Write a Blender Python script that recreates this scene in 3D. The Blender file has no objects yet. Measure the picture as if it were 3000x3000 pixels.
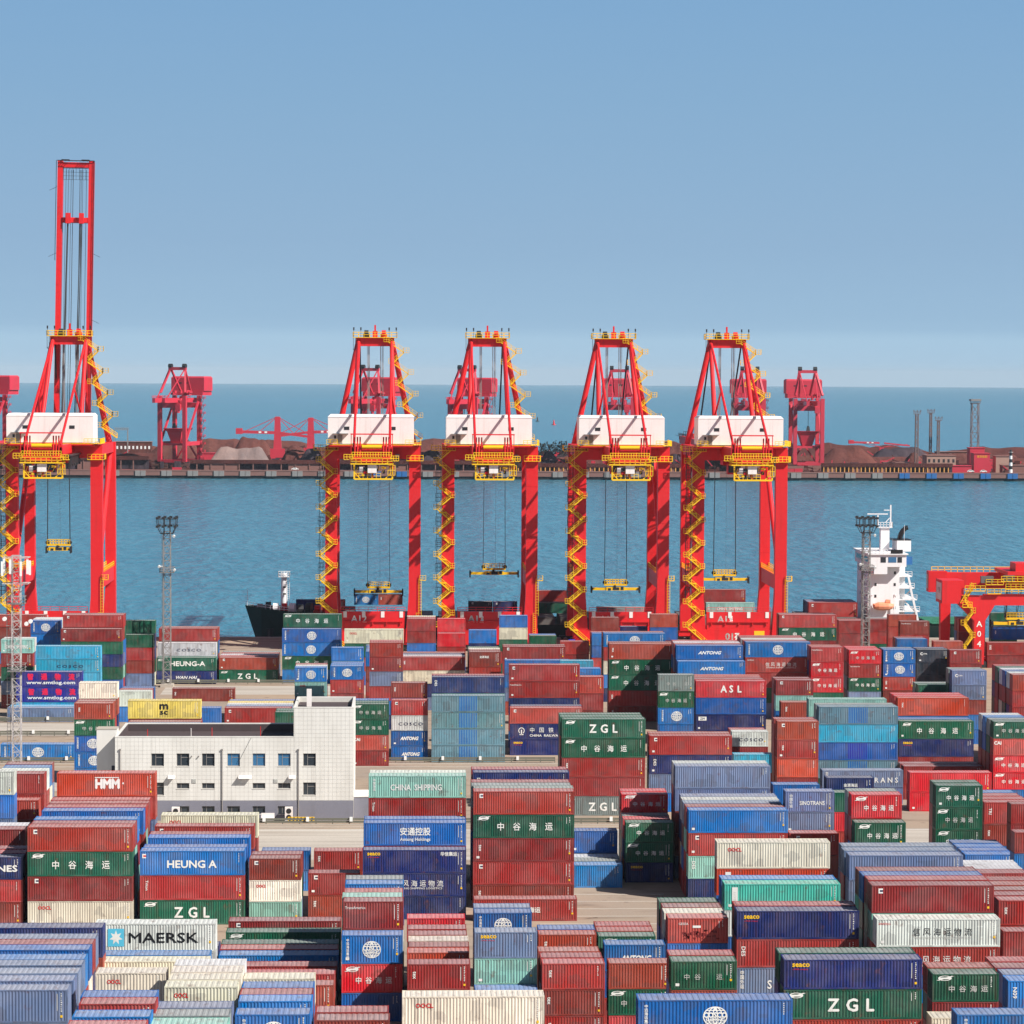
import bpy, math, random
from mathutils import Vector, Matrix
R = math.radians
S = bpy.context.scene
COL = S.collection
random.seed(11)
# ---------------------------------------------------------------- camera
CAM_H, FPX = 64.5, 8089.0
cd = bpy.data.cameras.new('camera'); cam = bpy.data.objects.new('camera', cd); COL.objects.link(cam)
cd.sensor_width = 36; cd.lens = 36 * FPX / 3000; cd.clip_start = 5; cd.clip_end = 90000
yaw, pit, roll = R(2.1), math.atan((1500 - 1094) / FPX), R(0.28)
cam.matrix_world = (Matrix.Translation((0, 0, CAM_H)) @ Matrix.Rotation(-yaw, 4, 'Z') @ Matrix.Rotation(math.pi/2 - pit, 4, 'X') @ Matrix.Rotation(roll, 4, 'Z'))
S.camera = cam
# ---------------------------------------------------------------- light and sky
SUN = Vector((0.64, -0.41, 0.67)).normalized()
sd = bpy.data.lights.new('sun', 'SUN'); sd.energy = 5.0; sd.angle = R(0.5); sd.color = (1, .95, .88)
so = bpy.data.objects.new('sun', sd); COL.objects.link(so); so.rotation_euler = SUN.to_track_quat('Z', 'Y').to_euler(); so.location = (60, -40, 200)
w = bpy.data.worlds.new('World'); S.world = w; w.use_nodes = True
nt = w.node_tree; nd = nt.nodes; lk = nt.links; nd.clear()
sky = nd.new('ShaderNodeTexSky'); sky.sky_type = 'NISHITA'; sky.sun_disc = False
sky.sun_elevation = math.asin(SUN.z); sky.sun_rotation = math.atan2(SUN.x, SUN.y); sky.dust_density = 1.6; sky.altitude = 60
bg = nd.new('ShaderNodeBackground'); bg.inputs['Strength'].default_value = 0.05
out = nd.new('ShaderNodeOutputWorld')
tc = nd.new('ShaderNodeTexCoord'); sep = nd.new('ShaderNodeSeparateXYZ'); lk.new(tc.outputs['Generated'], sep.inputs[0])
# faint cloud streaks shift the look-up height a little
nz = nd.new('ShaderNodeTexNoise'); mp = nd.new('ShaderNodeMapping'); mp.inputs['Scale'].default_value = (5, 5, 160)
lk.new(tc.outputs['Generated'], mp.inputs[0]); lk.new(mp.outputs[0], nz.inputs['Vector']); nz.inputs['Scale'].default_value = 1.0; nz.inputs['Detail'].default_value = 4
ma = nd.new('ShaderNodeMath'); ma.operation = 'MULTIPLY_ADD'; lk.new(nz.outputs[0], ma.inputs[0]); ma.inputs[1].default_value = .006; lk.new(sep.outputs[2], ma.inputs[2])
rp = nd.new('ShaderNodeValToRGB'); lk.new(ma.outputs[0], rp.inputs[0])
SKYC = [(0.0, (.395, .58, .75)), (.010, (.385, .572, .745)), (.0174, (.388, .578, .75)), (.0198, (.325, .505, .69)), (.05, (.288, .455, .65)), (.10, (.245, .425, .638)), (.14, (.215, .40, .635)), (.42, (.095, .225, .47))]
e = rp.color_ramp.elements
while len(e) < len(SKYC): e.new(.5)
for el, (p, c) in zip(e, SKYC): el.position = p
for el, (p, c) in zip(e, SKYC): el.color = (*c, 1)
sc = nd.new('ShaderNodeVectorMath'); sc.operation = 'SCALE'; lk.new(rp.outputs[0], sc.inputs[0]); sc.inputs['Scale'].default_value = 14.3
mr = nd.new('ShaderNodeMapRange'); lk.new(sep.outputs[2], mr.inputs[0]); mr.inputs[1].default_value = .14; mr.inputs[2].default_value = .5
mx = nd.new('ShaderNodeMix'); mx.data_type = 'RGBA'; lk.new(mr.outputs[0], mx.inputs[0]); lk.new(sc.outputs[0], mx.inputs[6]); s2 = nd.new('ShaderNodeVectorMath'); s2.operation = 'SCALE'; s2.inputs['Scale'].default_value = .75; lk.new(sky.outputs[0], s2.inputs[0]); lk.new(s2.outputs[0], mx.inputs[7])
lk.new(mx.outputs[2], bg.inputs['Color']); lk.new(bg.outputs[0], out.inputs[0])
S.view_settings.view_transform = 'Standard'; S.view_settings.look = 'None'; S.view_settings.gamma = 1; S.view_settings.exposure = 0.48
try: S.view_settings.use_curve_mapping = False
except Exception: pass
S.render.engine = 'CYCLES'; S.cycles.max_bounces = 6; S.cycles.diffuse_bounces = 3; S.cycles.glossy_bounces = 3; S.cycles.volume_bounces = 0

# ---------------------------------------------------------------- materials
def lin(r, g, b):
    f = lambda c: (c/255/12.92 if c/255 <= .04045 else ((c/255+.055)/1.055)**2.4)
    return (f(r), f(g), f(b))
def newmat(name, rough=.6, spec=.5, metal=0):
    m = bpy.data.materials.new(name); m.use_nodes = True
    b = m.node_tree.nodes['Principled BSDF']; b.inputs['Roughness'].default_value = rough; b.inputs['Metallic'].default_value = metal
    b.inputs['Specular IOR Level'].default_value = spec
    return m, b, m.node_tree.nodes, m.node_tree.links
def noise(nd, lk, src, scale, detail=3, vec=(1, 1, 1)):
    mp = nd.new('ShaderNodeMapping'); mp.inputs['Scale'].default_value = vec; lk.new(src, mp.inputs[0])
    n = nd.new('ShaderNodeTexNoise'); n.inputs['Scale'].default_value = scale; n.inputs['Detail'].default_value = detail; lk.new(mp.outputs[0], n.inputs['Vector'])
    return n.outputs[0]
def ramp(nd, lk, src, a, b, lo=0., hi=1.):
    r = nd.new('ShaderNodeMapRange'); lk.new(src, r.inputs[0])
    r.inputs[1].default_value = a; r.inputs[2].default_value = b; r.inputs[3].default_value = lo; r.inputs[4].default_value = hi
    return r.outputs[0]
def mixc(nd, lk, f, a, b, mode='MIX'):
    m = nd.new('ShaderNodeMix'); m.data_type = 'RGBA'; m.blend_type = mode
    if hasattr(f, 'links'): lk.new(f, m.inputs[0])
    else: m.inputs[0].default_value = f
    for i, v in ((6, a), (7, b)):
        if hasattr(v, 'links'): lk.new(v, m.inputs[i])
        else: m.inputs[i].default_value = (*v, 1)
    return m.outputs[2]
def paint(name, c, rough=.5, grime=.25, scale=.6, dirt=(.12, .09, .07), streak=0):
    """painted / plain surface with a little wear"""
    m, b, nd, lk = newmat(name, rough)
    t = nd.new('ShaderNodeTexCoord').outputs['Object']
    n1 = noise(nd, lk, t, scale, 5, (1, 1, .45)); n2 = noise(nd, lk, t, scale*9, 3)
    v = mixc(nd, lk, ramp(nd, lk, n2, .3, .75, 0, .18), c, tuple(min(1, x*1.35+.02) for x in c))
    v = mixc(nd, lk, ramp(nd, lk, n1, .52, .85, 0, grime), v, dirt)
    if streak:
        n3 = noise(nd, lk, t, .9, 4, (1, 1, .07)); v = mixc(nd, lk, ramp(nd, lk, n3, .55, .8, 0, streak), v, dirt)
        n4 = noise(nd, lk, t, .07, 3); v = mixc(nd, lk, ramp(nd, lk, n4, .4, .65, 0, .3), v, tuple(min(1, x*.85+.02) for x in c))
    lk.new(v, b.inputs['Base Color'])
    return m
M = {}
M['crane_red'] = paint('crane_red', lin(216, 20, 29), .5, .22, .12, (.2, .025, .02), .4)
M['far_red'] = paint('far_red', lin(190, 40, 62), .6, .35, .12, (.16, .05, .04))
M['yellow'] = paint('safety_yellow', lin(245, 195, 20), .5, .18, .8)
M['spreader_yellow'] = paint('spreader_yellow', lin(240, 190, 10), .5, .3, .8)
M['house_white'] = paint('machine_house_white', lin(238, 230, 226), .5, .15, .25, (.45, .36, .3), .35)
M['ship_white'] = paint('ship_white', lin(235, 236, 238), .5, .1, .25, (.5, .4, .33), .3)
M['dark'] = paint('dark_steel', (.02, .021, .024), .5, .1)
M['cable'] = paint('steel_cable', (.045, .05, .055), .5, .1)
M['glass'] = paint('window_glass', (.03, .04, .05), .12, 0)
M['glassblue'] = paint('blue_window_glass', lin(60, 110, 150), .12, .1)
M['galv'] = paint('galvanised_steel', lin(138, 133, 130), .5, .5, 1.2, (.13, .075, .05))
M['mastwhite'] = paint('mast_white', lin(182, 176, 174), .5, .5, 1.0, (.16, .09, .06))
M['hull'] = paint('hull_paint', lin(14, 38, 34), .45, .3, .1, (.1, .05, .03))
M['deck'] = paint('deck_grey', lin(95, 90, 88), .7, .4, .4)
M['deckgreen'] = paint('deck_green', lin(40, 110, 80), .6, .4, .4)
M['lifeboat'] = paint('lifeboat_orange', lin(235, 150, 112), .5, .2)
M['black'] = paint('black_paint', (.012, .012, .014), .45, .1)
M['white'] = paint('white_paint', lin(235, 235, 232), .5, .1)
M['white2'] = paint('letter_white', lin(232, 232, 226), .55, .55, 1.6, (.3, .25, .22))
M['ltred'] = paint('letter_red', lin(205, 25, 30), .5, .15, 2)
M['ltpink'] = paint('letter_crimson', lin(215, 20, 70), .5, .1, 2)
M['ltyel'] = paint('letter_yellow', lin(240, 190, 30), .5, .1, 2)
M['ltblk'] = paint('letter_black', lin(22, 24, 28), .5, .1, 2)
M['ltcyan'] = paint('letter_light_blue', lin(90, 190, 220), .5, .1, 2)
M['dkred'] = paint('dark_red_patch', lin(118, 30, 32), .6, .3, 2)
M['ltnavy'] = paint('letter_navy', lin(45, 50, 80), .5, .1, 2)
M['ltgrey'] = paint('letter_grey', lin(190, 190, 185), .5, .1, 2)
M['blueband'] = paint('blue_repaint', lin(15, 105, 185), .5, .15, .6)
M['cyanband'] = paint('cyan_repaint', lin(20, 150, 195), .5, .15, .6)
M['violetband'] = paint('violet_repaint', lin(45, 45, 170), .5, .15, .6)
M['roofdark'] = paint('roof_felt', lin(72, 60, 62), .85, .5, .5, (.03, .025, .025))
M['plinth'] = paint('grey_plinth', lin(124, 124, 136), .7, .3, .8, (.12, .11, .11))
M['blue'] = paint('blue_panel', lin(40, 100, 160), .5, .3)
M['truckblue'] = paint('truck_blue', lin(30, 60, 190), .35, .2)
M['beige'] = paint('beige_render', lin(165, 132, 118), .8, .35, .3, (.2, .13, .1))
M['concrete'] = paint('old_concrete', lin(128, 90, 82), .85, .5, .15, (.18, .08, .06))
M['kerb'] = paint('light_concrete', lin(176, 166, 154), .85, .4, .3, (.25, .2, .17))
M['rail_green'] = paint('guard_rail', lin(104, 104, 92), .6, .5, .6, (.16, .12, .09))

def ore(name, c, c2):
    m, b, nd, lk = newmat(name, .95, .1)
    t = nd.new('ShaderNodeTexCoord').outputs['Object']
    n = noise(nd, lk, t, .09, 8, (1, 1, .35)); n2 = noise(nd, lk, t, .6, 4)
    v = mixc(nd, lk, ramp(nd, lk, n, .35, .7), c, c2)
    lk.new(mixc(nd, lk, ramp(nd, lk, n2, .3, .8, 0, .35), v, tuple(x*.5 for x in c)), b.inputs['Base Color'])
    bp = nd.new('ShaderNodeBump'); bp.inputs['Distance'].default_value = 2; lk.new(n, bp.inputs['Height']); lk.new(bp.outputs[0], b.inputs['Normal'])
    return m
M['ore_red'] = ore('red_ore', lin(88, 54, 51), lin(112, 68, 61))
M['ore_grey'] = ore('grey_ore', lin(150, 128, 122), lin(118, 105, 104))
M['ore_dark'] = ore('dark_ore', lin(62, 54, 62), lin(80, 68, 74))
M['ore_ground'] = ore('ore_stained_ground', lin(94, 54, 50), lin(74, 46, 45))
M['pole'] = paint('weathered_pole', lin(118, 96, 92), .7, .4)
M['tree'] = ore('dark_foliage', lin(48, 52, 50), lin(66, 66, 56))

def ground_mat():
    m, b, nd, lk = newmat('yard_concrete', .9, .2)
    t = nd.new('ShaderNodeTexCoord').outputs['Object']
    big = noise(nd, lk, t, .035, 6); mid = noise(nd, lk, t, .35, 5, (.35, 1, 1)); fin = noise(nd, lk, t, 4, 4)
    v = mixc(nd, lk, ramp(nd, lk, big, .3, .7), lin(172, 150, 128), lin(154, 141, 130))
    v = mixc(nd, lk, ramp(nd, lk, mid, .52, .78, 0, .7), v, lin(96, 78, 66))
    v = mixc(nd, lk, ramp(nd, lk, fin, .35, .8, 0, .3), v, lin(120, 104, 92))
    # dark oil marks
    sp = noise(nd, lk, t, .8, 2, (.5, 1, 1)); v = mixc(nd, lk, ramp(nd, lk, sp, .68, .74, 0, .6), v, lin(70, 55, 48))
    lk.new(v, b.inputs['Base Color'])
    return m
M['yard'] = ground_mat()
def road_mat():
    m, b, nd, lk = newmat('road_concrete', .9, .2)
    t = nd.new('ShaderNodeTexCoord').outputs['Object']
    a = noise(nd, lk, t, .25, 5, (.15, 1, 1)); f = noise(nd, lk, t, 3, 4)
    v = mixc(nd, lk, ramp(nd, lk, a, .35, .75), lin(190, 182, 172), lin(165, 155, 145))
    lk.new(mixc(nd, lk, ramp(nd, lk, noise(nd, lk, t, .9, 4, (.03, 1.2, 1)), .5, .75, 0, .45), mixc(nd, lk, ramp(nd, lk, f, .4, .8, 0, .25), v, lin(130, 122, 114)), lin(118, 108, 98)), b.inputs['Base Color'])
    return m
M['road'] = road_mat()
def tile_mat():
    m, b, nd, lk = newmat('white_wall_tile', .55, .4)
    t = nd.new('ShaderNodeTexCoord').outputs['Object']
    n = noise(nd, lk, t, .35, 4, (1, 1, .4)); f = noise(nd, lk, t, 2.2, 3)
    v = mixc(nd, lk, ramp(nd, lk, n, .35, .8), lin(226, 224, 218), lin(206, 203, 196))
    st = noise(nd, lk, t, 1.6, 3, (1, 1, .06))
    lk.new(mixc(nd, lk, ramp(nd, lk, st, .55, .85, 0, .35), v, lin(170, 164, 155)), b.inputs['Base Color'])
    return m
M['tile'] = tile_mat()
M['joint'] = paint('wall_joint', lin(200, 197, 190), .8, .2, 1)
def sea_mat():
    m, b, nd, lk = newmat('sea_water', .2, .5)
    t = nd.new('ShaderNodeTexCoord').outputs['Object']
    big = noise(nd, lk, t, .0016, 4, (1, .5, 1)); mid = noise(nd, lk, t, .012, 4, (.6, 1.6, 1))
    v = mixc(nd, lk, ramp(nd, lk, big, .3, .7), lin(40, 116, 138), lin(48, 108, 130))
    v = mixc(nd, lk, ramp(nd, lk, mid, .4, .75, 0, .4), v, lin(66, 134, 154))
    w1 = noise(nd, lk, t, .2, 5, (1.2, .42, 1)); w2 = noise(nd, lk, t, .7, 4, (1.1, .5, 1))
    v = mixc(nd, lk, ramp(nd, lk, w1, .48, .72, 0, .3), v, lin(92, 152, 168)); v = mixc(nd, lk, ramp(nd, lk, w1, .5, .3, 0, .3), v, lin(26, 88, 110))  # ripple light and shade put into the colour: paler crests, darker troughs
    lk.new(v, b.inputs['Base Color']); b.inputs['IOR'].default_value = 1.33
    ad = nd.new('ShaderNodeMath'); ad.operation = 'MULTIPLY_ADD'; lk.new(w2, ad.inputs[0]); ad.inputs[1].default_value = .3; lk.new(w1, ad.inputs[2])
    bp = nd.new('ShaderNodeBump'); bp.inputs['Strength'].default_value = 1; bp.inputs['Distance'].default_value = 2.4; lk.new(ad.outputs[0], bp.inputs['Height']); lk.new(bp.outputs[0], b.inputs['Normal'])
    return m
M['sea'] = sea_mat()

def container_mat(name, roof=False, attr=False):
    """container paint: the colour comes from the object (or from a mesh attribute), wear from noise in the object's own space"""
    m, b, nd, lk = newmat(name, .62 if roof else .5, .35)
    oi = nd.new('ShaderNodeObjectInfo'); t = nd.new('ShaderNodeTexCoord').outputs['Object']
    if attr:
        a = nd.new('ShaderNodeAttribute'); a.attribute_name = 'tint'; base = a.outputs['Color']; pos = t
    else:
        base = oi.outputs['Color']
        off = nd.new('ShaderNodeVectorMath'); off.operation = 'MULTIPLY_ADD'; lk.new(oi.outputs['Random'], off.inputs[0])
        off.inputs[1].default_value = (97, 31, 53); lk.new(t, off.inputs[2]); pos = off.outputs[0]
    if roof:
        n = noise(nd, lk, pos, .5, 5, (.6, 1, 1)); n2 = noise(nd, lk, pos, 2.2, 4, (.8, .35, 1))
        v = mixc(nd, lk, ramp(nd, lk, n, .3, .75, .32, .56), base, lin(186, 182, 182))
        v = mixc(nd, lk, ramp(nd, lk, n2, .54, .76, 0, .55), v, lin(112, 84, 74))
    else:
        n = noise(nd, lk, pos, .45, 4); st = noise(nd, lk, pos, 2.6, 4, (1, 1, .12)); sp = noise(nd, lk, pos, 1.1, 7)
        v = mixc(nd, lk, ramp(nd, lk, n, .4, .8, 0, .13), base, lin(190, 178, 172))
        vo = nd.new('ShaderNodeTexVoronoi'); vo.distance = 'CHEBYCHEV'; vo.inputs['Scale'].default_value = .8; lk.new(pos, vo.inputs['Vector'])
        vs = nd.new('ShaderNodeSeparateColor'); lk.new(vo.outputs['Color'], vs.inputs[0])
        hv = nd.new('ShaderNodeHueSaturation'); hv.inputs['Value'].default_value = .72; hv.inputs['Saturation'].default_value = .9; lk.new(v, hv.inputs['Color'])
        v = mixc(nd, lk, ramp(nd, lk, vs.outputs[0], .74, .80, 0, .75), v, hv.outputs[0])
        fd = nd.new('ShaderNodeHueSaturation'); fd.inputs['Value'].default_value = 1.3; fd.inputs['Saturation'].default_value = .86; lk.new(v, fd.inputs['Color'])
        v = mixc(nd, lk, ramp(nd, lk, noise(nd, lk, pos, .16, 3), .45, .7, 0, .6), v, fd.outputs[0])
        v = mixc(nd, lk, ramp(nd, lk, st, .52, .8, 0, .5), v, lin(92, 56, 44))
        v = mixc(nd, lk, ramp(nd, lk, sp, .63, .72, 0, .5), v, lin(110, 66, 52))
    lk.new(v, b.inputs['Base Color'])
    return m
M['cwall'] = container_mat('container_wall_paint'); M['croof'] = container_mat('container_roof_paint', True)
M['swall'] = container_mat('far_container_wall_paint', attr=True); M['sroof'] = container_mat('far_container_roof_paint', True, True)

# ---------------------------------------------------------------- mesh helpers
class MB:
    """collects geometry; build() links it as ONE mesh object"""
    def __init__(s): s.v = []; s.f = []; s.m = []
    def poly(s, pts, m=0):
        n = len(s.v); s.v += [tuple(p) for p in pts]; s.f.append(tuple(range(n, n+len(pts)))); s.m.append(m); return s
    def hexa(s, p, m=0):
        n = len(s.v); s.v += [tuple(q) for q in p]
        for q in ((0, 3, 2, 1), (4, 5, 6, 7), (0, 1, 5, 4), (1, 2, 6, 5), (2, 3, 7, 6), (3, 0, 4, 7)):
            s.f.append(tuple(n+i for i in q)); s.m.append(m)
        return s
    def box(s, x0, x1, y0, y1, z0, z1, m=0):
        return s.hexa([(x0, y0, z0), (x1, y0, z0), (x1, y1, z0), (x0, y1, z0), (x0, y0, z1), (x1, y0, z1), (x1, y1, z1), (x0, y1, z1)], m)
    def beam(s, p, q, w, h=None, m=0, w2=None, h2=None, up=None):
        p = Vector(p); q = Vector(q); h = h or w; w2 = w2 or w; h2 = h2 or h
        d = (q-p).normalized(); up = Vector(up or ((0, 0, 1) if abs(d.z) < .95 else (0, 1, 0)))
        a = d.cross(up).normalized(); b = a.cross(d).normalized()
        r = []
        for c, ww, hh in ((p, w, h), (q, w2, h2)):
            for i, j in ((-1, -1), (1, -1), (1, 1), (-1, 1)): r.append(c + a*(i*ww/2) + b*(j*hh/2))
        return s.hexa(r, m)
    def tube(s, p, q, r, n=8, m=0, r2=None):
        p = Vector(p); q = Vector(q); r2 = r if r2 is None else r2
        d = (q-p).normalized(); up = Vector((0, 0, 1) if abs(d.z) < .95 else (0, 1, 0))
        a = d.cross(up).normalized(); b = a.cross(d).normalized(); k = len(s.v)
        for c, rr in ((p, r), (q, r2)):
            for i in range(n):
                t = 2*math.pi*i/n; s.v.append(tuple(c + a*(math.cos(t)*rr) + b*(math.sin(t)*rr)))
        for i in range(n):
            j = (i+1) % n; s.f.append((k+i, k+j, k+n+j, k+n+i)); s.m.append(m)
        s.f.append(tuple(k+i for i in reversed(range(n)))); s.m.append(m)
        s.f.append(tuple(k+n+i for i in range(n))); s.m.append(m)
        return s
    def mesh(s, name, mats):
        me = bpy.data.meshes.new(name); me.from_pydata(s.v, [], s.f)
        for x in (mats if isinstance(mats, (list, tuple)) else [mats]): me.materials.append(M[x] if isinstance(x, str) else x)
        if any(s.m): me.polygons.foreach_set('material_index', s.m)
        me.update(); return me
    def build(s, name, mats, parent=None, loc=None):
        return link(name, s.mesh(name, mats), parent, loc)
def link(name, me, parent=None, loc=None):
    o = bpy.data.objects.new(name, me); COL.objects.link(o)
    if parent is not None: o.parent = parent
    if loc is not None: o.location = loc
    return o
def tag(o, label=None, cat=None, group=None, kind=None):
    for k, v in (('label', label), ('category', cat), ('group', group), ('kind', kind)):
        if v: o[k] = v
    return o
def thing(name, label, cat, loc=(0, 0, 0), rz=0, group=None):
    o = bpy.data.objects.new(name, None); COL.objects.link(o); o.location = loc; o.rotation_euler = (0, 0, rz); o.empty_display_size = .5
    return tag(o, label, cat, group)
def copy_tree(src, parent=None):
    c = src.copy(); COL.objects.link(c)
    if parent is not None: c.parent = parent; c.matrix_parent_inverse = src.matrix_parent_inverse.copy()
    for ch in src.children: copy_tree(ch, c)
    return c
def railing(mb, pts, h=1.1, r=.05, m=0, gap=1.6):
    """posts, top and middle rail along a line of points"""
    for p, q in zip(pts, pts[1:]):
        p = Vector(p); q = Vector(q); n = max(1, round((q-p).length/gap))
        for k in (h, h*.5): mb.beam(p+Vector((0, 0, k)), q+Vector((0, 0, k)), r*2, r*2, m)
        for i in range(n+1):
            a = p.lerp(q, i/n); mb.beam(a, a+Vector((0, 0, h)), r*2, r*2, m)
    return mb
_txt = {}
def text_mesh(body, size=1., bold=0., shear=0., spacing=1., mat='white2', width=None):
    key = (body, size, bold, shear, spacing, mat, width)
    if key in _txt: return _txt[key]
    cu = bpy.data.curves.new('lettering', 'FONT'); cu.body = body; cu.size = size; cu.shear = shear; cu.space_character = spacing
    cu.align_x = 'CENTER'; cu.align_y = 'CENTER'; cu.resolution_u = 2; cu.fill_mode = 'FRONT'
    ob = bpy.data.objects.new('lettering', cu); COL.objects.link(ob)
    dg = bpy.context.evaluated_depsgraph_get(); me = bpy.data.meshes.new_from_object(ob.evaluated_get(dg))
    bpy.data.objects.remove(ob); bpy.data.curves.remove(cu)
    xs = [v.co.x for v in me.vertices]
    if xs:
        k = (width/(max(xs)-min(xs))) if width else 1
        cx = (max(xs)+min(xs))/2; zs = [v.co.y for v in me.vertices]; cz = (max(zs)+min(zs))/2
        for v in me.vertices: v.co = ((v.co.x-cx)*k, 0, v.co.y-cz)
    if bold:
        d = bold*size*.95; vs = [tuple(v.co) for v in me.vertices]; fs = [tuple(q.vertices) for q in me.polygons]; V = []; F_ = []
        for i, (ax, az) in enumerate(((0, 0), (d, 0), (-d, 0), (0, d), (0, -d))):
            n0 = len(V); V += [(a+ax, b-.0012*i, c+az) for a, b, c in vs]; F_ += [tuple(n0+j for j in f) for f in fs]
        bpy.data.meshes.remove(me); me = bpy.data.meshes.new('lettering'); me.from_pydata(V, [], F_)
    me.materials.clear(); me.materials.append(M[mat]); me.name = 'lettering'
    _txt[key] = me; return me
def put_text(parent, body, x, y, z, size=1., rz=0, name='lettering', **k):
    o = link(name, text_mesh(body, size, **k), parent, (x, y, z)); o.rotation_euler = (0, 0, rz); return o
# ================================================================ setting
EARTH = 7.43e6
def make_sea():
    mb = MB(); rs = [0, 300, 700, 1200, 1800, 2500, 3500, 5000, 7000, 9500, 12500, 16000, 20000, 24500, 29000, 34000, 40000]; n = 96
    mb.v.append((0, 700, -3.5))
    for r in rs[1:]:
        for i in range(n):
            a = 2*math.pi*i/n; mb.v.append((r*math.sin(a), 700 + r*math.cos(a), -3.5 - r*r/(2*EARTH)))
    for i in range(n): mb.f.append((0, 1+(i+1) % n, 1+i)); mb.m.append(0)
    for k in range(len(rs)-2):
        a = 1+k*n; b = a+n
        for i in range(n):
            j = (i+1) % n; mb.f.append((a+i, a+j, b+j, b+i)); mb.m.append(0)
    return tag(mb.build('sea', 'sea'), kind='structure')
make_sea()
QY = 671.0
g = MB(); g.poly([(-420, 60, 0), (420, 60, 0), (420, QY, 0), (-420, QY, 0)])
g.poly([(-420, QY, -9), (-420, QY, 0), (420, QY, 0), (420, QY, -9)], 1)
tag(g.build('ground', ['yard', 'concrete']), kind='structure')
q = MB(); q.box(-420, 420, QY-1.2, QY+.15, .004, .22); tag(q.build('quay_edge', 'kerb'), kind='structure')
for nm, y0, y1, x0, x1 in (('road', 363.5, 388.5, -200, 200), ('road', 424, 446, -200, -47), ('road', 489.5, 506.5, -200, -57), ('road', 552, 567, -50, -5)):
    r = MB(); r.poly([(x0, y0, .004), (x1, y0, .004), (x1, y1, .004), (x0, y1, .004)])
    tag(r.build(nm, 'road'), kind='structure')
r = MB()
for y in (365, 387.4):
    r.poly([(-200, y, .008), (200, y, .008), (200, y+.18, .008), (-200, y+.18, .008)])
tag(r.build('road_marking', 'white'), kind='structure')
k = MB()
for y, x0, x1 in ((389.6, -60, 60), (391.6, -60, 60), (449.6, -75, 40), (453.4, -75, 40)): k.box(x0, x1, y, y+.3, .002, .14)
tag(k.build('kerb', 'kerb'), kind='structure')
# lane slots painted/rutted in the paved gap are part of the yard material; low concrete sleepers stand proud of it
sl = MB()
for i in range(9): sl.box(15.2, 31.5, 302+i*4.6, 302.35+i*4.6, .002, .05)
tag(sl.build('paving_joint', 'kerb'), kind='structure')
tag(MB().box(-420, 420, 60, 60.4, -9, -.01).build('ground_edge', 'concrete'), kind='structure')

def guard_fence(y, x0, x1, label, h=.95):
    t = thing('guard_fence', label, 'fence', (x0, y, 0), 0, 'guard fences along the yard roads')
    n = max(2, round((x1-x0)/2.4))
    pm = MB().box(-.06, .06, -.06, .06, 0, h).mesh('post', 'rail_green')
    for i in range(n+1): link('post', pm, t, ((x1-x0)*i/n, 0, 0))
    rm = MB().box(0, x1-x0, -.1, -.07, -.15, .15).mesh('rail', 'rail_green')
    for z in (.42, .8): link('rail', rm, t, (0, 0, z))
    bm = MB().box(-.21, .21, -.2, .1, 0, .62).mesh('marker_block', 'white')
    for i in range(int((x1-x0)/6.2)): link('marker_block', bm, t, (3+6.2*i, -.2, .5))
    return t
guard_fence(392.4, -30, 34, 'long guard fence with white blocks between the light road and white building')
guard_fence(455.0, -72, 24, 'low guard fence with white blocks below the grey blue containers beside the white building')
guard_fence(570.5, -53, -24, 'low guard fence with white blocks at the foot of the far green and navy containers')
guard_fence(508.0, -82, -57, 'low guard fence on the far side of the pale road at the left edge')
guard_fence(488.5, -82, -51, 'low guard fence on the near side of the pale road at the left edge')

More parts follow.
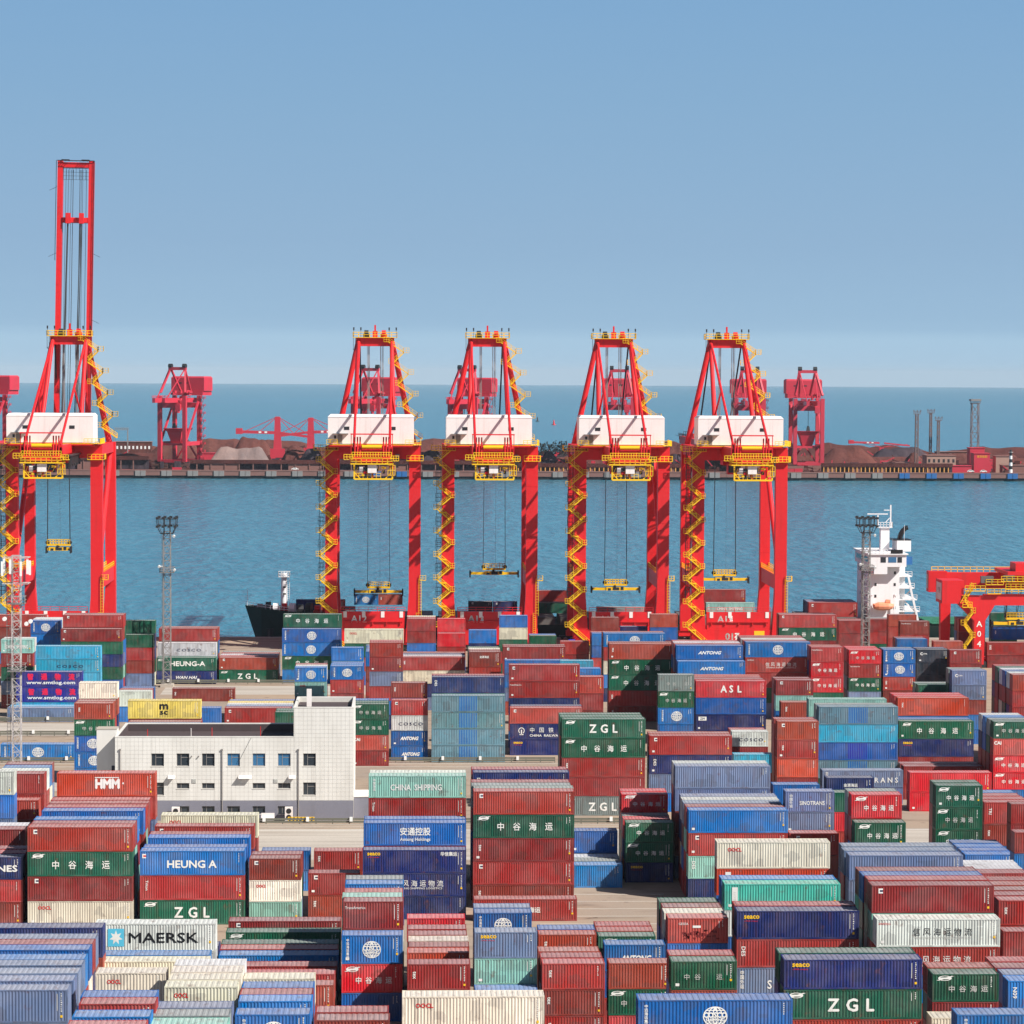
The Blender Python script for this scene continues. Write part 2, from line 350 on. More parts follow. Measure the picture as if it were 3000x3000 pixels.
# ---------------------------------------------------------------- office building
def office():
    t = thing('office_building', 'white tiled flat-roofed office building with a grey plinth and a taller right end', 'building', (-42.35, 396, 0))
    W1, W2, D1, D2, H1, H2, PZ = 25.6, 34.2, 15.5, 13.0, 12.05, 16.3, 2.88     # local x: 0..W1 main, W1..W2 tower
    G = .605; gx0 = 5.18 - 9*G
    wins = []      # x, z0, z1, w, glass
    for i in range(7): wins.append((5.18+3.63*i, 7.9, 7.9+3*G, 3*G, 'glassblue' if i in (3, 4, 5) else 'glass'))
    for i in (1, 2, 4, 5): wins.append((5.18+3.63*i, 4.64, 4.64+.8, 3*G, 'glass'))
    for i in (0, 6): wins.append((5.18+3.63*i, 3.7, 3.7+3*G, 3*G, 'glass'))
    pw = [(5.18+3.63*i, .95, 2.1, 3*G, 'glass') for i in range(1, 6)]
    body = MB()
    # backing walls as strips round the openings (front), solid elsewhere
    def front(x0, x1, z0, z1, ws, m, y=0.0, back=.35):
        xs = sorted({x0, x1, *[a for w in ws for a in (w[0], w[0]+w[3]) if x0 < a < x1]}); zs = sorted({z0, z1, *[a for w in ws for a in (w[1], w[2]) if z0 < a < z1]})
        for a, b in zip(xs, xs[1:]):
            for c, d in zip(zs, zs[1:]):
                if not any(w[0]-.01 < (a+b)/2 < w[0]+w[3]+.01 and w[1] < (c+d)/2 < w[2] for w in ws): body.box(a, b, y, y+back, c, d, m)
    front(0, W1, PZ, H1, [w for w in wins if w[0] < W1], 0); front(W1, W2, PZ, H2, [w for w in wins if w[0] > W1], 0)
    front(0, W2, 0, PZ, pw, 1, -.06)
    body.box(0, .3, .35, D1, 0, H1); body.box(.3, W1, D1-.3, D1, 0, H1); body.box(W2-.3, W2, .35, D2, 0, H2); body.box(W1, W2-.3, D2-.3, D2, 0, H2); body.box(W1, W1+.3, .35, D2-.3, H1-1.5, H2)
    body.build('wall', ['joint', 'plinth'], t)
    MB().box(.3, W1, .35, D1-.3, H1-1.35, H1-1.1).build('roof', 'roofdark', t)
    MB().box(W1+.3, W2-.3, .35, D2-.3, H2-.9, H2-.65).build('roof', 'roofdark', t)
    c = MB(); c.box(-.05, W1, -.05, .33, H1+.002, H1+.13); c.box(-.05, .3, .33, D1, H1+.002, H1+.13); c.box(.3, W1, D1-.3, D1+.05, H1+.002, H1+.13)
    c.box(W1-.02, W2+.05, -.05, .33, H2+.002, H2+.13); c.box(W2-.3, W2+.05, .33, D2, H2+.002, H2+.13); c.box(W1-.02, W1+.3, .33, D2, H2+.002, H2+.13); c.box(W1+.3, W2-.3, D2-.3, D2+.05, H2+.002, H2+.13)
    c.build('coping', 'tile', t)
    lin_ = MB(); lin_.box(.32, W1-.02, D1-.36, D1-.31, H1-1.1, H1-.02); lin_.box(.31, .36, .4, D1-.4, H1-1.1, H1-.02); lin_.build('parapet_lining', 'roofdark', t)
    tl = MB()
    def tiles(x0, x1, z0, z1, ws):
        k0 = math.floor((x0-gx0)/G)
        for k in range(k0, math.ceil((x1-gx0)/G)):
            a, b = max(x0, gx0+k*G)+.012, min(x1, gx0+k*G+G)-.012
            if b-a < .08: continue
            z = z0
            while z < z1-.05:
                cc, d = z+.012, min(z1, z+G)-.012
                if not any(w[0]-.3 < (a+b)/2 < w[0]+w[3]+.3 and w[1]-.25 < (cc+d)/2 < w[2]+.25 and a < w[0]+w[3]-.05 and b > w[0]+.05 and cc < w[2]-.05 and d > w[1]+.05 for w in ws):
                    y = -.025 - random.random()*.006
                    tl.box(a, b, y, -.002, cc, d)
                else:
                    for w in ws:
                        if a < w[0]+w[3]-.05 and b > w[0]+.05 and cc < w[2]-.05 and d > w[1]+.05:
                            if d > w[2]+.03: tl.box(a, b, -.027, -.002, w[2]+.01, d)
                            if cc < w[1]-.03: tl.box(a, b, -.027, -.002, cc, w[1]-.01)
                z += G
    tiles(0, W1, PZ+.05, H1, [w for w in wins if w[0] < W1]); tiles(W1, W2, PZ+.05, H2, [w for w in wins if w[0] > W1])
    tag(tl.build('wall_tile', 'tile', t), kind='stuff')
    sd_ = MB()
    for j in range(int(D2/G)):
        z = PZ+.05
        while z < H2-.05: sd_.box(W2+.002, W2+.025, j*G+.012, j*G+G-.012, z+.012, min(H2, z+G)-.012); z += G
    tag(sd_.build('side_tile', 'tile', t), kind='stuff')
    for x, z0, z1, w_, gl in wins+pw:
        y = .14
        f = MB(); r = .07
        f.box(x, x+w_, y, y+.08, z0, z0+r); f.box(x, x+w_, y, y+.08, z1-r, z1); f.box(x, x+r, y, y+.08, z0+r, z1-r); f.box(x+w_-r, x+w_, y, y+.08, z0+r, z1-r)
        f.box(x+w_*.33, x+w_*.33+r, y, y+.08, z0+r, z1-r)
        if z1-z0 > 1.2: f.box(x+w_*.33+r, x+w_-r, y, y+.08, z0+(z1-z0)*.66, z0+(z1-z0)*.66+r)
        fo = f.build('window', 'galv', t); MB().box(x+r, x+w_-r, y+.03, y+.05, z0+r, z1-r).build('pane', gl, fo)
        MB().box(x-.05, x+w_+.05, -.09, .1, z0-.08, z0-.01).build('window_sill', 'tile', t)
    for x in (.75, 15.35, 26.3):
        p = MB(); p.tube((x, -.14, .2 if x > 20 else .1), (x, -.14, 10.2), .07, 8); p.box(x-.12, x+.12, -.25, -.03, 10.2, 10.4); p.build('downpipe', 'galv', t)
    for x, w_ in ((7.6, 1.0), (17.7, 1.9), (24.9, 1.0)): MB().hexa([(x, -.7, 6.15), (x+w_, -.7, 6.15), (x+w_, -.03, 6.45), (x, -.03, 6.45), (x, -.7, 6.22), (x+w_, -.7, 6.22), (x+w_, -.03, 6.55), (x, -.03, 6.55)]).build('canopy', 'house_white', t)
    for x in (11.0, 22.7): 
        v = MB(); v.box(x, x+.62, -.09, -.03, 5.45, 6.05)
        for i in range(5): v.box(x+.05, x+.57, -.12, -.09, 5.5+i*.11, 5.55+i*.11)
        v.build('vent', 'ltgrey', t)
    for x in (11.0, 12.0): MB().tube((x, -.3, 9.3), (x, -.02, 9.35), .09).build('wall_lamp', 'galv', t)
    for x in (4.2, 10.4, 13.4, 20.4): MB().tube((x, 4+x*.2, H1-1.1), (x, 4+x*.2, H1+.55), .05).build('vent_pipe', 'ltred' if x != 10.4 else 'house_white', t)
    ch = MB(); ch.box(W1+1.6, W1+2.3, 7, 7.5, H2-.65, H2+1.9); ch.build('chimney', 'house_white', t)
    MB().beam((19.5, -.06, 12.0), (17.7, -.06, 8.5), .035).build('wall_cable', 'cable', t)
    # end pier on the left, set back from the front
    pr = MB(); pr.box(-2.9, -.003, 2.5, 5.1, 0, 12.85); pr.build('side_pier', 'tile', t); MB().box(-.75, -.15, 2.44, 2.5, 6.2, 7.6).build('side_window', 'glass', t)
    MB().box(-2.95, -.003, 2.45, 5.15, 12.853, 12.98).build('pier_cap', 'kerb', t)
    an = MB(); an.box(W2+.03, W2+4.2, 2.0, 7.5, 0, 3.1); an.build('annex', 'plinth', t); MB().box(W2+.03, W2+4.3, 1.9, 7.6, 3.103, 3.3).build('annex_roof', 'house_white', t)
    return t
office()
def ac_unit(x, y, label):
    t = thing('air_conditioner', label, 'air conditioner', (x, y, 0), 0, 'air conditioner units at the foot of the white building')
    MB().box(-.55, .55, -.3, .3, .12, 2.1).build('casing', 'house_white', t)
    for z in (.65, 1.55): MB().tube((0, -.33, z), (0, -.301, z), .38, 14).build('fan_grille', 'dark', t)
    f = MB(); f.box(-.5, -.3, -.3, .3, 0, .12); f.box(.3, .5, -.3, .3, 0, .12); f.build('foot', 'galv', t)
ac_unit(-17.4, 395.2, 'white air conditioner unit standing beside the striped barrier'); ac_unit(-33.6, 395.2, 'white air conditioner unit half hidden by the cream container')
def bench(x, label):
    t = thing('bench', label, 'bench', (x, 394.8, 0), 0, 'white benches by the white building')
    MB().box(-.95, .95, -.3, .3, .5, .58).build('seat', 'house_white', t); MB().box(-.95, .95, .25, .32, .6, 1.25).build('backrest', 'house_white', t)
    for s in (-.8, .8): MB().box(s-.06, s+.06, -.28, .3, 0, .5).build('leg', 'galv', t)
bench(-22.9, 'white bench beside the cream container corner, left of two'); bench(-20.4, 'white bench nearest the air conditioner, right of two')
t = thing('hazard_barrier', 'low barrier with black and yellow stripes at the foot of the white building', 'barrier', (-15.6, 394.3, 0))
MB().box(-1.9, 1.9, -.14, .14, 0, .78).build('board', 'ltyel', t)
for i in range(7): MB().hexa([(-1.8+i*.52, -.15, .03), (-1.55+i*.52, -.15, .03), (-1.55+i*.52, -.142, .03), (-1.8+i*.52, -.142, .03), (-2.05+.4+i*.52, -.15, .75), (-1.8+.4+i*.52, -.15, .75), (-1.8+.4+i*.52, -.142, .75), (-2.05+.4+i*.52, -.142, .75)]).build('stripe', 'black', t)

# ---------------------------------------------------------------- lattice masts
def lattice(h, w, w2=None, step=None, r=.06, mat='galv', ydepth=None):
    mb = MB(); w2 = w2 or w; step = step or w*1.1; n = max(2, round(h/step))
    P = lambda i, c: (c[0]*(w+(w2-w)*i/n)/2, c[1]*(w+(w2-w)*i/n)/2, h*i/n)
    cs = ((-1, -1), (1, -1), (1, 1), (-1, 1))
    for c in cs: mb.beam(P(0, c), P(n, c), r*2)
    for i in range(n):
        for j in range(4):
            a, b = cs[j], cs[(j+1) % 4]
            if i % 2: a, b = b, a
            mb.beam(P(i, a), P(i+1, b), r*1.3); mb.beam(P(i+1, a), P(i+1, b), r*1.3)
    return mb
def light_mast(x, y, h, label, w=1.5):
    t = thing('light_mast', label, 'light mast', (x, y, 0), 0, 'lattice light masts in the yard')
    MB().box(-1.3, 1.3, -1.3, 1.3, 0, .6).build('base', 'kerb', t)
    o = lattice(h-3.2, w, w*.92, 1.5, .07).build('lattice', 'galv', t, (0, 0, .6))
    ld = MB()
    for s in (-.28, .28): ld.beam((-w/2-.25, s, .6), (-w/2-.25, s, h-3), .07)
    for i in range(int((h-4)/.6)): ld.beam((-w/2-.25, -.28, 1+i*.6), (-w/2-.25, .28, 1+i*.6), .05)
    ld.build('ladder', 'galv', t)
    hd = MB(); z0, z1 = h-3.0, h
    for z, s in ((z0, 1.2), (z1-1.4, 1.9), (z1, 2.0)):
        for a, b in (((-s, -s), (s, -s)), ((s, -s), (s, s)), ((s, s), (-s, s)), ((-s, s), (-s, -s))): hd.beam((*a, z), (*b, z), .12)
    for sx in (-1, 1):
        for sy in (-1, 1): hd.beam((sx*1.2, sy*1.2, z0), (sx*1.9, sy*1.9, z1-1.4), .1); hd.beam((sx*1.9, sy*1.9, z1-1.4), (sx*2, sy*2, z1), .1); hd.beam((sx*.6, sy*.6, z0-.5), (sx*.6, sy*.6, z1), .12)
    for i in range(-3, 4): hd.beam((i*.6, -1.95, z1-1.4), (i*.6, -2, z1), .06); hd.beam((i*.6, 1.95, z1-1.4), (i*.6, 2, z1), .06)
    hd.build('head_frame', 'dark', t)
    lm = MB().box(-.3, .3, -.22, .22, -.2, .25).mesh('floodlight', 'dark')
    for z in (z1+.2, z1-1.55):
        for i in range(4):
            for sy in (-1, 1): link('floodlight', lm, t, (-1.8+1.2*i, sy*2.15, z))
    pf = MB(); z = h*.68; pf.box(-1.4, 1.4, -1.4, 1.4, z, z+.08); railing(pf, [(-1.4, -1.4, z), (1.4, -1.4, z), (1.4, 1.4, z), (-1.4, 1.4, z), (-1.4, -1.4, z)], 1.1, .04); pf.build('platform', 'galv', t)
    for sx, zz in ((-1.5, .72), (1.5, .9), (1.6, .7)):
        c = MB(); c.tube((sx, -1.2, h*zz), (sx, -1.5, h*zz-.1), .28, 8); c.beam((sx*.5, -.9, h*zz), (sx, -1.2, h*zz), .08); c.build('camera_box', 'white', t)
    return t
light_mast(-49.8, 565.7, 34.5, 'grey lattice light mast beside the navy and green lettered containers')
light_mast(96.4, 580, 34.2, 'grey lattice light mast in front of the white ship tower')
def antenna_mast():
    x, y, h, w = -59.7, 419.7, 36.6, 1.25
    t = thing('antenna_mast', 'tall white lattice mast with antennas at the left edge', 'mast', (x, y, 0))
    MB().box(-1.2, 1.2, -1.2, 1.2, 0, .5).build('base', 'kerb', t)
    lattice(h-.5, w, w, 1.25, .06).build('lattice', 'mastwhite', t, (0, 0, .5))
    ld = MB()
    for s in (-.3, .3): ld.beam((-w/2-.55+s*.8, -.2, .5), (-w/2-.55+s*.8, -.2, h-2), .07)
    for i in range(int((h-3)/.5)): ld.beam((-w/2-.8, -.2, 1+i*.5), (-w/2-.3, -.2, 1+i*.5), .05)
    for i in range(0, int(h-3), 2):
        for a in range(5): ld.beam((-w/2-.55+.45*math.cos(a*1.26), -.2-.45*math.sin(a*.7), 2+i), (-w/2-.55+.45*math.cos((a+1)*1.26), -.2-.45*math.sin((a+1)*.7), 2+i), .05)
    ld.build('ladder', 'galv', t)
    for z in (h-4.2, h-.3):
        fr = MB()
        for a, b in (((-1.9, -1.6), (1.9, -1.6)), ((1.9, -1.6), (1.9, 1.6)), ((1.9, 1.6), (-1.9, 1.6)), ((-1.9, 1.6), (-1.9, -1.6))): fr.beam((*a, z), (*b, z), .1); fr.beam((a[0]*.35, a[1]*.35, z), (*a, z), .08)
        fr.build('antenna_frame', 'mastwhite', t)
    am = MB().box(-.16, .16, -.1, .1, -1.1, 1.1).mesh('antenna', 'white')
    for i, (ax, ay) in enumerate(((-1.9, -1.65), (-.7, -1.65), (.9, -1.65), (1.9, -1.65), (1.95, .6), (-1.95, .7))): link('antenna', am, t, (ax, ay, h-1.9+.3*(i % 2)))
    for z in (h*.80, h*.52):
        pf = MB(); pf.box(-1.3, 1.3, -1.3, 1.3, z, z+.08); railing(pf, [(-1.3, -1.3, z), (1.3, -1.3, z), (1.3, 1.3, z), (-1.3, 1.3, z), (-1.3, -1.3, z)], 1.1, .04); pf.build('platform', 'galv', t)
    for sx, zz in ((1.7, .72), (2.3, .73), (-1.6, .74)): MB().tube((sx, -1.2, h*zz), (sx, -1.6, h*zz), .32, 10).build('dish', 'white', t)
antenna_mast()
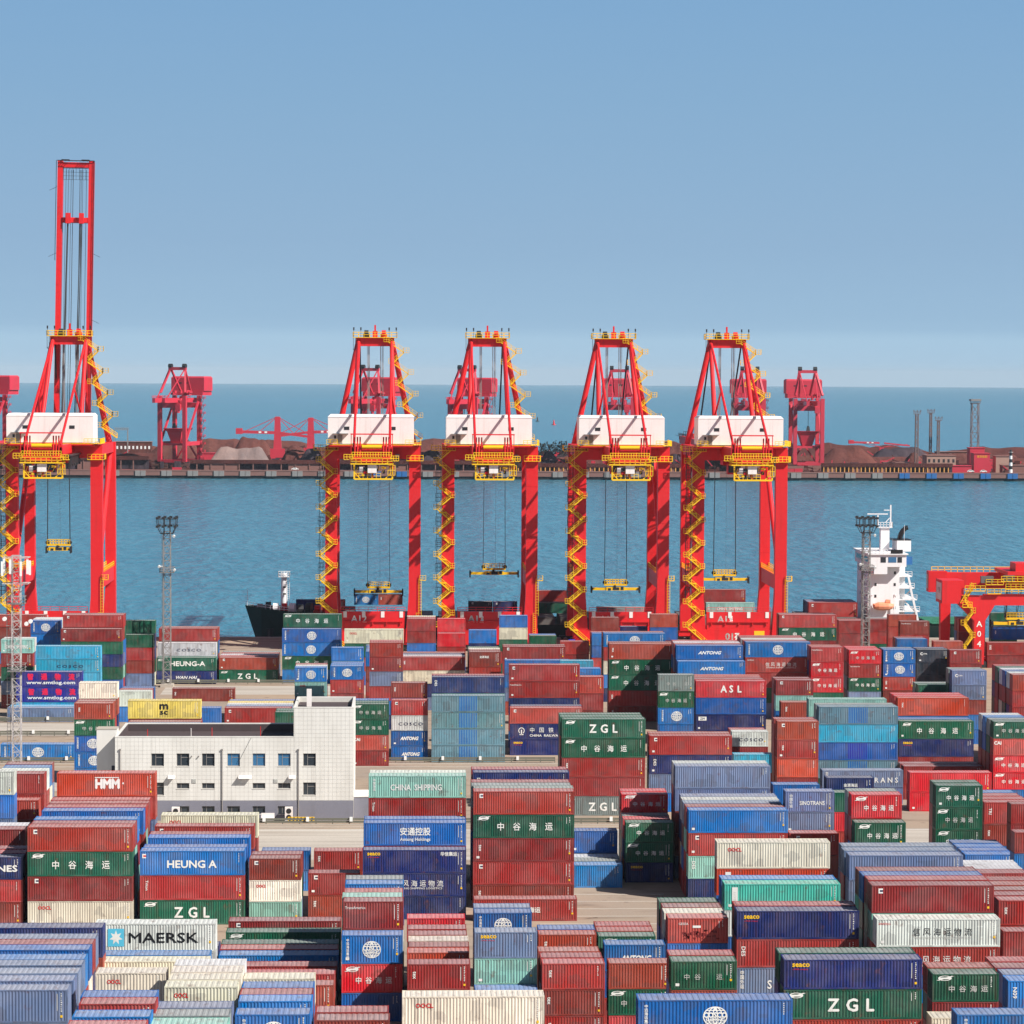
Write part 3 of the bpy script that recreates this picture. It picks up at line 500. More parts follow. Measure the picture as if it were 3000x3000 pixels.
# x | y | bottom | height | length | colour | marking | label (front bottom centre, metres)
YARD = '''
-38.32|320.36|8.70|2.900|40|R|cai|long dark red container with small square logo, just in front of the white building
-38.32|320.36|5.80|2.900|40|G|zh|long green container with white Chinese characters, left of centre, lower yard
-38.32|320.36|2.90|2.900|40|R|cai|long dark red container with small square logo, left of centre, lower yard
-38.32|320.36|0.00|2.900|40|C|oocl|long cream container with red lettering, left of centre, lower yard
-38.34|325.97|8.70|2.900|40|B||long blue container showing mainly its roof, behind a dark red one, before a blue one
-38.24|332.32|8.70|2.900|40|B||long blue container showing mainly its roof, behind a blue one, on a dark red one
-38.20|335.17|8.70|2.900|40|R||long dark red container showing mainly its roof, on a pale green one
-15.75|321.50|5.12|2.560|20|R|mark|short dark red container with small square logo, on a cream one
-15.75|321.50|2.56|2.560|20|C|oocl|short cream container with red lettering, left of centre, lower yard
-15.75|321.50|0.00|2.560|20|L||short pale green container, left of centre, lower yard
-8.88|341.30|2.56|2.560|20|R|tex|short dark red container with vertical white lettering, left of centre, lower yard, topmost
-8.98|325.00|2.66|2.661|20|R|cai|short dark red container with small square logo, right of a short cream one
-8.98|325.00|0.00|2.661|20|R|tex|short dark red container with vertical white lettering, second from top tier, first such from left
39.98|349.77|11.60|2.900|40|S||long slate blue container, right of a long dark red one
39.98|349.77|8.70|2.900|40|S||long slate blue container showing mainly its roof, under a slate blue one
40.16|334.29|8.46|2.819|40|B|id|long blue container with small white markings
40.16|334.29|5.64|2.819|40|R|cai|long dark red container with small square logo, under a blue one
40.16|334.29|2.82|2.819|40|L|vtx|long pale green container showing mainly its roof
40.16|334.29|0.00|2.819|40|N||long navy container showing mainly its roof, at right, lower yard
0.56|323.69|5.52|2.759|40|N|seaco2|long navy container with yellow and white lettering
0.56|323.69|2.76|2.759|40|N|xfw|long navy container with white characters
0.56|323.69|0.00|2.759|40|N||long navy container, at the middle of the yard
0.60|326.54|8.28|2.759|40|B|antongh|long blue container with white Chinese and small lettering
22.34|270.66|5.34|2.671|20|B|antong|short blue container with slanted white lettering, near the bottom edge right of centre
9.80|287.61|5.26|2.629|20|B|globe|short blue container with white globe emblem, at the middle of the yard
14.04|346.96|11.30|2.825|40|N|vtx|long navy container with vertical white lettering, at the middle of the yard
13.64|322.45|0.00|2.641|40|R|txr|long dark red container with white lettering
71.74|336.92|2.66|2.663|20|B||short blue container showing mainly its roof, at right, lower yard
13.73|330.44|11.37|2.842|40|R|cai|long dark red container with small square logo, left of a long grey one
13.73|330.44|8.52|2.842|40|G|zh|long green container with white Chinese characters, at the middle of the yard
13.73|330.44|5.68|2.842|40|R|tex|long dark red container with vertical white lettering, under a green one, before a grey one
13.73|330.44|2.84|2.842|40|R|cai|long dark red container with small square logo, under a dark red one
13.73|330.44|0.00|2.842|40|R|tex|long dark red container with vertical white lettering, fifth from top tier, before a grey one
58.30|250.70|5.80|2.900|20|B|vtx|short blue container with vertical white lettering
50.11|354.57|8.54|2.847|20|B||short blue container, at right, lower yard
0.91|344.73|11.21|2.801|40|L|chsh|long pale green container with white capital lettering
0.91|344.73|8.40|2.801|40|R|triton|long dark red container with vertical white lettering, under a pale green one
-3.71|272.21|5.80|2.900|20|B|globe|short blue container with white globe emblem, on a bright red one
-3.71|272.21|2.90|2.900|20|r|zh|short bright red container with white Chinese characters, near the bottom edge left of centre
-3.71|272.21|0.00|2.900|20|B||short blue container, under a bright red one
-3.63|274.71|8.70|2.900|20|R|trans|short dark red container with small white lettering, left of centre, lower yard
-3.64|284.20|8.70|2.900|20|B|txt|short blue container showing mainly its roof, left of centre, lower yard
24.08|214.33|12.80|2.560|40|B|globe|long blue container with white globe emblem, near the bottom edge right of centre
49.91|217.19|10.76|2.689|40|B|globe|long blue container with white globe emblem, at the bottom right corner
-49.39|430.96|10.24|2.560|20|R|tex|short dark red container with vertical white lettering, left of the white building
-49.39|430.96|7.68|2.560|20|G|zhw|short green container with worn white characters, left of the white building
-49.39|430.96|5.12|2.560|20|B|globe|short blue container with white globe emblem, left of the white building, under a green one
-49.39|430.96|2.56|2.560|20|B|globe|short blue container with white globe emblem, under a blue one
-49.32|436.66|12.80|2.560|20|C||short cream container, behind the white building
-19.04|525.91|5.52|2.759|20|B|globe|short blue container with white globe emblem, on a pale green one
-19.04|525.91|2.76|2.759|20|L|oocl|short pale green container with red lettering
-11.79|510.06|7.68|2.560|20|B|globe|short blue container with white globe emblem, on a dark red one
-11.79|510.06|5.12|2.560|20|R||short dark red container, behind the white building
-11.85|518.61|10.24|2.560|20|B||short blue container, below the second red crane
-74.43|564.55|10.95|2.736|20|B|globe|short blue container with white globe emblem, below the tall raised-boom crane
-61.92|458.97|0.00|2.560|40|B|globe|long blue container with white globe emblem, left of the white building
-64.80|524.00|10.00|2.500|40|E||long light blue container, below the tall raised-boom crane
-64.80|524.00|7.50|2.500|40|E|coscow|long light blue container with dark spaced lettering
-46.31|570.67|2.76|2.759|40|G|heunga|long green container with bold white lettering
-46.31|570.67|0.00|2.759|40|N|wanhai|long navy container with slanted white lettering
-46.40|573.52|5.52|2.759|40|W|coscow|long white container with dark spaced lettering
-46.36|576.37|8.28|2.759|40|R|cai|long dark red container with small square logo, behind a white one, on a green one
-83.11|585.00|10.45|2.613|40|R||long dark red container, below the tall raised-boom crane
-64.14|555.90|10.24|2.560|40|R|mark|long dark red container with small square logo, topmost, second such from left
-64.08|558.75|12.80|2.560|40|R|cai|long dark red container with small square logo, behind a dark red one
-40.52|540.48|0.00|2.560|40|R|tex|long dark red container with vertical white lettering, behind the white building
-27.98|506.28|0.00|2.900|40|R|mark|long dark red container with small square logo, behind the white building
-68.09|508.80|0.00|2.575|40|S||long slate blue container, left of the white building
-75.21|529.00|10.60|2.650|20|L|chsh|short pale green container with white capital lettering
-75.21|529.00|7.95|2.650|20|R||short dark red container, below the tall raised-boom crane
-33.74|574.67|2.56|2.560|40|R|cai|long dark red container with small square logo, below the second red crane
-33.74|574.67|0.00|2.560|40|G|zgl|long green container with big white letters, behind the white building
-20.54|572.50|8.49|2.831|40|B|globe|long blue container with white globe emblem, on a blue one
-20.54|572.50|5.66|2.831|40|B|globe|long blue container with white globe emblem, under a blue one
-20.54|572.50|2.83|2.831|40|G|zh|long green container with white Chinese characters, under a blue one
-20.44|575.35|11.32|2.831|40|G|zh|long green container with white Chinese characters, behind a blue one
-7.53|568.57|8.70|2.900|40|C|oocl|long cream container with red lettering, below the second red crane
23.09|473.37|11.51|2.878|40|R|mark|long dark red container with small square logo, on a dark red one, topmost
23.09|473.37|8.63|2.878|40|R|trans|long dark red container with small white lettering, right of the building, mid yard
23.09|473.37|5.76|2.878|40|N||long navy container, right of the building, mid yard
22.96|464.00|5.38|2.689|40|p|cai|long salmon red container with small square logo
22.96|464.00|2.69|2.689|40|N|crail|long navy container with white railway emblem
22.96|464.00|0.00|2.689|40|N|seaco|long navy container with yellow lettering, right of the building, mid yard
30.64|478.00|8.88|2.960|20|R||short dark red container, right of the building, mid yard
9.65|455.82|8.34|2.779|40|X||long grey blue container with bright blue band, right of the building, mid yard, topmost
9.65|455.82|5.56|2.779|40|X||long grey blue container with bright blue band, second from top tier
9.65|455.82|2.78|2.779|40|X||long grey blue container with bright blue band, third from top tier
9.65|455.82|0.00|2.779|40|X||long grey blue container with bright blue band, fourth from top tier, before a navy one
9.67|458.67|11.12|2.779|40|N|vtx|long navy container with vertical white lettering, behind a grey blue one
-6.54|451.28|7.68|2.560|20|G|zhw|short green container with worn white characters, just right of the white building, topmost
-6.54|451.28|5.12|2.560|20|G|zhw|short green container with worn white characters, left of a short white one
-6.54|451.28|2.56|2.560|20|p|dii|short salmon red container with white corner letters, just right of the white building
-6.54|451.28|0.00|2.560|20|R||short dark red container, just right of the white building
-0.09|456.71|7.68|2.560|20|R|mark|short dark red container with small square logo, just right of the white building
-0.09|456.71|5.12|2.560|20|W|coscow|short white container with dark spaced lettering, just right of the white building
-0.09|456.71|2.56|2.560|20|B|antong|short blue container with slanted white lettering, under a white one
-0.09|456.71|0.00|2.560|20|B|antong|short blue container with slanted white lettering, under a blue one
-0.17|459.56|10.24|2.560|20|R|tex|short dark red container with vertical white lettering, just right of the white building
28.24|400.13|11.36|2.841|40|G|zgl|long green container with big white letters, right of the building, mid yard
28.24|400.13|8.52|2.841|40|G|zh|long green container with white Chinese characters, left of a long dark red one
28.24|400.13|5.68|2.841|40|R|tex|long dark red container with vertical white lettering, left of a long navy one
28.24|400.13|2.84|2.841|40|R|tex|long dark red container with vertical white lettering, on a grey one
28.24|400.13|0.00|2.841|40|M|zgl|long grey container with big white letters
42.92|509.21|11.60|2.900|40|R|tex|long dark red container with vertical white lettering, below the fourth red crane
42.92|509.21|8.70|2.900|40|G|zh|long green container with white Chinese characters, below the fourth red crane
42.92|509.21|5.80|2.900|40|G|zh|long green container with white Chinese characters, right of a short dark red one
42.92|509.21|2.90|2.900|40|R|tex|long dark red container with vertical white lettering, left of a short green one
42.92|509.21|0.00|2.900|40|R|tex|long dark red container with vertical white lettering, fifth from top tier, second such from left
44.05|540.01|10.85|2.713|40|B|globe|long blue container with white globe emblem, below the fourth red crane
-4.35|497.46|13.21|2.642|20|R||short dark red container, left of a short dark red one
-4.35|497.46|10.57|2.642|20|R||short dark red container, under a dark red one
-4.35|497.46|7.92|2.642|20|S||short slate blue container, just right of the white building
44.77|461.76|11.15|2.788|20|M|worn|short grey container with worn markings
44.77|461.76|8.36|2.788|20|G|zhw|short green container with worn white characters, right of the building, mid yard
44.77|461.76|5.58|2.788|20|B|globe|short blue container with white globe emblem, right of the building, mid yard
4.35|526.16|7.68|2.560|40|R|tex|long dark red container with vertical white lettering, below the middle red crane
14.18|522.89|8.70|2.900|20|R|txt2|short dark red container with small white lettering, below the middle red crane
24.04|533.69|8.66|2.888|40|R|mark|long dark red container with small square logo, right of a short dark red one
54.32|494.74|10.24|2.560|40|B|antong|long blue container with slanted white lettering, right of a long green one
54.28|497.59|12.80|2.560|40|B|antong|long blue container with slanted white lettering, behind a blue one
104.70|515.41|10.24|2.560|20|R|mark|short dark red container with small square logo, near the yard crane
97.79|478.00|10.39|2.597|20|S|cma|short slate blue container with small white emblem
97.79|478.00|7.79|2.597|20|S||short slate blue container, in the right half, mid yard
89.56|468.00|6.23|3.115|40|O|tex|long orange container with vertical white lettering
85.04|441.32|5.80|2.900|40|G|zh|long green container with white Chinese characters, in the right half, mid yard
85.04|441.32|2.90|2.900|40|N|seaco|long navy container with yellow lettering, in the right half, mid yard
68.65|418.81|11.02|2.755|40|X||long grey blue container with bright blue band, on a light blue one
68.65|418.81|8.26|2.755|40|E||long light blue container, in the right half, mid yard
68.65|418.81|5.51|2.755|40|Z||long blue container with violet band
68.65|418.81|2.75|2.755|40|X||long grey blue container with bright blue band, under a blue one
68.13|426.00|11.27|2.818|40|L||long pale green container
56.79|400.66|11.05|2.762|20|R|logo|short dark red container with small white logo, in the right half, mid yard
56.79|400.66|8.29|2.762|20|R|tex|short dark red container with vertical white lettering, on a orange one
56.79|400.66|5.52|2.762|20|O|rust|short orange container with rust streaks
56.62|455.99|2.56|2.560|20|W|coscow|short white container with dark spaced lettering, in the right half, mid yard
41.32|403.36|8.49|2.830|40|R|cai|long dark red container with small square logo, right of the building, mid yard
41.32|403.36|5.66|2.830|40|N|vtx|long navy container with vertical white lettering, under a dark red one
68.10|410.85|2.56|2.560|40|S|sino|long slate blue container with spaced white letters
55.81|346.20|10.80|2.699|20|N|txt2|short navy container with small white lettering
68.97|514.36|11.49|2.872|40|B|globe|long blue container with white globe emblem, below the rightmost big crane
68.97|514.36|8.62|2.872|40|R|xfw|long dark red container with white characters, below the rightmost big crane
81.14|415.00|2.57|2.569|40|R|ltx|long dark red container with small white lettering, at right, lower yard
80.03|403.75|2.90|2.900|40|r||long bright red container
80.03|403.75|0.00|2.900|40|r||long bright red container showing mainly its roof
90.33|408.29|10.24|2.560|20|G|zhw|short green container with worn white characters, in the right half, mid yard
90.33|408.29|7.68|2.560|20|p|dii|short salmon red container with white corner letters, in the right half, mid yard
90.33|408.29|5.12|2.560|20|r|zh|short bright red container with white Chinese characters, under a salmon red one
90.33|408.29|2.56|2.560|20|r|zh|short bright red container with white Chinese characters, fourth from top tier
84.22|580.86|10.97|2.743|40|R|mark|long dark red container with small square logo, below the rightmost big crane
84.22|580.86|8.23|2.743|40|G|zh|long green container with white Chinese characters, below the rightmost big crane
104.11|565.07|11.02|2.755|20|R|trans|short dark red container with small white lettering, right of a long green one
55.42|473.41|8.70|2.900|40|r|asl|long bright red container with spaced white letters
55.42|473.41|5.80|2.900|40|B||long blue container, in the right half, mid yard
55.42|473.41|2.90|2.900|40|N|zim|long navy container with white label
133.45|603.45|2.83|2.833|40|R|vtx|long dark red container with vertical white lettering, near the yard crane
62.30|444.00|12.53|2.506|20|R|mark|short dark red container with small square logo, in the right half, mid yard
62.66|440.00|8.94|2.979|20|R|tex|short dark red container with vertical white lettering, right of a long blue one
77.29|507.66|11.28|2.821|20|R|trans|short dark red container with small white lettering, below the rightmost big crane
77.29|507.66|8.46|2.821|20|r|zh|short bright red container with white Chinese characters, below the rightmost big crane
77.29|507.66|5.64|2.821|20|r|zh|short bright red container with white Chinese characters, on a green one
85.18|512.69|10.44|2.610|20|r|zhw|short bright red container with worn white characters
85.18|512.69|7.83|2.610|20|R|trans|short dark red container with small white lettering, under a bright red one
85.18|512.69|5.22|2.610|20|G|zh|short green container with white Chinese characters, in the right half, mid yard
92.05|515.06|10.34|2.584|20|B|globew|short blue container with worn globe emblem, on a blue one
92.05|515.06|7.75|2.584|20|B|globew|short blue container with worn globe emblem, under a blue one
92.05|515.06|5.17|2.584|20|R|tex|short dark red container with vertical white lettering, under a blue one
99.18|519.00|10.03|2.507|20|K|cma|short charcoal container with small white emblem
-10.99|220.51|10.31|2.578|20|B|globe|short blue container with white globe emblem, right of a short slate blue one
-11.03|225.22|10.31|2.578|20|B||short blue container, right of a short cream one
-11.07|227.72|10.31|2.578|20|R||short dark red container showing mainly its roof, behind a blue one
-11.05|230.22|10.31|2.578|20|B||short blue container showing mainly its roof, near the bottom edge left of centre
-11.11|233.72|10.31|2.578|20|C||short cream container showing mainly its roof, behind a blue one
-23.13|213.06|11.60|2.900|20|B||short blue container, at the bottom left corner
-23.13|217.46|11.60|2.900|20|R||short dark red container, at the bottom left corner
-23.31|219.96|11.60|2.900|20|B||short blue container showing mainly its roof, at the bottom left corner
-17.15|213.46|11.00|2.751|20|L||short pale green container showing mainly its roof
-17.23|216.49|11.00|2.751|20|M||short grey container, near the bottom edge left of centre
-17.20|219.23|11.00|2.751|20|S||short slate blue container showing mainly its roof
-4.64|223.92|8.70|2.900|20|R||short dark red container, near the bottom edge left of centre
-4.75|226.77|8.70|2.900|20|R|tex|short dark red container showing mainly its roof, topmost, second such from left
23.67|343.51|0.00|2.900|20|B||short blue container, before a grey one
23.68|352.06|2.90|2.900|20|B||short blue container, behind a white one
70.99|352.32|8.70|2.900|20|G|zh|short green container with white Chinese characters, right of a long bright red one
70.99|352.32|5.80|2.900|20|G|zhw|short green container with worn white characters, at right, lower yard
70.99|352.32|2.90|2.900|20|G|zh|short green container with white Chinese characters, right of a short green one
30.41|347.00|5.12|2.562|20|G|zh|short green container with white Chinese characters, right of a short blue one
30.41|347.00|2.56|2.562|20|G|zh|short green container with white Chinese characters, on a navy one
30.41|347.00|0.00|2.562|20|N|seaco|short navy container with yellow lettering
50.49|246.64|7.68|2.560|20|G|zhw|short green container with worn white characters, at the bottom right corner
50.49|246.64|5.12|2.560|20|R||short dark red container, under a green one
50.56|249.49|7.68|2.560|20|R||short dark red container showing mainly its roof, at the bottom right corner
-25.35|320.87|5.80|2.900|40|B|heung|long blue container with bold white lettering
-25.35|320.87|2.90|2.900|40|R|triton|long dark red container with vertical white lettering, left of centre, lower yard
-25.35|320.87|0.00|2.900|40|G|zgl|long green container with big white letters, left of centre, lower yard
-25.24|323.37|5.80|2.900|40|B||long blue container showing mainly its roof, left of centre, lower yard
-25.31|330.08|5.80|2.900|40|B||long blue container showing mainly its roof, topmost, sixth such from left
-25.26|338.50|5.80|2.900|40|R|t2|long dark red container showing mainly its roof, before a cream one
-25.27|347.07|5.80|2.900|40|C|oocl|long cream container with red lettering, just in front of the white building
-37.84|343.40|11.64|2.910|40|O|hmm|long orange container with white block letters
-53.06|349.12|7.71|2.571|40|R||long dark red container, just in front of the white building, on a dark red one
-52.96|336.31|5.80|2.900|40|R||long dark red container, before a white one
-25.74|278.21|5.80|2.900|40|W|maersk|long white container with bold black lettering
-25.36|263.50|5.34|2.670|40|C||long cream container showing mainly its roof
-25.45|266.35|5.34|2.670|40|B||long blue container showing mainly its roof, behind a cream one
-41.35|464.00|6.19|3.097|40|Y|msc|long yellow container with black letters
-41.03|457.00|3.12|3.120|40|S||long slate blue container showing mainly its roof, behind the white building
-51.17|320.89|5.34|2.669|40|N|nes|long navy container with white lettering
-51.17|320.89|2.67|2.669|40|R||long dark red container, under a navy one
-51.17|320.89|0.00|2.669|40|R||long dark red container, under a dark red one
5.48|234.23|8.38|2.794|40|C|oocl|long cream container with red lettering, near the bottom edge at centre
-23.98|236.45|10.24|2.560|20|C|oocl|short cream container with red lettering, at the bottom left corner
-17.27|227.44|10.89|2.723|20|C|oocl|short cream container with red lettering, near the bottom edge left of centre
-17.18|230.29|10.89|2.723|20|C||short cream container showing mainly its roof, before a cream one
-17.21|233.14|10.89|2.723|20|C||short cream container showing mainly its roof, right of a long cream one
-17.17|235.99|10.89|2.723|20|W||short white container showing mainly its roof
39.04|293.10|11.51|2.879|40|C|oocl|long cream container with red lettering, at right, lower yard
39.04|293.10|8.64|2.879|40|O|hap|long orange container showing mainly its roof
28.82|272.72|7.68|2.560|20|p|peel|short salmon red container with dark repaired patches
28.71|275.57|7.68|2.560|20|C||short cream container showing mainly its roof, at right, lower yard
49.58|334.80|5.57|2.784|20|R|logo|short dark red container with small white logo, at right, lower yard
2.83|263.45|5.12|2.560|20|R|tex|short dark red container with vertical white lettering, right of a short bright red one
2.80|268.73|5.12|2.560|20|O|ytx|short orange container showing mainly its roof
2.76|285.90|5.12|2.560|20|r|oocl|short bright red container showing mainly its roof
-13.40|265.92|2.56|2.560|40|R||long dark red container showing mainly its roof, right of a short blue one
-13.45|270.89|2.56|2.560|40|R|k|long dark red container showing mainly its roof, left of a short bright red one
-13.37|274.56|2.56|2.560|40|R||long dark red container showing mainly its roof, on a cream one
-13.36|279.78|2.56|2.560|40|B||long blue container showing mainly its roof, right of a short white one
-13.49|282.81|2.56|2.560|40|R||long dark red container showing mainly its roof, before a green one
-13.51|285.46|2.56|2.560|40|G||long green container showing mainly its roof, near the bottom edge left of centre
-13.40|291.38|2.56|2.560|40|G|zhlogo|long green container with white oval logo
-13.52|297.35|2.56|2.560|40|R|k|long dark red container with small white logo
22.88|287.42|2.70|2.700|20|G|zhlogo|short green container showing mainly its roof
78.26|356.86|5.80|2.900|20|R|vt2|short dark red container with vertical white lettering, topmost, right of a short green one
78.26|356.86|2.90|2.900|20|R|tex|short dark red container with vertical white lettering, at right, lower yard, second from top tier
63.73|280.24|7.88|2.625|20|R|tex|short dark red container with vertical white lettering, at right, lower yard, third such from left
62.74|273.41|5.78|2.892|20|R||short dark red container, at the bottom right corner, topmost
22.26|263.58|5.12|2.560|20|R|rust|short dark red container with rust streaks
22.26|263.58|2.56|2.560|20|G|zhworn|short green container with worn white characters, near the bottom edge at centre
55.69|322.91|8.70|2.900|20|G|zh|short green container with white Chinese characters, right of a short dark red one
55.71|325.76|11.60|2.900|20|r|zh|short bright red container with white Chinese characters, behind a green one
30.52|356.00|7.44|2.479|20|r|zh|short bright red container with white Chinese characters, at the middle of the yard
38.55|270.56|8.52|2.838|40|N|seaco|long navy container with yellow lettering, right of a short salmon red one
38.55|270.56|5.68|2.838|40|R|vtx|long dark red container with vertical white lettering, near the bottom edge right of centre
38.55|270.56|2.84|2.838|40|S|sino|long slate blue container showing mainly its roof, near the bottom edge right of centre
38.66|273.41|8.52|2.838|40|R||long dark red container showing mainly its roof, behind a navy one
38.94|238.85|10.62|2.654|40|N|seaco|long navy container with yellow lettering, on a green one
38.94|238.85|7.96|2.654|40|G|zgl|long green container with big white letters, near the bottom edge right of centre
38.94|238.85|5.31|2.654|40|R||long dark red container, near the bottom edge right of centre
38.85|241.70|10.62|2.654|40|G||long green container showing mainly its roof, near the bottom edge right of centre
9.34|265.49|7.75|2.584|20|S|seaco|short slate blue container with yellow lettering
9.34|265.49|5.17|2.584|20|L||short pale green container, near the bottom edge at centre
49.48|338.00|10.43|2.607|20|S|sino20|short slate blue container with white lettering
49.48|338.00|7.82|2.607|20|S||short slate blue container, at right, lower yard
52.94|290.63|10.70|2.675|40|S||long slate blue container, right of a long cream one
52.83|293.48|10.70|2.675|40|S||long slate blue container showing mainly its roof, right of a long cream one
53.04|296.33|10.70|2.675|40|S||long slate blue container showing mainly its roof, on a navy one
-35.33|235.39|8.70|2.900|40|S||long slate blue container, at the bottom left corner
-35.28|238.98|8.70|2.900|40|S||long slate blue container showing mainly its roof, topmost, first such from left
-35.23|241.96|8.70|2.900|40|S||long slate blue container showing mainly its roof, topmost, third such from left
-35.30|245.30|8.70|2.900|40|S||long slate blue container showing mainly its roof, left of a long cream one
-35.34|247.80|8.70|2.900|40|B||long blue container showing mainly its roof, behind a slate blue one
-35.43|251.89|8.70|2.900|40|B||long blue container showing mainly its roof, on a cream one
-35.40|254.39|8.70|2.900|40|R||long dark red container showing mainly its roof, at the bottom left corner
-35.42|256.89|8.70|2.900|40|S||long slate blue container showing mainly its roof, behind a dark red one
-35.31|261.99|8.70|2.900|40|N|seaco|long navy container showing mainly its roof, at the bottom left corner
-67.26|515.00|5.71|2.856|40|I|smt|long deep blue container with crimson characters and web address, on a deep blue one
-67.26|515.00|2.86|2.856|40|I|smt|long deep blue container with crimson characters and web address, under a deep blue one
15.83|263.51|5.12|2.560|20|R|tex|short dark red container with vertical white lettering, topmost, right of a short pale green one
15.83|263.51|2.56|2.560|20|R|tex|short dark red container with vertical white lettering, right of a long cream one
15.83|263.51|0.00|2.560|20|R|tex|short dark red container with vertical white lettering, third from top tier, first such from left
15.77|266.36|5.12|2.560|20|R||short dark red container showing mainly its roof, near the bottom edge at centre
16.54|286.46|2.90|2.900|20|R|tex|short dark red container with vertical white lettering, right of a short slate blue one
39.09|286.10|8.37|2.791|40|T|hap|long turquoise container with white vertical strip
39.08|288.95|8.37|2.791|40|B||long blue container showing mainly its roof, behind a turquoise one
-52.21|343.00|11.87|2.967|20|W|logo|short white container with small white logo
27.06|250.47|7.99|2.663|20|G|worn|short green container with worn markings
27.13|253.32|7.99|2.663|20|R||short dark red container showing mainly its roof, near the bottom edge right of centre
-49.67|352.00|10.59|2.647|20|R||short dark red container, just in front of the white building
51.94|267.19|8.40|2.799|40|W|xf|long white container with black Chinese characters
51.94|267.19|5.60|2.799|40|R|xfw|long dark red container with white characters, at the bottom right corner
51.89|270.00|11.20|2.799|40|R|cai|long dark red container with small square logo, at right, lower yard, behind a white one
52.02|273.05|11.20|2.799|40|R||long dark red container showing mainly its roof, at right, lower yard, before a blue one
51.89|275.55|11.20|2.799|40|B||long blue container showing mainly its roof, right of a long blue one
51.89|278.05|11.20|2.799|40|R||long dark red container showing mainly its roof, on a green one
'''
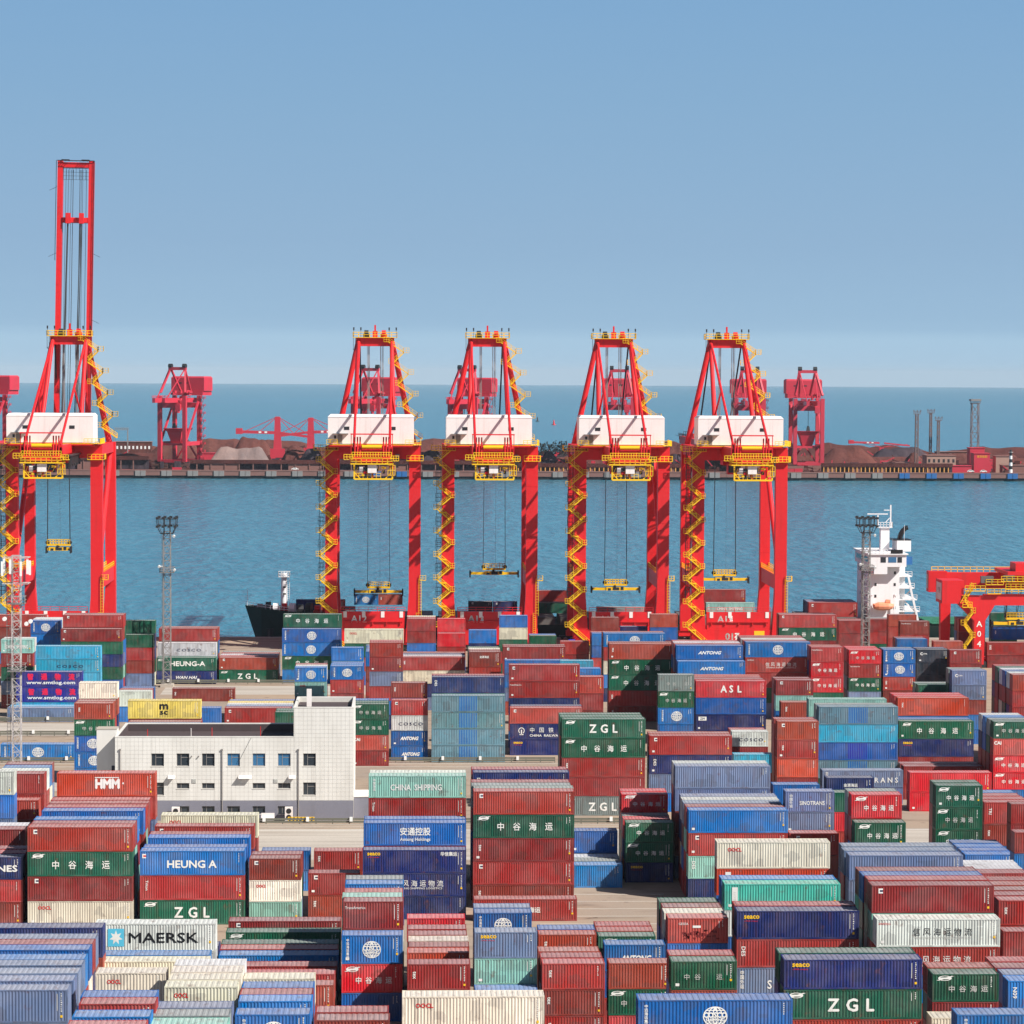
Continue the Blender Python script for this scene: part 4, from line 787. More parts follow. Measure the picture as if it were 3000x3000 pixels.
# containers that show only as slivers, or hold the others up
REST = '''
-35.3,235.4,5.80,2.90,2,S,1;-35.3,235.4,2.90,2.90,2,S,0;-35.3,235.4,0.00,2.90,2,B,0;-35.3,239.0,0.00,2.90,2,C,0;-35.3,239.0,2.90,2.90,2,C,0;-35.3,239.0,5.80,2.90,2,L,1
-35.2,242.0,0.00,2.90,2,R,0;-35.2,242.0,2.90,2.90,2,S,0;-35.2,242.0,5.80,2.90,2,B,1;-35.3,245.3,0.00,2.90,2,R,0;-35.3,245.3,2.90,2.90,2,R,0;-35.3,245.3,5.80,2.90,2,G,0
-35.3,247.8,0.00,2.90,2,B,0;-35.3,247.8,2.90,2.90,2,N,0;-35.3,247.8,5.80,2.90,2,R,1;-35.4,251.9,0.00,2.90,2,B,0;-35.4,251.9,2.90,2.90,2,R,0;-35.4,251.9,5.80,2.90,2,C,1
-35.4,254.4,0.00,2.90,2,B,0;-35.4,254.4,2.90,2.90,2,R,0;-35.4,254.4,5.80,2.90,2,N,1;-35.4,256.9,0.00,2.90,2,R,0;-35.4,256.9,2.90,2.90,2,R,0;-35.4,256.9,5.80,2.90,2,R,1
-35.3,262.0,0.00,2.90,2,R,0;-35.3,262.0,2.90,2.90,2,R,0;-35.3,262.0,5.80,2.90,2,R,1;-23.2,209.6,11.60,2.90,1,R,1;-23.2,209.6,8.70,2.90,1,R,0;-23.2,209.6,0.00,2.90,1,R,0
-23.2,209.6,2.90,2.90,1,B,0;-23.2,209.6,5.80,2.90,1,B,0;-23.1,213.1,0.00,2.90,1,R,0;-23.1,213.1,2.90,2.90,1,R,0;-23.1,213.1,5.80,2.90,1,B,0;-23.1,213.1,8.70,2.90,1,G,0
-23.1,217.5,0.00,2.90,1,R,0;-23.1,217.5,2.90,2.90,1,L,0;-23.1,217.5,5.80,2.90,1,L,0;-23.1,217.5,8.70,2.90,1,B,0;-23.3,220.0,0.00,2.90,1,C,0;-23.3,220.0,2.90,2.90,1,B,0
-23.3,220.0,5.80,2.90,1,N,0;-23.3,220.0,8.70,2.90,1,B,0;-17.2,213.5,8.25,2.75,1,L,0;-17.2,213.5,0.00,2.75,1,R,0;-17.2,213.5,2.75,2.75,1,G,0;-17.2,213.5,5.50,2.75,1,N,0
-17.2,216.5,0.00,2.75,1,R,0;-17.2,216.5,2.75,2.75,1,B,0;-17.2,216.5,5.50,2.75,1,R,0;-17.2,216.5,8.25,2.75,1,G,0;-17.2,219.2,0.00,2.75,1,R,0;-17.2,219.2,2.75,2.75,1,R,0
-17.2,219.2,5.50,2.75,1,R,0;-17.2,219.2,8.25,2.75,1,R,0;-11.0,220.5,7.73,2.58,1,B,0;-11.0,220.5,0.00,2.58,1,G,0;-11.0,220.5,2.58,2.58,1,R,0;-11.0,220.5,5.16,2.58,1,B,0
-11.0,225.2,0.00,2.58,1,B,0;-11.0,225.2,2.58,2.58,1,S,0;-11.0,225.2,5.16,2.58,1,C,0;-11.0,225.2,7.73,2.58,1,G,0;-11.1,227.7,0.00,2.58,1,S,0;-11.1,227.7,2.58,2.58,1,C,0
-11.1,227.7,5.16,2.58,1,R,0;-11.1,227.7,7.73,2.58,1,R,1;-11.1,230.2,0.00,2.58,1,R,0;-11.1,230.2,2.58,2.58,1,C,0;-11.1,230.2,5.16,2.58,1,G,0;-11.1,230.2,7.73,2.58,1,N,1
-11.1,233.7,0.00,2.58,1,N,0;-11.1,233.7,2.58,2.58,1,G,0;-11.1,233.7,5.16,2.58,1,N,0;-11.1,233.7,7.73,2.58,1,R,1;-4.6,223.9,5.80,2.90,1,R,0;-4.6,223.9,0.00,2.90,1,R,0
-4.6,223.9,2.90,2.90,1,S,0;-4.7,226.8,0.00,2.90,1,R,0;-4.7,226.8,2.90,2.90,1,R,0;-4.7,226.8,5.80,2.90,1,B,0;-24.0,236.4,7.68,2.56,1,C,0;-24.0,236.4,0.00,2.56,1,R,0
-24.0,236.4,2.56,2.56,1,B,0;-24.0,236.4,5.12,2.56,1,S,0;-17.3,227.4,8.17,2.72,1,C,1;-17.3,227.4,0.00,2.72,1,G,0;-17.3,227.4,2.72,2.72,1,R,0;-17.3,227.4,5.45,2.72,1,G,0
-17.2,230.3,0.00,2.72,1,B,0;-17.2,230.3,2.72,2.72,1,S,0;-17.2,230.3,5.45,2.72,1,R,0;-17.2,230.3,8.17,2.72,1,R,0;-17.2,233.1,0.00,2.72,1,G,0;-17.2,233.1,2.72,2.72,1,B,0
-17.2,233.1,5.45,2.72,1,R,0;-17.2,233.1,8.17,2.72,1,N,0;-17.2,236.0,0.00,2.72,1,R,0;-17.2,236.0,2.72,2.72,1,B,0;-17.2,236.0,5.45,2.72,1,G,0;-17.2,236.0,8.17,2.72,1,R,0
-25.7,278.2,2.90,2.90,2,W,1;-25.7,278.2,0.00,2.90,2,G,0;-25.6,281.1,0.00,2.90,2,G,0;-25.6,281.1,2.90,2.90,2,N,1;-25.4,263.5,0.00,2.67,2,B,0;-25.4,263.5,2.67,2.67,2,R,0
-25.5,266.4,0.00,2.67,2,L,0;-25.5,266.4,2.67,2.67,2,G,0;-13.4,265.9,0.00,2.56,2,R,0;-13.5,270.9,0.00,2.56,2,R,1;-13.4,274.6,0.00,2.56,2,C,1;-13.4,279.8,0.00,2.56,2,S,1
-13.5,282.8,0.00,2.56,2,R,0;-13.5,285.5,0.00,2.56,2,R,0;-13.4,291.4,0.00,2.56,2,N,1;-13.5,297.3,0.00,2.56,2,C,0;-38.3,322.9,0.00,2.90,2,B,1;-38.3,322.9,2.90,2.90,2,S,1
-38.3,322.9,5.80,2.90,2,L,1;-38.3,322.9,8.70,2.90,2,R,1;-38.3,326.0,0.00,2.90,2,R,1;-38.3,326.0,2.90,2.90,2,L,1;-38.3,326.0,5.80,2.90,2,R,1;-38.2,332.3,0.00,2.90,2,G,1
-38.2,332.3,2.90,2.90,2,B,1;-38.2,332.3,5.80,2.90,2,R,1;-38.2,335.2,0.00,2.90,2,R,0;-38.2,335.2,2.90,2.90,2,R,0;-38.2,335.2,5.80,2.90,2,L,1;-38.2,338.1,0.00,2.90,2,N,0
-38.2,338.1,2.90,2.90,2,R,0;-38.2,338.1,5.80,2.90,2,R,1;-38.2,338.1,8.70,2.90,2,R,1;-38.3,340.9,0.00,2.90,2,R,0;-38.3,340.9,2.90,2.90,2,R,0;-38.3,340.9,5.80,2.90,2,N,1
-38.3,340.9,8.70,2.90,2,R,1;-37.8,343.4,0.00,2.91,2,B,0;-37.8,343.4,2.91,2.91,2,R,0;-37.8,343.4,5.82,2.91,2,S,1;-37.8,343.4,8.73,2.91,2,R,1;-25.2,323.4,0.00,2.90,2,S,1
-25.2,323.4,2.90,2.90,2,S,1;-25.3,330.1,0.00,2.90,2,G,1;-25.3,330.1,2.90,2.90,2,S,1;-25.4,332.6,0.00,2.90,2,S,0;-25.4,332.6,2.90,2.90,2,N,0;-25.4,332.6,5.80,2.90,2,R,1
-25.3,338.5,0.00,2.90,2,R,0;-25.3,338.5,2.90,2.90,2,N,1;-25.3,347.1,0.00,2.90,2,R,0;-25.3,347.1,2.90,2.90,2,R,1;-15.7,324.4,0.00,2.56,1,S,1;-15.7,324.4,2.56,2.56,1,G,1
-15.7,324.4,5.12,2.56,1,R,1;-15.4,341.7,2.56,2.56,1,B,1;-15.4,341.7,0.00,2.56,1,B,1;-8.9,341.3,0.00,2.56,1,R,1;-51.2,323.7,0.00,2.67,2,S,1;-51.2,323.7,2.67,2.67,2,B,1
-51.2,323.7,5.34,2.67,2,R,1;-51.2,326.6,0.00,2.67,2,R,0;-51.2,326.6,2.67,2.67,2,R,0;-51.2,326.6,5.34,2.67,2,R,1;-53.0,336.3,2.90,2.90,2,R,0;-53.0,336.3,0.00,2.90,2,G,0
-53.1,339.2,0.00,2.90,2,G,0;-53.1,339.2,2.90,2.90,2,C,0;-53.1,339.2,5.80,2.90,2,W,1;-53.1,349.1,5.14,2.57,2,R,1;-53.1,349.1,0.00,2.57,2,R,0;-53.1,349.1,2.57,2.57,2,B,0
5.5,234.2,5.59,2.79,2,C,0;5.5,234.2,0.00,2.79,2,G,0;5.5,234.2,2.79,2.79,2,R,0;-3.6,274.7,0.00,2.90,1,B,1;-3.6,274.7,2.90,2.90,1,C,1;-3.6,274.7,5.80,2.90,1,C,1
-3.8,277.2,0.00,2.90,1,G,0;-3.8,277.2,2.90,2.90,1,L,0;-3.8,277.2,5.80,2.90,1,R,1;-3.8,277.2,8.70,2.90,1,L,1;-3.7,279.7,0.00,2.90,1,R,0;-3.7,279.7,2.90,2.90,1,S,0
-3.7,279.7,5.80,2.90,1,R,0;-3.7,279.7,8.70,2.90,1,R,1;-3.6,284.2,0.00,2.90,1,G,0;-3.6,284.2,2.90,2.90,1,L,0;-3.6,284.2,5.80,2.90,1,B,0;-3.7,287.0,0.00,2.90,1,R,0
-3.7,287.0,2.90,2.90,1,L,0;-3.7,287.0,5.80,2.90,1,L,0;-3.7,287.0,8.70,2.90,1,M,1;2.8,263.5,2.56,2.56,1,R,0;2.8,263.5,0.00,2.56,1,G,0;2.8,268.7,0.00,2.56,1,L,0
2.8,268.7,2.56,2.56,1,G,0;2.9,271.6,0.00,2.56,1,N,0;2.9,271.6,2.56,2.56,1,G,0;2.9,271.6,5.12,2.56,1,R,1;2.9,274.5,0.00,2.56,1,R,0;2.9,274.5,2.56,2.56,1,C,0
2.9,274.5,5.12,2.56,1,C,1;2.8,277.3,0.00,2.56,1,G,0;2.8,277.3,2.56,2.56,1,G,0;2.8,277.3,5.12,2.56,1,R,1;2.8,280.3,0.00,2.56,1,R,0;2.8,280.3,2.56,2.56,1,R,0
2.8,280.3,5.12,2.56,1,R,1;2.8,285.9,0.00,2.56,1,G,1;2.8,285.9,2.56,2.56,1,S,0;9.3,265.5,0.00,2.58,1,B,0;9.3,265.5,2.58,2.58,1,R,0;9.3,262.6,2.66,2.66,1,B,1
9.3,262.6,0.00,2.66,1,N,0;9.8,287.6,0.00,2.63,1,R,1;9.8,287.6,2.63,2.63,1,R,1;9.8,290.5,0.00,2.63,1,N,0;9.8,290.5,2.63,2.63,1,B,0;9.8,290.5,5.26,2.63,1,S,1
16.5,286.5,0.00,2.90,1,R,0;16.6,289.3,0.00,2.90,1,L,1;16.6,289.3,2.90,2.90,1,B,1;15.8,266.4,0.00,2.56,1,R,0;15.8,266.4,2.56,2.56,1,B,1;15.7,269.2,0.00,2.56,1,S,0
15.7,269.2,2.56,2.56,1,R,1;15.7,269.2,5.12,2.56,1,R,1;22.3,270.7,2.67,2.67,1,B,1;22.3,270.7,0.00,2.67,1,R,1;22.3,263.6,0.00,2.56,1,r,1;22.9,287.4,0.00,2.70,1,B,0
22.9,290.3,0.00,2.70,1,R,0;22.9,290.3,2.70,2.70,1,R,1;22.9,293.1,0.00,2.70,1,R,0;22.9,293.1,2.70,2.70,1,R,1;13.8,332.9,0.00,2.84,2,B,0;13.8,332.9,2.84,2.84,2,R,0
13.8,332.9,5.68,2.84,2,R,0;13.8,332.9,8.52,2.84,2,R,0;13.8,332.9,11.37,2.84,2,M,1;13.6,335.4,0.00,2.84,2,R,1;13.6,335.4,2.84,2.84,2,S,1;13.6,335.4,5.68,2.84,2,B,1
13.6,335.4,8.52,2.84,2,R,1;13.6,335.4,11.37,2.84,2,M,1;13.6,338.1,0.00,2.84,2,S,1;13.6,338.1,2.84,2.84,2,G,1;13.6,338.1,5.68,2.84,2,N,1;13.6,338.1,8.52,2.84,2,L,1
13.6,338.1,11.37,2.84,2,R,1;14.0,347.0,0.00,2.82,2,R,0;14.0,347.0,2.82,2.82,2,B,0;14.0,347.0,5.65,2.82,2,B,0;14.0,347.0,8.47,2.82,2,G,0;13.9,349.8,0.00,2.82,2,N,0
13.9,349.8,2.82,2.82,2,B,0;13.9,349.8,5.65,2.82,2,N,0;13.9,349.8,8.47,2.82,2,R,0;13.9,349.8,11.30,2.82,2,R,1;0.6,326.5,0.00,2.76,2,R,0;0.6,326.5,2.76,2.76,2,G,0
0.6,326.5,5.52,2.76,2,R,1;0.6,329.4,0.00,2.76,2,B,0;0.6,329.4,2.76,2.76,2,R,0;0.6,329.4,5.52,2.76,2,B,0;0.6,329.4,8.28,2.76,2,B,1;0.9,344.7,0.00,2.80,2,R,0
0.9,344.7,2.80,2.80,2,R,0;0.9,344.7,5.60,2.80,2,G,0;1.0,347.6,0.00,2.80,2,B,0;1.0,347.6,2.80,2.80,2,G,0;1.0,347.6,5.60,2.80,2,R,0;1.0,347.6,8.40,2.80,2,N,0
1.0,347.6,11.21,2.80,2,W,1;23.6,346.4,0.00,2.90,1,M,1;23.7,349.2,0.00,2.90,1,W,1;23.7,352.1,0.00,2.90,1,S,1;30.3,349.9,0.00,2.56,1,R,1;30.3,349.9,2.56,2.56,1,N,1
30.3,349.9,5.12,2.56,1,r,1;30.4,352.7,0.00,2.56,1,B,1;30.4,352.7,2.56,2.56,1,R,1;30.4,352.7,5.12,2.56,1,M,1;30.5,356.0,4.96,2.48,1,r,1;30.5,356.0,0.00,2.48,1,R,1
30.5,356.0,2.48,2.48,1,G,1;30.6,358.9,0.00,2.48,1,L,1;30.6,358.9,2.48,2.48,1,R,1;30.6,358.9,4.96,2.48,1,N,1;30.6,358.9,7.44,2.48,1,r,1;38.9,238.9,0.00,2.65,2,R,0
38.9,238.9,2.65,2.65,2,G,0;38.8,241.7,0.00,2.65,2,L,0;38.8,241.7,2.65,2.65,2,R,0;38.8,241.7,5.31,2.65,2,N,0;38.8,241.7,7.96,2.65,2,N,1;24.1,214.3,10.24,2.56,2,B,0
24.1,214.3,0.00,2.56,2,N,0;24.1,214.3,2.56,2.56,2,B,0;24.1,214.3,5.12,2.56,2,S,0;24.1,214.3,7.68,2.56,2,B,0;38.5,270.6,0.00,2.84,2,S,0;38.7,273.4,0.00,2.84,2,N,0
38.7,273.4,2.84,2.84,2,N,0;38.7,273.4,5.68,2.84,2,R,1;39.1,286.1,5.58,2.79,2,W,1;39.1,286.1,0.00,2.79,2,B,0;39.1,286.1,2.79,2.79,2,B,1;39.1,289.0,0.00,2.79,2,N,0
39.1,289.0,2.79,2.79,2,R,0;39.1,289.0,5.58,2.79,2,G,1;39.0,293.1,0.00,2.88,2,B,0;39.0,293.1,2.88,2.88,2,S,0;39.0,293.1,5.76,2.88,2,B,1;28.8,272.7,5.12,2.56,1,B,1
28.8,272.7,0.00,2.56,1,R,0;28.8,272.7,2.56,2.56,1,S,0;28.7,275.6,0.00,2.56,1,L,0;28.7,275.6,2.56,2.56,1,R,0;28.7,275.6,5.12,2.56,1,S,1;28.8,278.4,0.00,2.56,1,R,0
28.8,278.4,2.56,2.56,1,R,0;28.8,278.4,5.12,2.56,1,N,1;28.8,278.4,7.68,2.56,1,R,1;28.7,281.3,0.00,2.56,1,R,0;28.7,281.3,2.56,2.56,1,R,0;28.7,281.3,5.12,2.56,1,B,1
28.7,281.3,7.68,2.56,1,G,1;27.1,250.5,5.33,2.66,1,R,1;27.1,250.5,0.00,2.66,1,B,0;27.1,250.5,2.66,2.66,1,S,0;27.1,253.3,0.00,2.66,1,B,0;27.1,253.3,2.66,2.66,1,S,0
27.1,253.3,5.33,2.66,1,B,1;51.9,267.2,0.00,2.80,2,R,1;51.9,267.2,2.80,2.80,2,B,1;51.9,270.0,0.00,2.80,2,R,0;51.9,270.0,2.80,2.80,2,S,0;51.9,270.0,5.60,2.80,2,R,1
51.9,270.0,8.40,2.80,2,L,1;52.0,273.1,0.00,2.80,2,C,0;52.0,273.1,2.80,2.80,2,R,0;52.0,273.1,5.60,2.80,2,R,1;52.0,273.1,8.40,2.80,2,R,1;51.9,275.6,0.00,2.80,2,R,0
51.9,275.6,2.80,2.80,2,C,0;51.9,275.6,5.60,2.80,2,G,1;51.9,275.6,8.40,2.80,2,R,1;51.9,278.1,0.00,2.80,2,R,0;51.9,278.1,2.80,2.80,2,R,0;51.9,278.1,5.60,2.80,2,S,0
51.9,278.1,8.40,2.80,2,G,1;52.9,290.6,8.02,2.67,2,S,1;52.9,290.6,0.00,2.67,2,G,0;52.9,290.6,2.67,2.67,2,R,0;52.9,290.6,5.35,2.67,2,R,0;52.8,293.5,0.00,2.67,2,R,0
52.8,293.5,2.67,2.67,2,S,0;52.8,293.5,5.35,2.67,2,L,1;52.8,293.5,8.02,2.67,2,R,1;53.0,296.3,0.00,2.67,2,R,0;53.0,296.3,2.67,2.67,2,B,0;53.0,296.3,5.35,2.67,2,R,0
53.0,296.3,8.02,2.67,2,N,1;71.7,336.9,0.00,2.66,1,B,0;71.8,339.8,0.00,2.66,1,N,0;71.8,339.8,2.66,2.66,1,B,1;71.8,342.6,0.00,2.66,1,C,0;71.8,342.6,2.66,2.66,1,B,1
71.8,345.5,0.00,2.66,1,L,0;71.8,345.5,2.66,2.66,1,B,1;63.8,294.0,8.13,2.71,1,R,1;63.8,294.0,5.42,2.71,1,R,0;63.8,294.0,0.00,2.71,1,S,0;63.8,294.0,2.71,2.71,1,N,0
63.8,296.9,0.00,2.71,1,L,0;63.8,296.9,2.71,2.71,1,C,0;63.8,296.9,5.42,2.71,1,B,0;63.8,296.9,8.13,2.71,1,W,1;63.9,299.7,0.00,2.71,1,S,0;63.9,299.7,2.71,2.71,1,R,0
63.9,299.7,5.42,2.71,1,B,0;63.9,299.7,8.13,2.71,1,W,1;63.7,280.2,5.25,2.63,1,R,1;63.7,280.2,0.00,2.63,1,R,0;63.7,280.2,2.63,2.63,1,N,0;63.7,283.1,0.00,2.63,1,L,0
63.7,283.1,2.63,2.63,1,S,0;63.7,283.1,5.25,2.63,1,B,0;63.7,283.1,7.88,2.63,1,R,1;63.6,285.9,0.00,2.63,1,S,0;63.6,285.9,2.63,2.63,1,C,0;63.6,285.9,5.25,2.63,1,R,0
63.6,285.9,7.88,2.63,1,R,1;63.8,288.8,0.00,2.63,1,G,0;63.8,288.8,2.63,2.63,1,R,0;63.8,288.8,5.25,2.63,1,R,0;63.8,288.8,7.88,2.63,1,R,1;63.7,291.6,0.00,2.63,1,R,0
63.7,291.6,2.63,2.63,1,R,0;63.7,291.6,5.25,2.63,1,R,0;63.7,291.6,7.88,2.63,1,R,1;62.7,273.4,2.89,2.89,1,R,0;62.7,273.4,0.00,2.89,1,B,0;50.5,246.6,0.00,2.56,1,B,0
50.5,246.6,2.56,2.56,1,R,0;50.6,249.5,0.00,2.56,1,L,0;50.6,249.5,2.56,2.56,1,R,1;50.6,249.5,5.12,2.56,1,G,1;48.6,237.0,5.69,2.84,1,C,1;48.6,237.0,0.00,2.84,1,N,0
48.6,237.0,2.84,2.84,1,R,0;49.9,217.2,8.07,2.69,2,B,0;49.9,217.2,0.00,2.69,2,N,0;49.9,217.2,2.69,2.69,2,S,0;49.9,217.2,5.38,2.69,2,R,0;58.3,250.7,2.90,2.90,1,B,1
58.3,250.7,0.00,2.90,1,R,0;58.4,253.5,0.00,2.90,1,B,0;58.4,253.5,2.90,2.90,1,R,1;58.4,253.5,5.80,2.90,1,S,1;58.3,256.4,0.00,2.90,1,R,0;58.3,256.4,2.90,2.90,1,C,0
58.3,256.4,5.80,2.90,1,R,1;58.4,259.2,0.00,2.90,1,B,0;58.4,259.2,2.90,2.90,1,C,0;58.4,259.2,5.80,2.90,1,R,1;40.0,349.8,0.00,2.90,2,S,1;40.0,349.8,2.90,2.90,2,R,1
40.0,349.8,5.80,2.90,2,R,1;40.0,352.6,0.00,2.90,2,N,0;40.0,352.6,2.90,2.90,2,R,0;40.0,352.6,5.80,2.90,2,R,1;40.0,352.6,8.70,2.90,2,R,1;40.0,352.6,11.60,2.90,2,W,1
40.1,337.1,0.00,2.82,2,R,1;40.1,337.1,2.82,2.82,2,R,1;40.1,337.1,5.64,2.82,2,L,1;40.1,337.1,8.46,2.82,2,R,1;40.1,340.0,0.00,2.82,2,R,1;40.1,340.0,2.82,2.82,2,B,1
40.1,340.0,5.64,2.82,2,R,1;40.1,340.0,8.46,2.82,2,S,1;40.2,342.8,0.00,2.82,2,R,1;40.2,342.8,2.82,2.82,2,C,1;40.2,342.8,5.64,2.82,2,N,1;40.2,342.8,8.46,2.82,2,W,1
40.3,345.7,0.00,2.82,2,R,1;40.3,345.7,2.82,2.82,2,R,1;40.3,345.7,5.64,2.82,2,N,1;40.3,345.7,8.46,2.82,2,S,1;50.1,354.6,5.69,2.85,1,B,0;50.1,354.6,0.00,2.85,1,R,0
50.1,354.6,2.85,2.85,1,G,0;49.5,338.0,0.00,2.61,1,S,0;49.5,338.0,2.61,2.61,1,S,0;49.5,338.0,5.21,2.61,1,G,0;52.3,341.5,9.88,2.47,1,G,1;52.3,341.5,7.41,2.47,1,r,1
52.3,341.5,0.00,2.47,1,G,0;52.3,341.5,2.47,2.47,1,R,0;52.3,341.5,4.94,2.47,1,R,1;55.7,322.9,5.80,2.90,1,G,0;55.7,322.9,0.00,2.90,1,B,0;55.7,322.9,2.90,2.90,1,R,0
55.7,325.8,0.00,2.90,1,L,0;55.7,325.8,2.90,2.90,1,R,0;55.7,325.8,5.80,2.90,1,B,1;55.7,325.8,8.70,2.90,1,R,1;55.7,328.6,0.00,2.90,1,B,0;55.7,328.6,2.90,2.90,1,B,0
55.7,328.6,5.80,2.90,1,R,1;55.7,328.6,8.70,2.90,1,R,1;55.7,328.6,11.60,2.90,1,M,1;49.6,334.8,2.78,2.78,1,R,1;49.6,334.8,0.00,2.78,1,B,1;71.0,352.3,0.00,2.90,1,B,0
71.1,355.2,0.00,2.90,1,B,0;71.1,355.2,2.90,2.90,1,R,1;71.1,355.2,5.80,2.90,1,R,1;71.1,355.2,8.70,2.90,1,G,1;78.3,356.9,0.00,2.90,1,B,1;78.3,359.7,0.00,2.90,1,S,0
78.3,359.7,2.90,2.90,1,C,0;78.3,359.7,5.80,2.90,1,R,1;78.2,362.6,0.00,2.90,1,R,0;78.2,362.6,2.90,2.90,1,C,0;78.2,362.6,5.80,2.90,1,R,1;78.1,365.4,0.00,2.90,1,G,0
78.1,365.4,2.90,2.90,1,R,0;78.1,365.4,5.80,2.90,1,B,1;79.3,345.6,7.68,2.56,1,R,1;79.3,345.6,5.12,2.56,1,R,1;79.3,345.6,0.00,2.56,1,R,0;79.3,345.6,2.56,2.56,1,R,1
75.0,324.0,7.68,2.56,1,R,1;75.0,324.0,5.12,2.56,1,B,1;75.0,324.0,0.00,2.56,1,R,0;75.0,324.0,2.56,2.56,1,R,0;-67.3,515.0,0.00,2.86,2,E,1;-68.1,511.7,0.00,2.57,2,E,1
-49.4,431.0,0.00,2.56,1,B,1;-49.4,433.8,0.00,2.56,1,S,0;-49.4,433.8,2.56,2.56,1,S,0;-49.4,433.8,5.12,2.56,1,G,0;-49.4,433.8,7.68,2.56,1,R,1;-49.4,433.8,10.24,2.56,1,R,1
-49.3,436.7,0.00,2.56,1,R,0;-49.3,436.7,2.56,2.56,1,R,0;-49.3,436.7,5.12,2.56,1,C,0;-49.3,436.7,7.68,2.56,1,N,1;-49.3,436.7,10.24,2.56,1,R,1;-64.8,524.0,5.00,2.50,2,E,1
-64.8,524.0,0.00,2.50,2,R,0;-64.8,524.0,2.50,2.50,2,N,0;-64.1,555.9,7.68,2.56,2,G,1;-64.1,555.9,5.12,2.56,2,N,1;-64.1,555.9,2.56,2.56,2,G,1;-64.1,555.9,0.00,2.56,2,B,1
-64.1,558.8,0.00,2.56,2,R,1;-64.1,558.8,2.56,2.56,2,L,1;-64.1,558.8,5.12,2.56,2,S,1;-64.1,558.8,7.68,2.56,2,B,1;-64.1,558.8,10.24,2.56,2,R,1;-64.1,561.6,0.00,2.56,2,N,1
-64.1,561.6,2.56,2.56,2,G,1;-64.1,561.6,5.12,2.56,2,B,1;-64.1,561.6,7.68,2.56,2,B,1;-64.1,561.6,10.24,2.56,2,G,1;-64.1,561.6,12.80,2.56,2,R,1;-55.7,566.4,7.98,2.66,1,G,1
-55.7,566.4,5.32,2.66,1,R,1;-55.7,566.4,2.66,2.66,1,R,1;-55.7,566.4,0.00,2.66,1,S,1;-55.6,569.2,0.00,2.66,1,C,1;-55.6,569.2,2.66,2.66,1,G,1;-55.6,569.2,5.32,2.66,1,N,1
-55.6,569.2,7.98,2.66,1,N,1;-55.6,569.2,10.64,2.66,1,G,1;-46.4,573.5,0.00,2.76,2,G,1;-46.4,573.5,2.76,2.76,2,L,1;-46.4,576.4,0.00,2.76,2,L,1;-46.4,576.4,2.76,2.76,2,N,1
-46.4,576.4,5.52,2.76,2,G,1;-46.3,579.2,0.00,2.76,2,R,1;-46.3,579.2,2.76,2.76,2,R,1;-46.3,579.2,5.52,2.76,2,B,1;-46.3,579.2,8.28,2.76,2,R,1;-33.7,577.5,0.00,2.56,2,N,1
-33.7,577.5,2.56,2.56,2,R,1;-33.8,580.4,0.00,2.56,2,R,0;-33.8,580.4,2.56,2.56,2,W,1;-33.9,583.2,0.00,2.56,2,B,1;-33.9,583.2,2.56,2.56,2,R,1;-33.8,586.1,0.00,2.56,2,S,1
-33.8,586.1,2.56,2.56,2,M,1;-20.5,572.5,0.00,2.83,2,B,1;-20.4,575.4,0.00,2.83,2,S,0;-20.4,575.4,2.83,2.83,2,L,0;-20.4,575.4,5.66,2.83,2,G,1;-20.4,575.4,8.49,2.83,2,R,1
-19.0,525.9,0.00,2.76,1,N,1;-19.0,528.8,0.00,2.76,1,R,1;-19.0,528.8,2.76,2.76,1,N,1;-19.0,528.8,5.52,2.76,1,W,1;-19.1,531.6,0.00,2.76,1,S,0;-19.1,531.6,2.76,2.76,1,R,0
-19.1,531.6,5.52,2.76,1,R,1;-11.8,510.1,0.00,2.56,1,B,1;-11.8,510.1,2.56,2.56,1,R,1;-11.8,512.9,0.00,2.56,1,R,0;-11.8,512.9,2.56,2.56,1,G,0;-11.8,512.9,5.12,2.56,1,N,0
-11.8,512.9,7.68,2.56,1,B,1;-11.7,515.8,0.00,2.56,1,S,0;-11.7,515.8,2.56,2.56,1,R,1;-11.7,515.8,5.12,2.56,1,R,1;-11.7,515.8,7.68,2.56,1,B,1;-11.8,518.6,0.00,2.56,1,B,0
-11.8,518.6,2.56,2.56,1,R,0;-11.8,518.6,5.12,2.56,1,B,0;-11.8,518.6,7.68,2.56,1,L,1;-50.7,508.4,2.86,2.86,1,W,1;-50.7,508.4,0.00,2.86,1,B,1;-50.8,511.2,0.00,2.86,1,R,0
-50.8,511.2,2.86,2.86,1,R,1;-50.7,514.1,0.00,2.86,1,G,0;-50.7,514.1,2.86,2.86,1,B,1;-41.3,464.0,3.10,3.10,2,R,1;-41.3,464.0,0.00,3.10,2,G,0;-36.2,482.4,2.90,2.90,1,B,1
-36.2,482.4,0.00,2.90,1,R,1;-27.9,509.1,0.00,2.90,2,S,1;-27.9,512.0,0.00,2.90,2,W,1;-28.0,514.8,0.00,2.90,2,Y,1;-27.9,517.7,0.00,2.90,2,S,1;-19.3,454.9,5.65,2.82,1,G,1
-19.3,454.9,0.00,2.82,1,R,0;-19.3,454.9,2.82,2.82,1,G,0;-19.3,457.8,0.00,2.82,1,L,0;-19.3,457.8,2.82,2.82,1,B,0;-19.3,457.8,5.65,2.82,1,G,1;-74.4,564.6,8.21,2.74,1,B,1
-74.4,564.6,0.00,2.74,1,R,0;-74.4,564.6,2.74,2.74,1,R,0;-74.4,564.6,5.47,2.74,1,B,0;-74.4,567.4,0.00,2.74,1,R,0;-74.4,567.4,2.74,2.74,1,B,0;-74.4,567.4,5.47,2.74,1,L,0
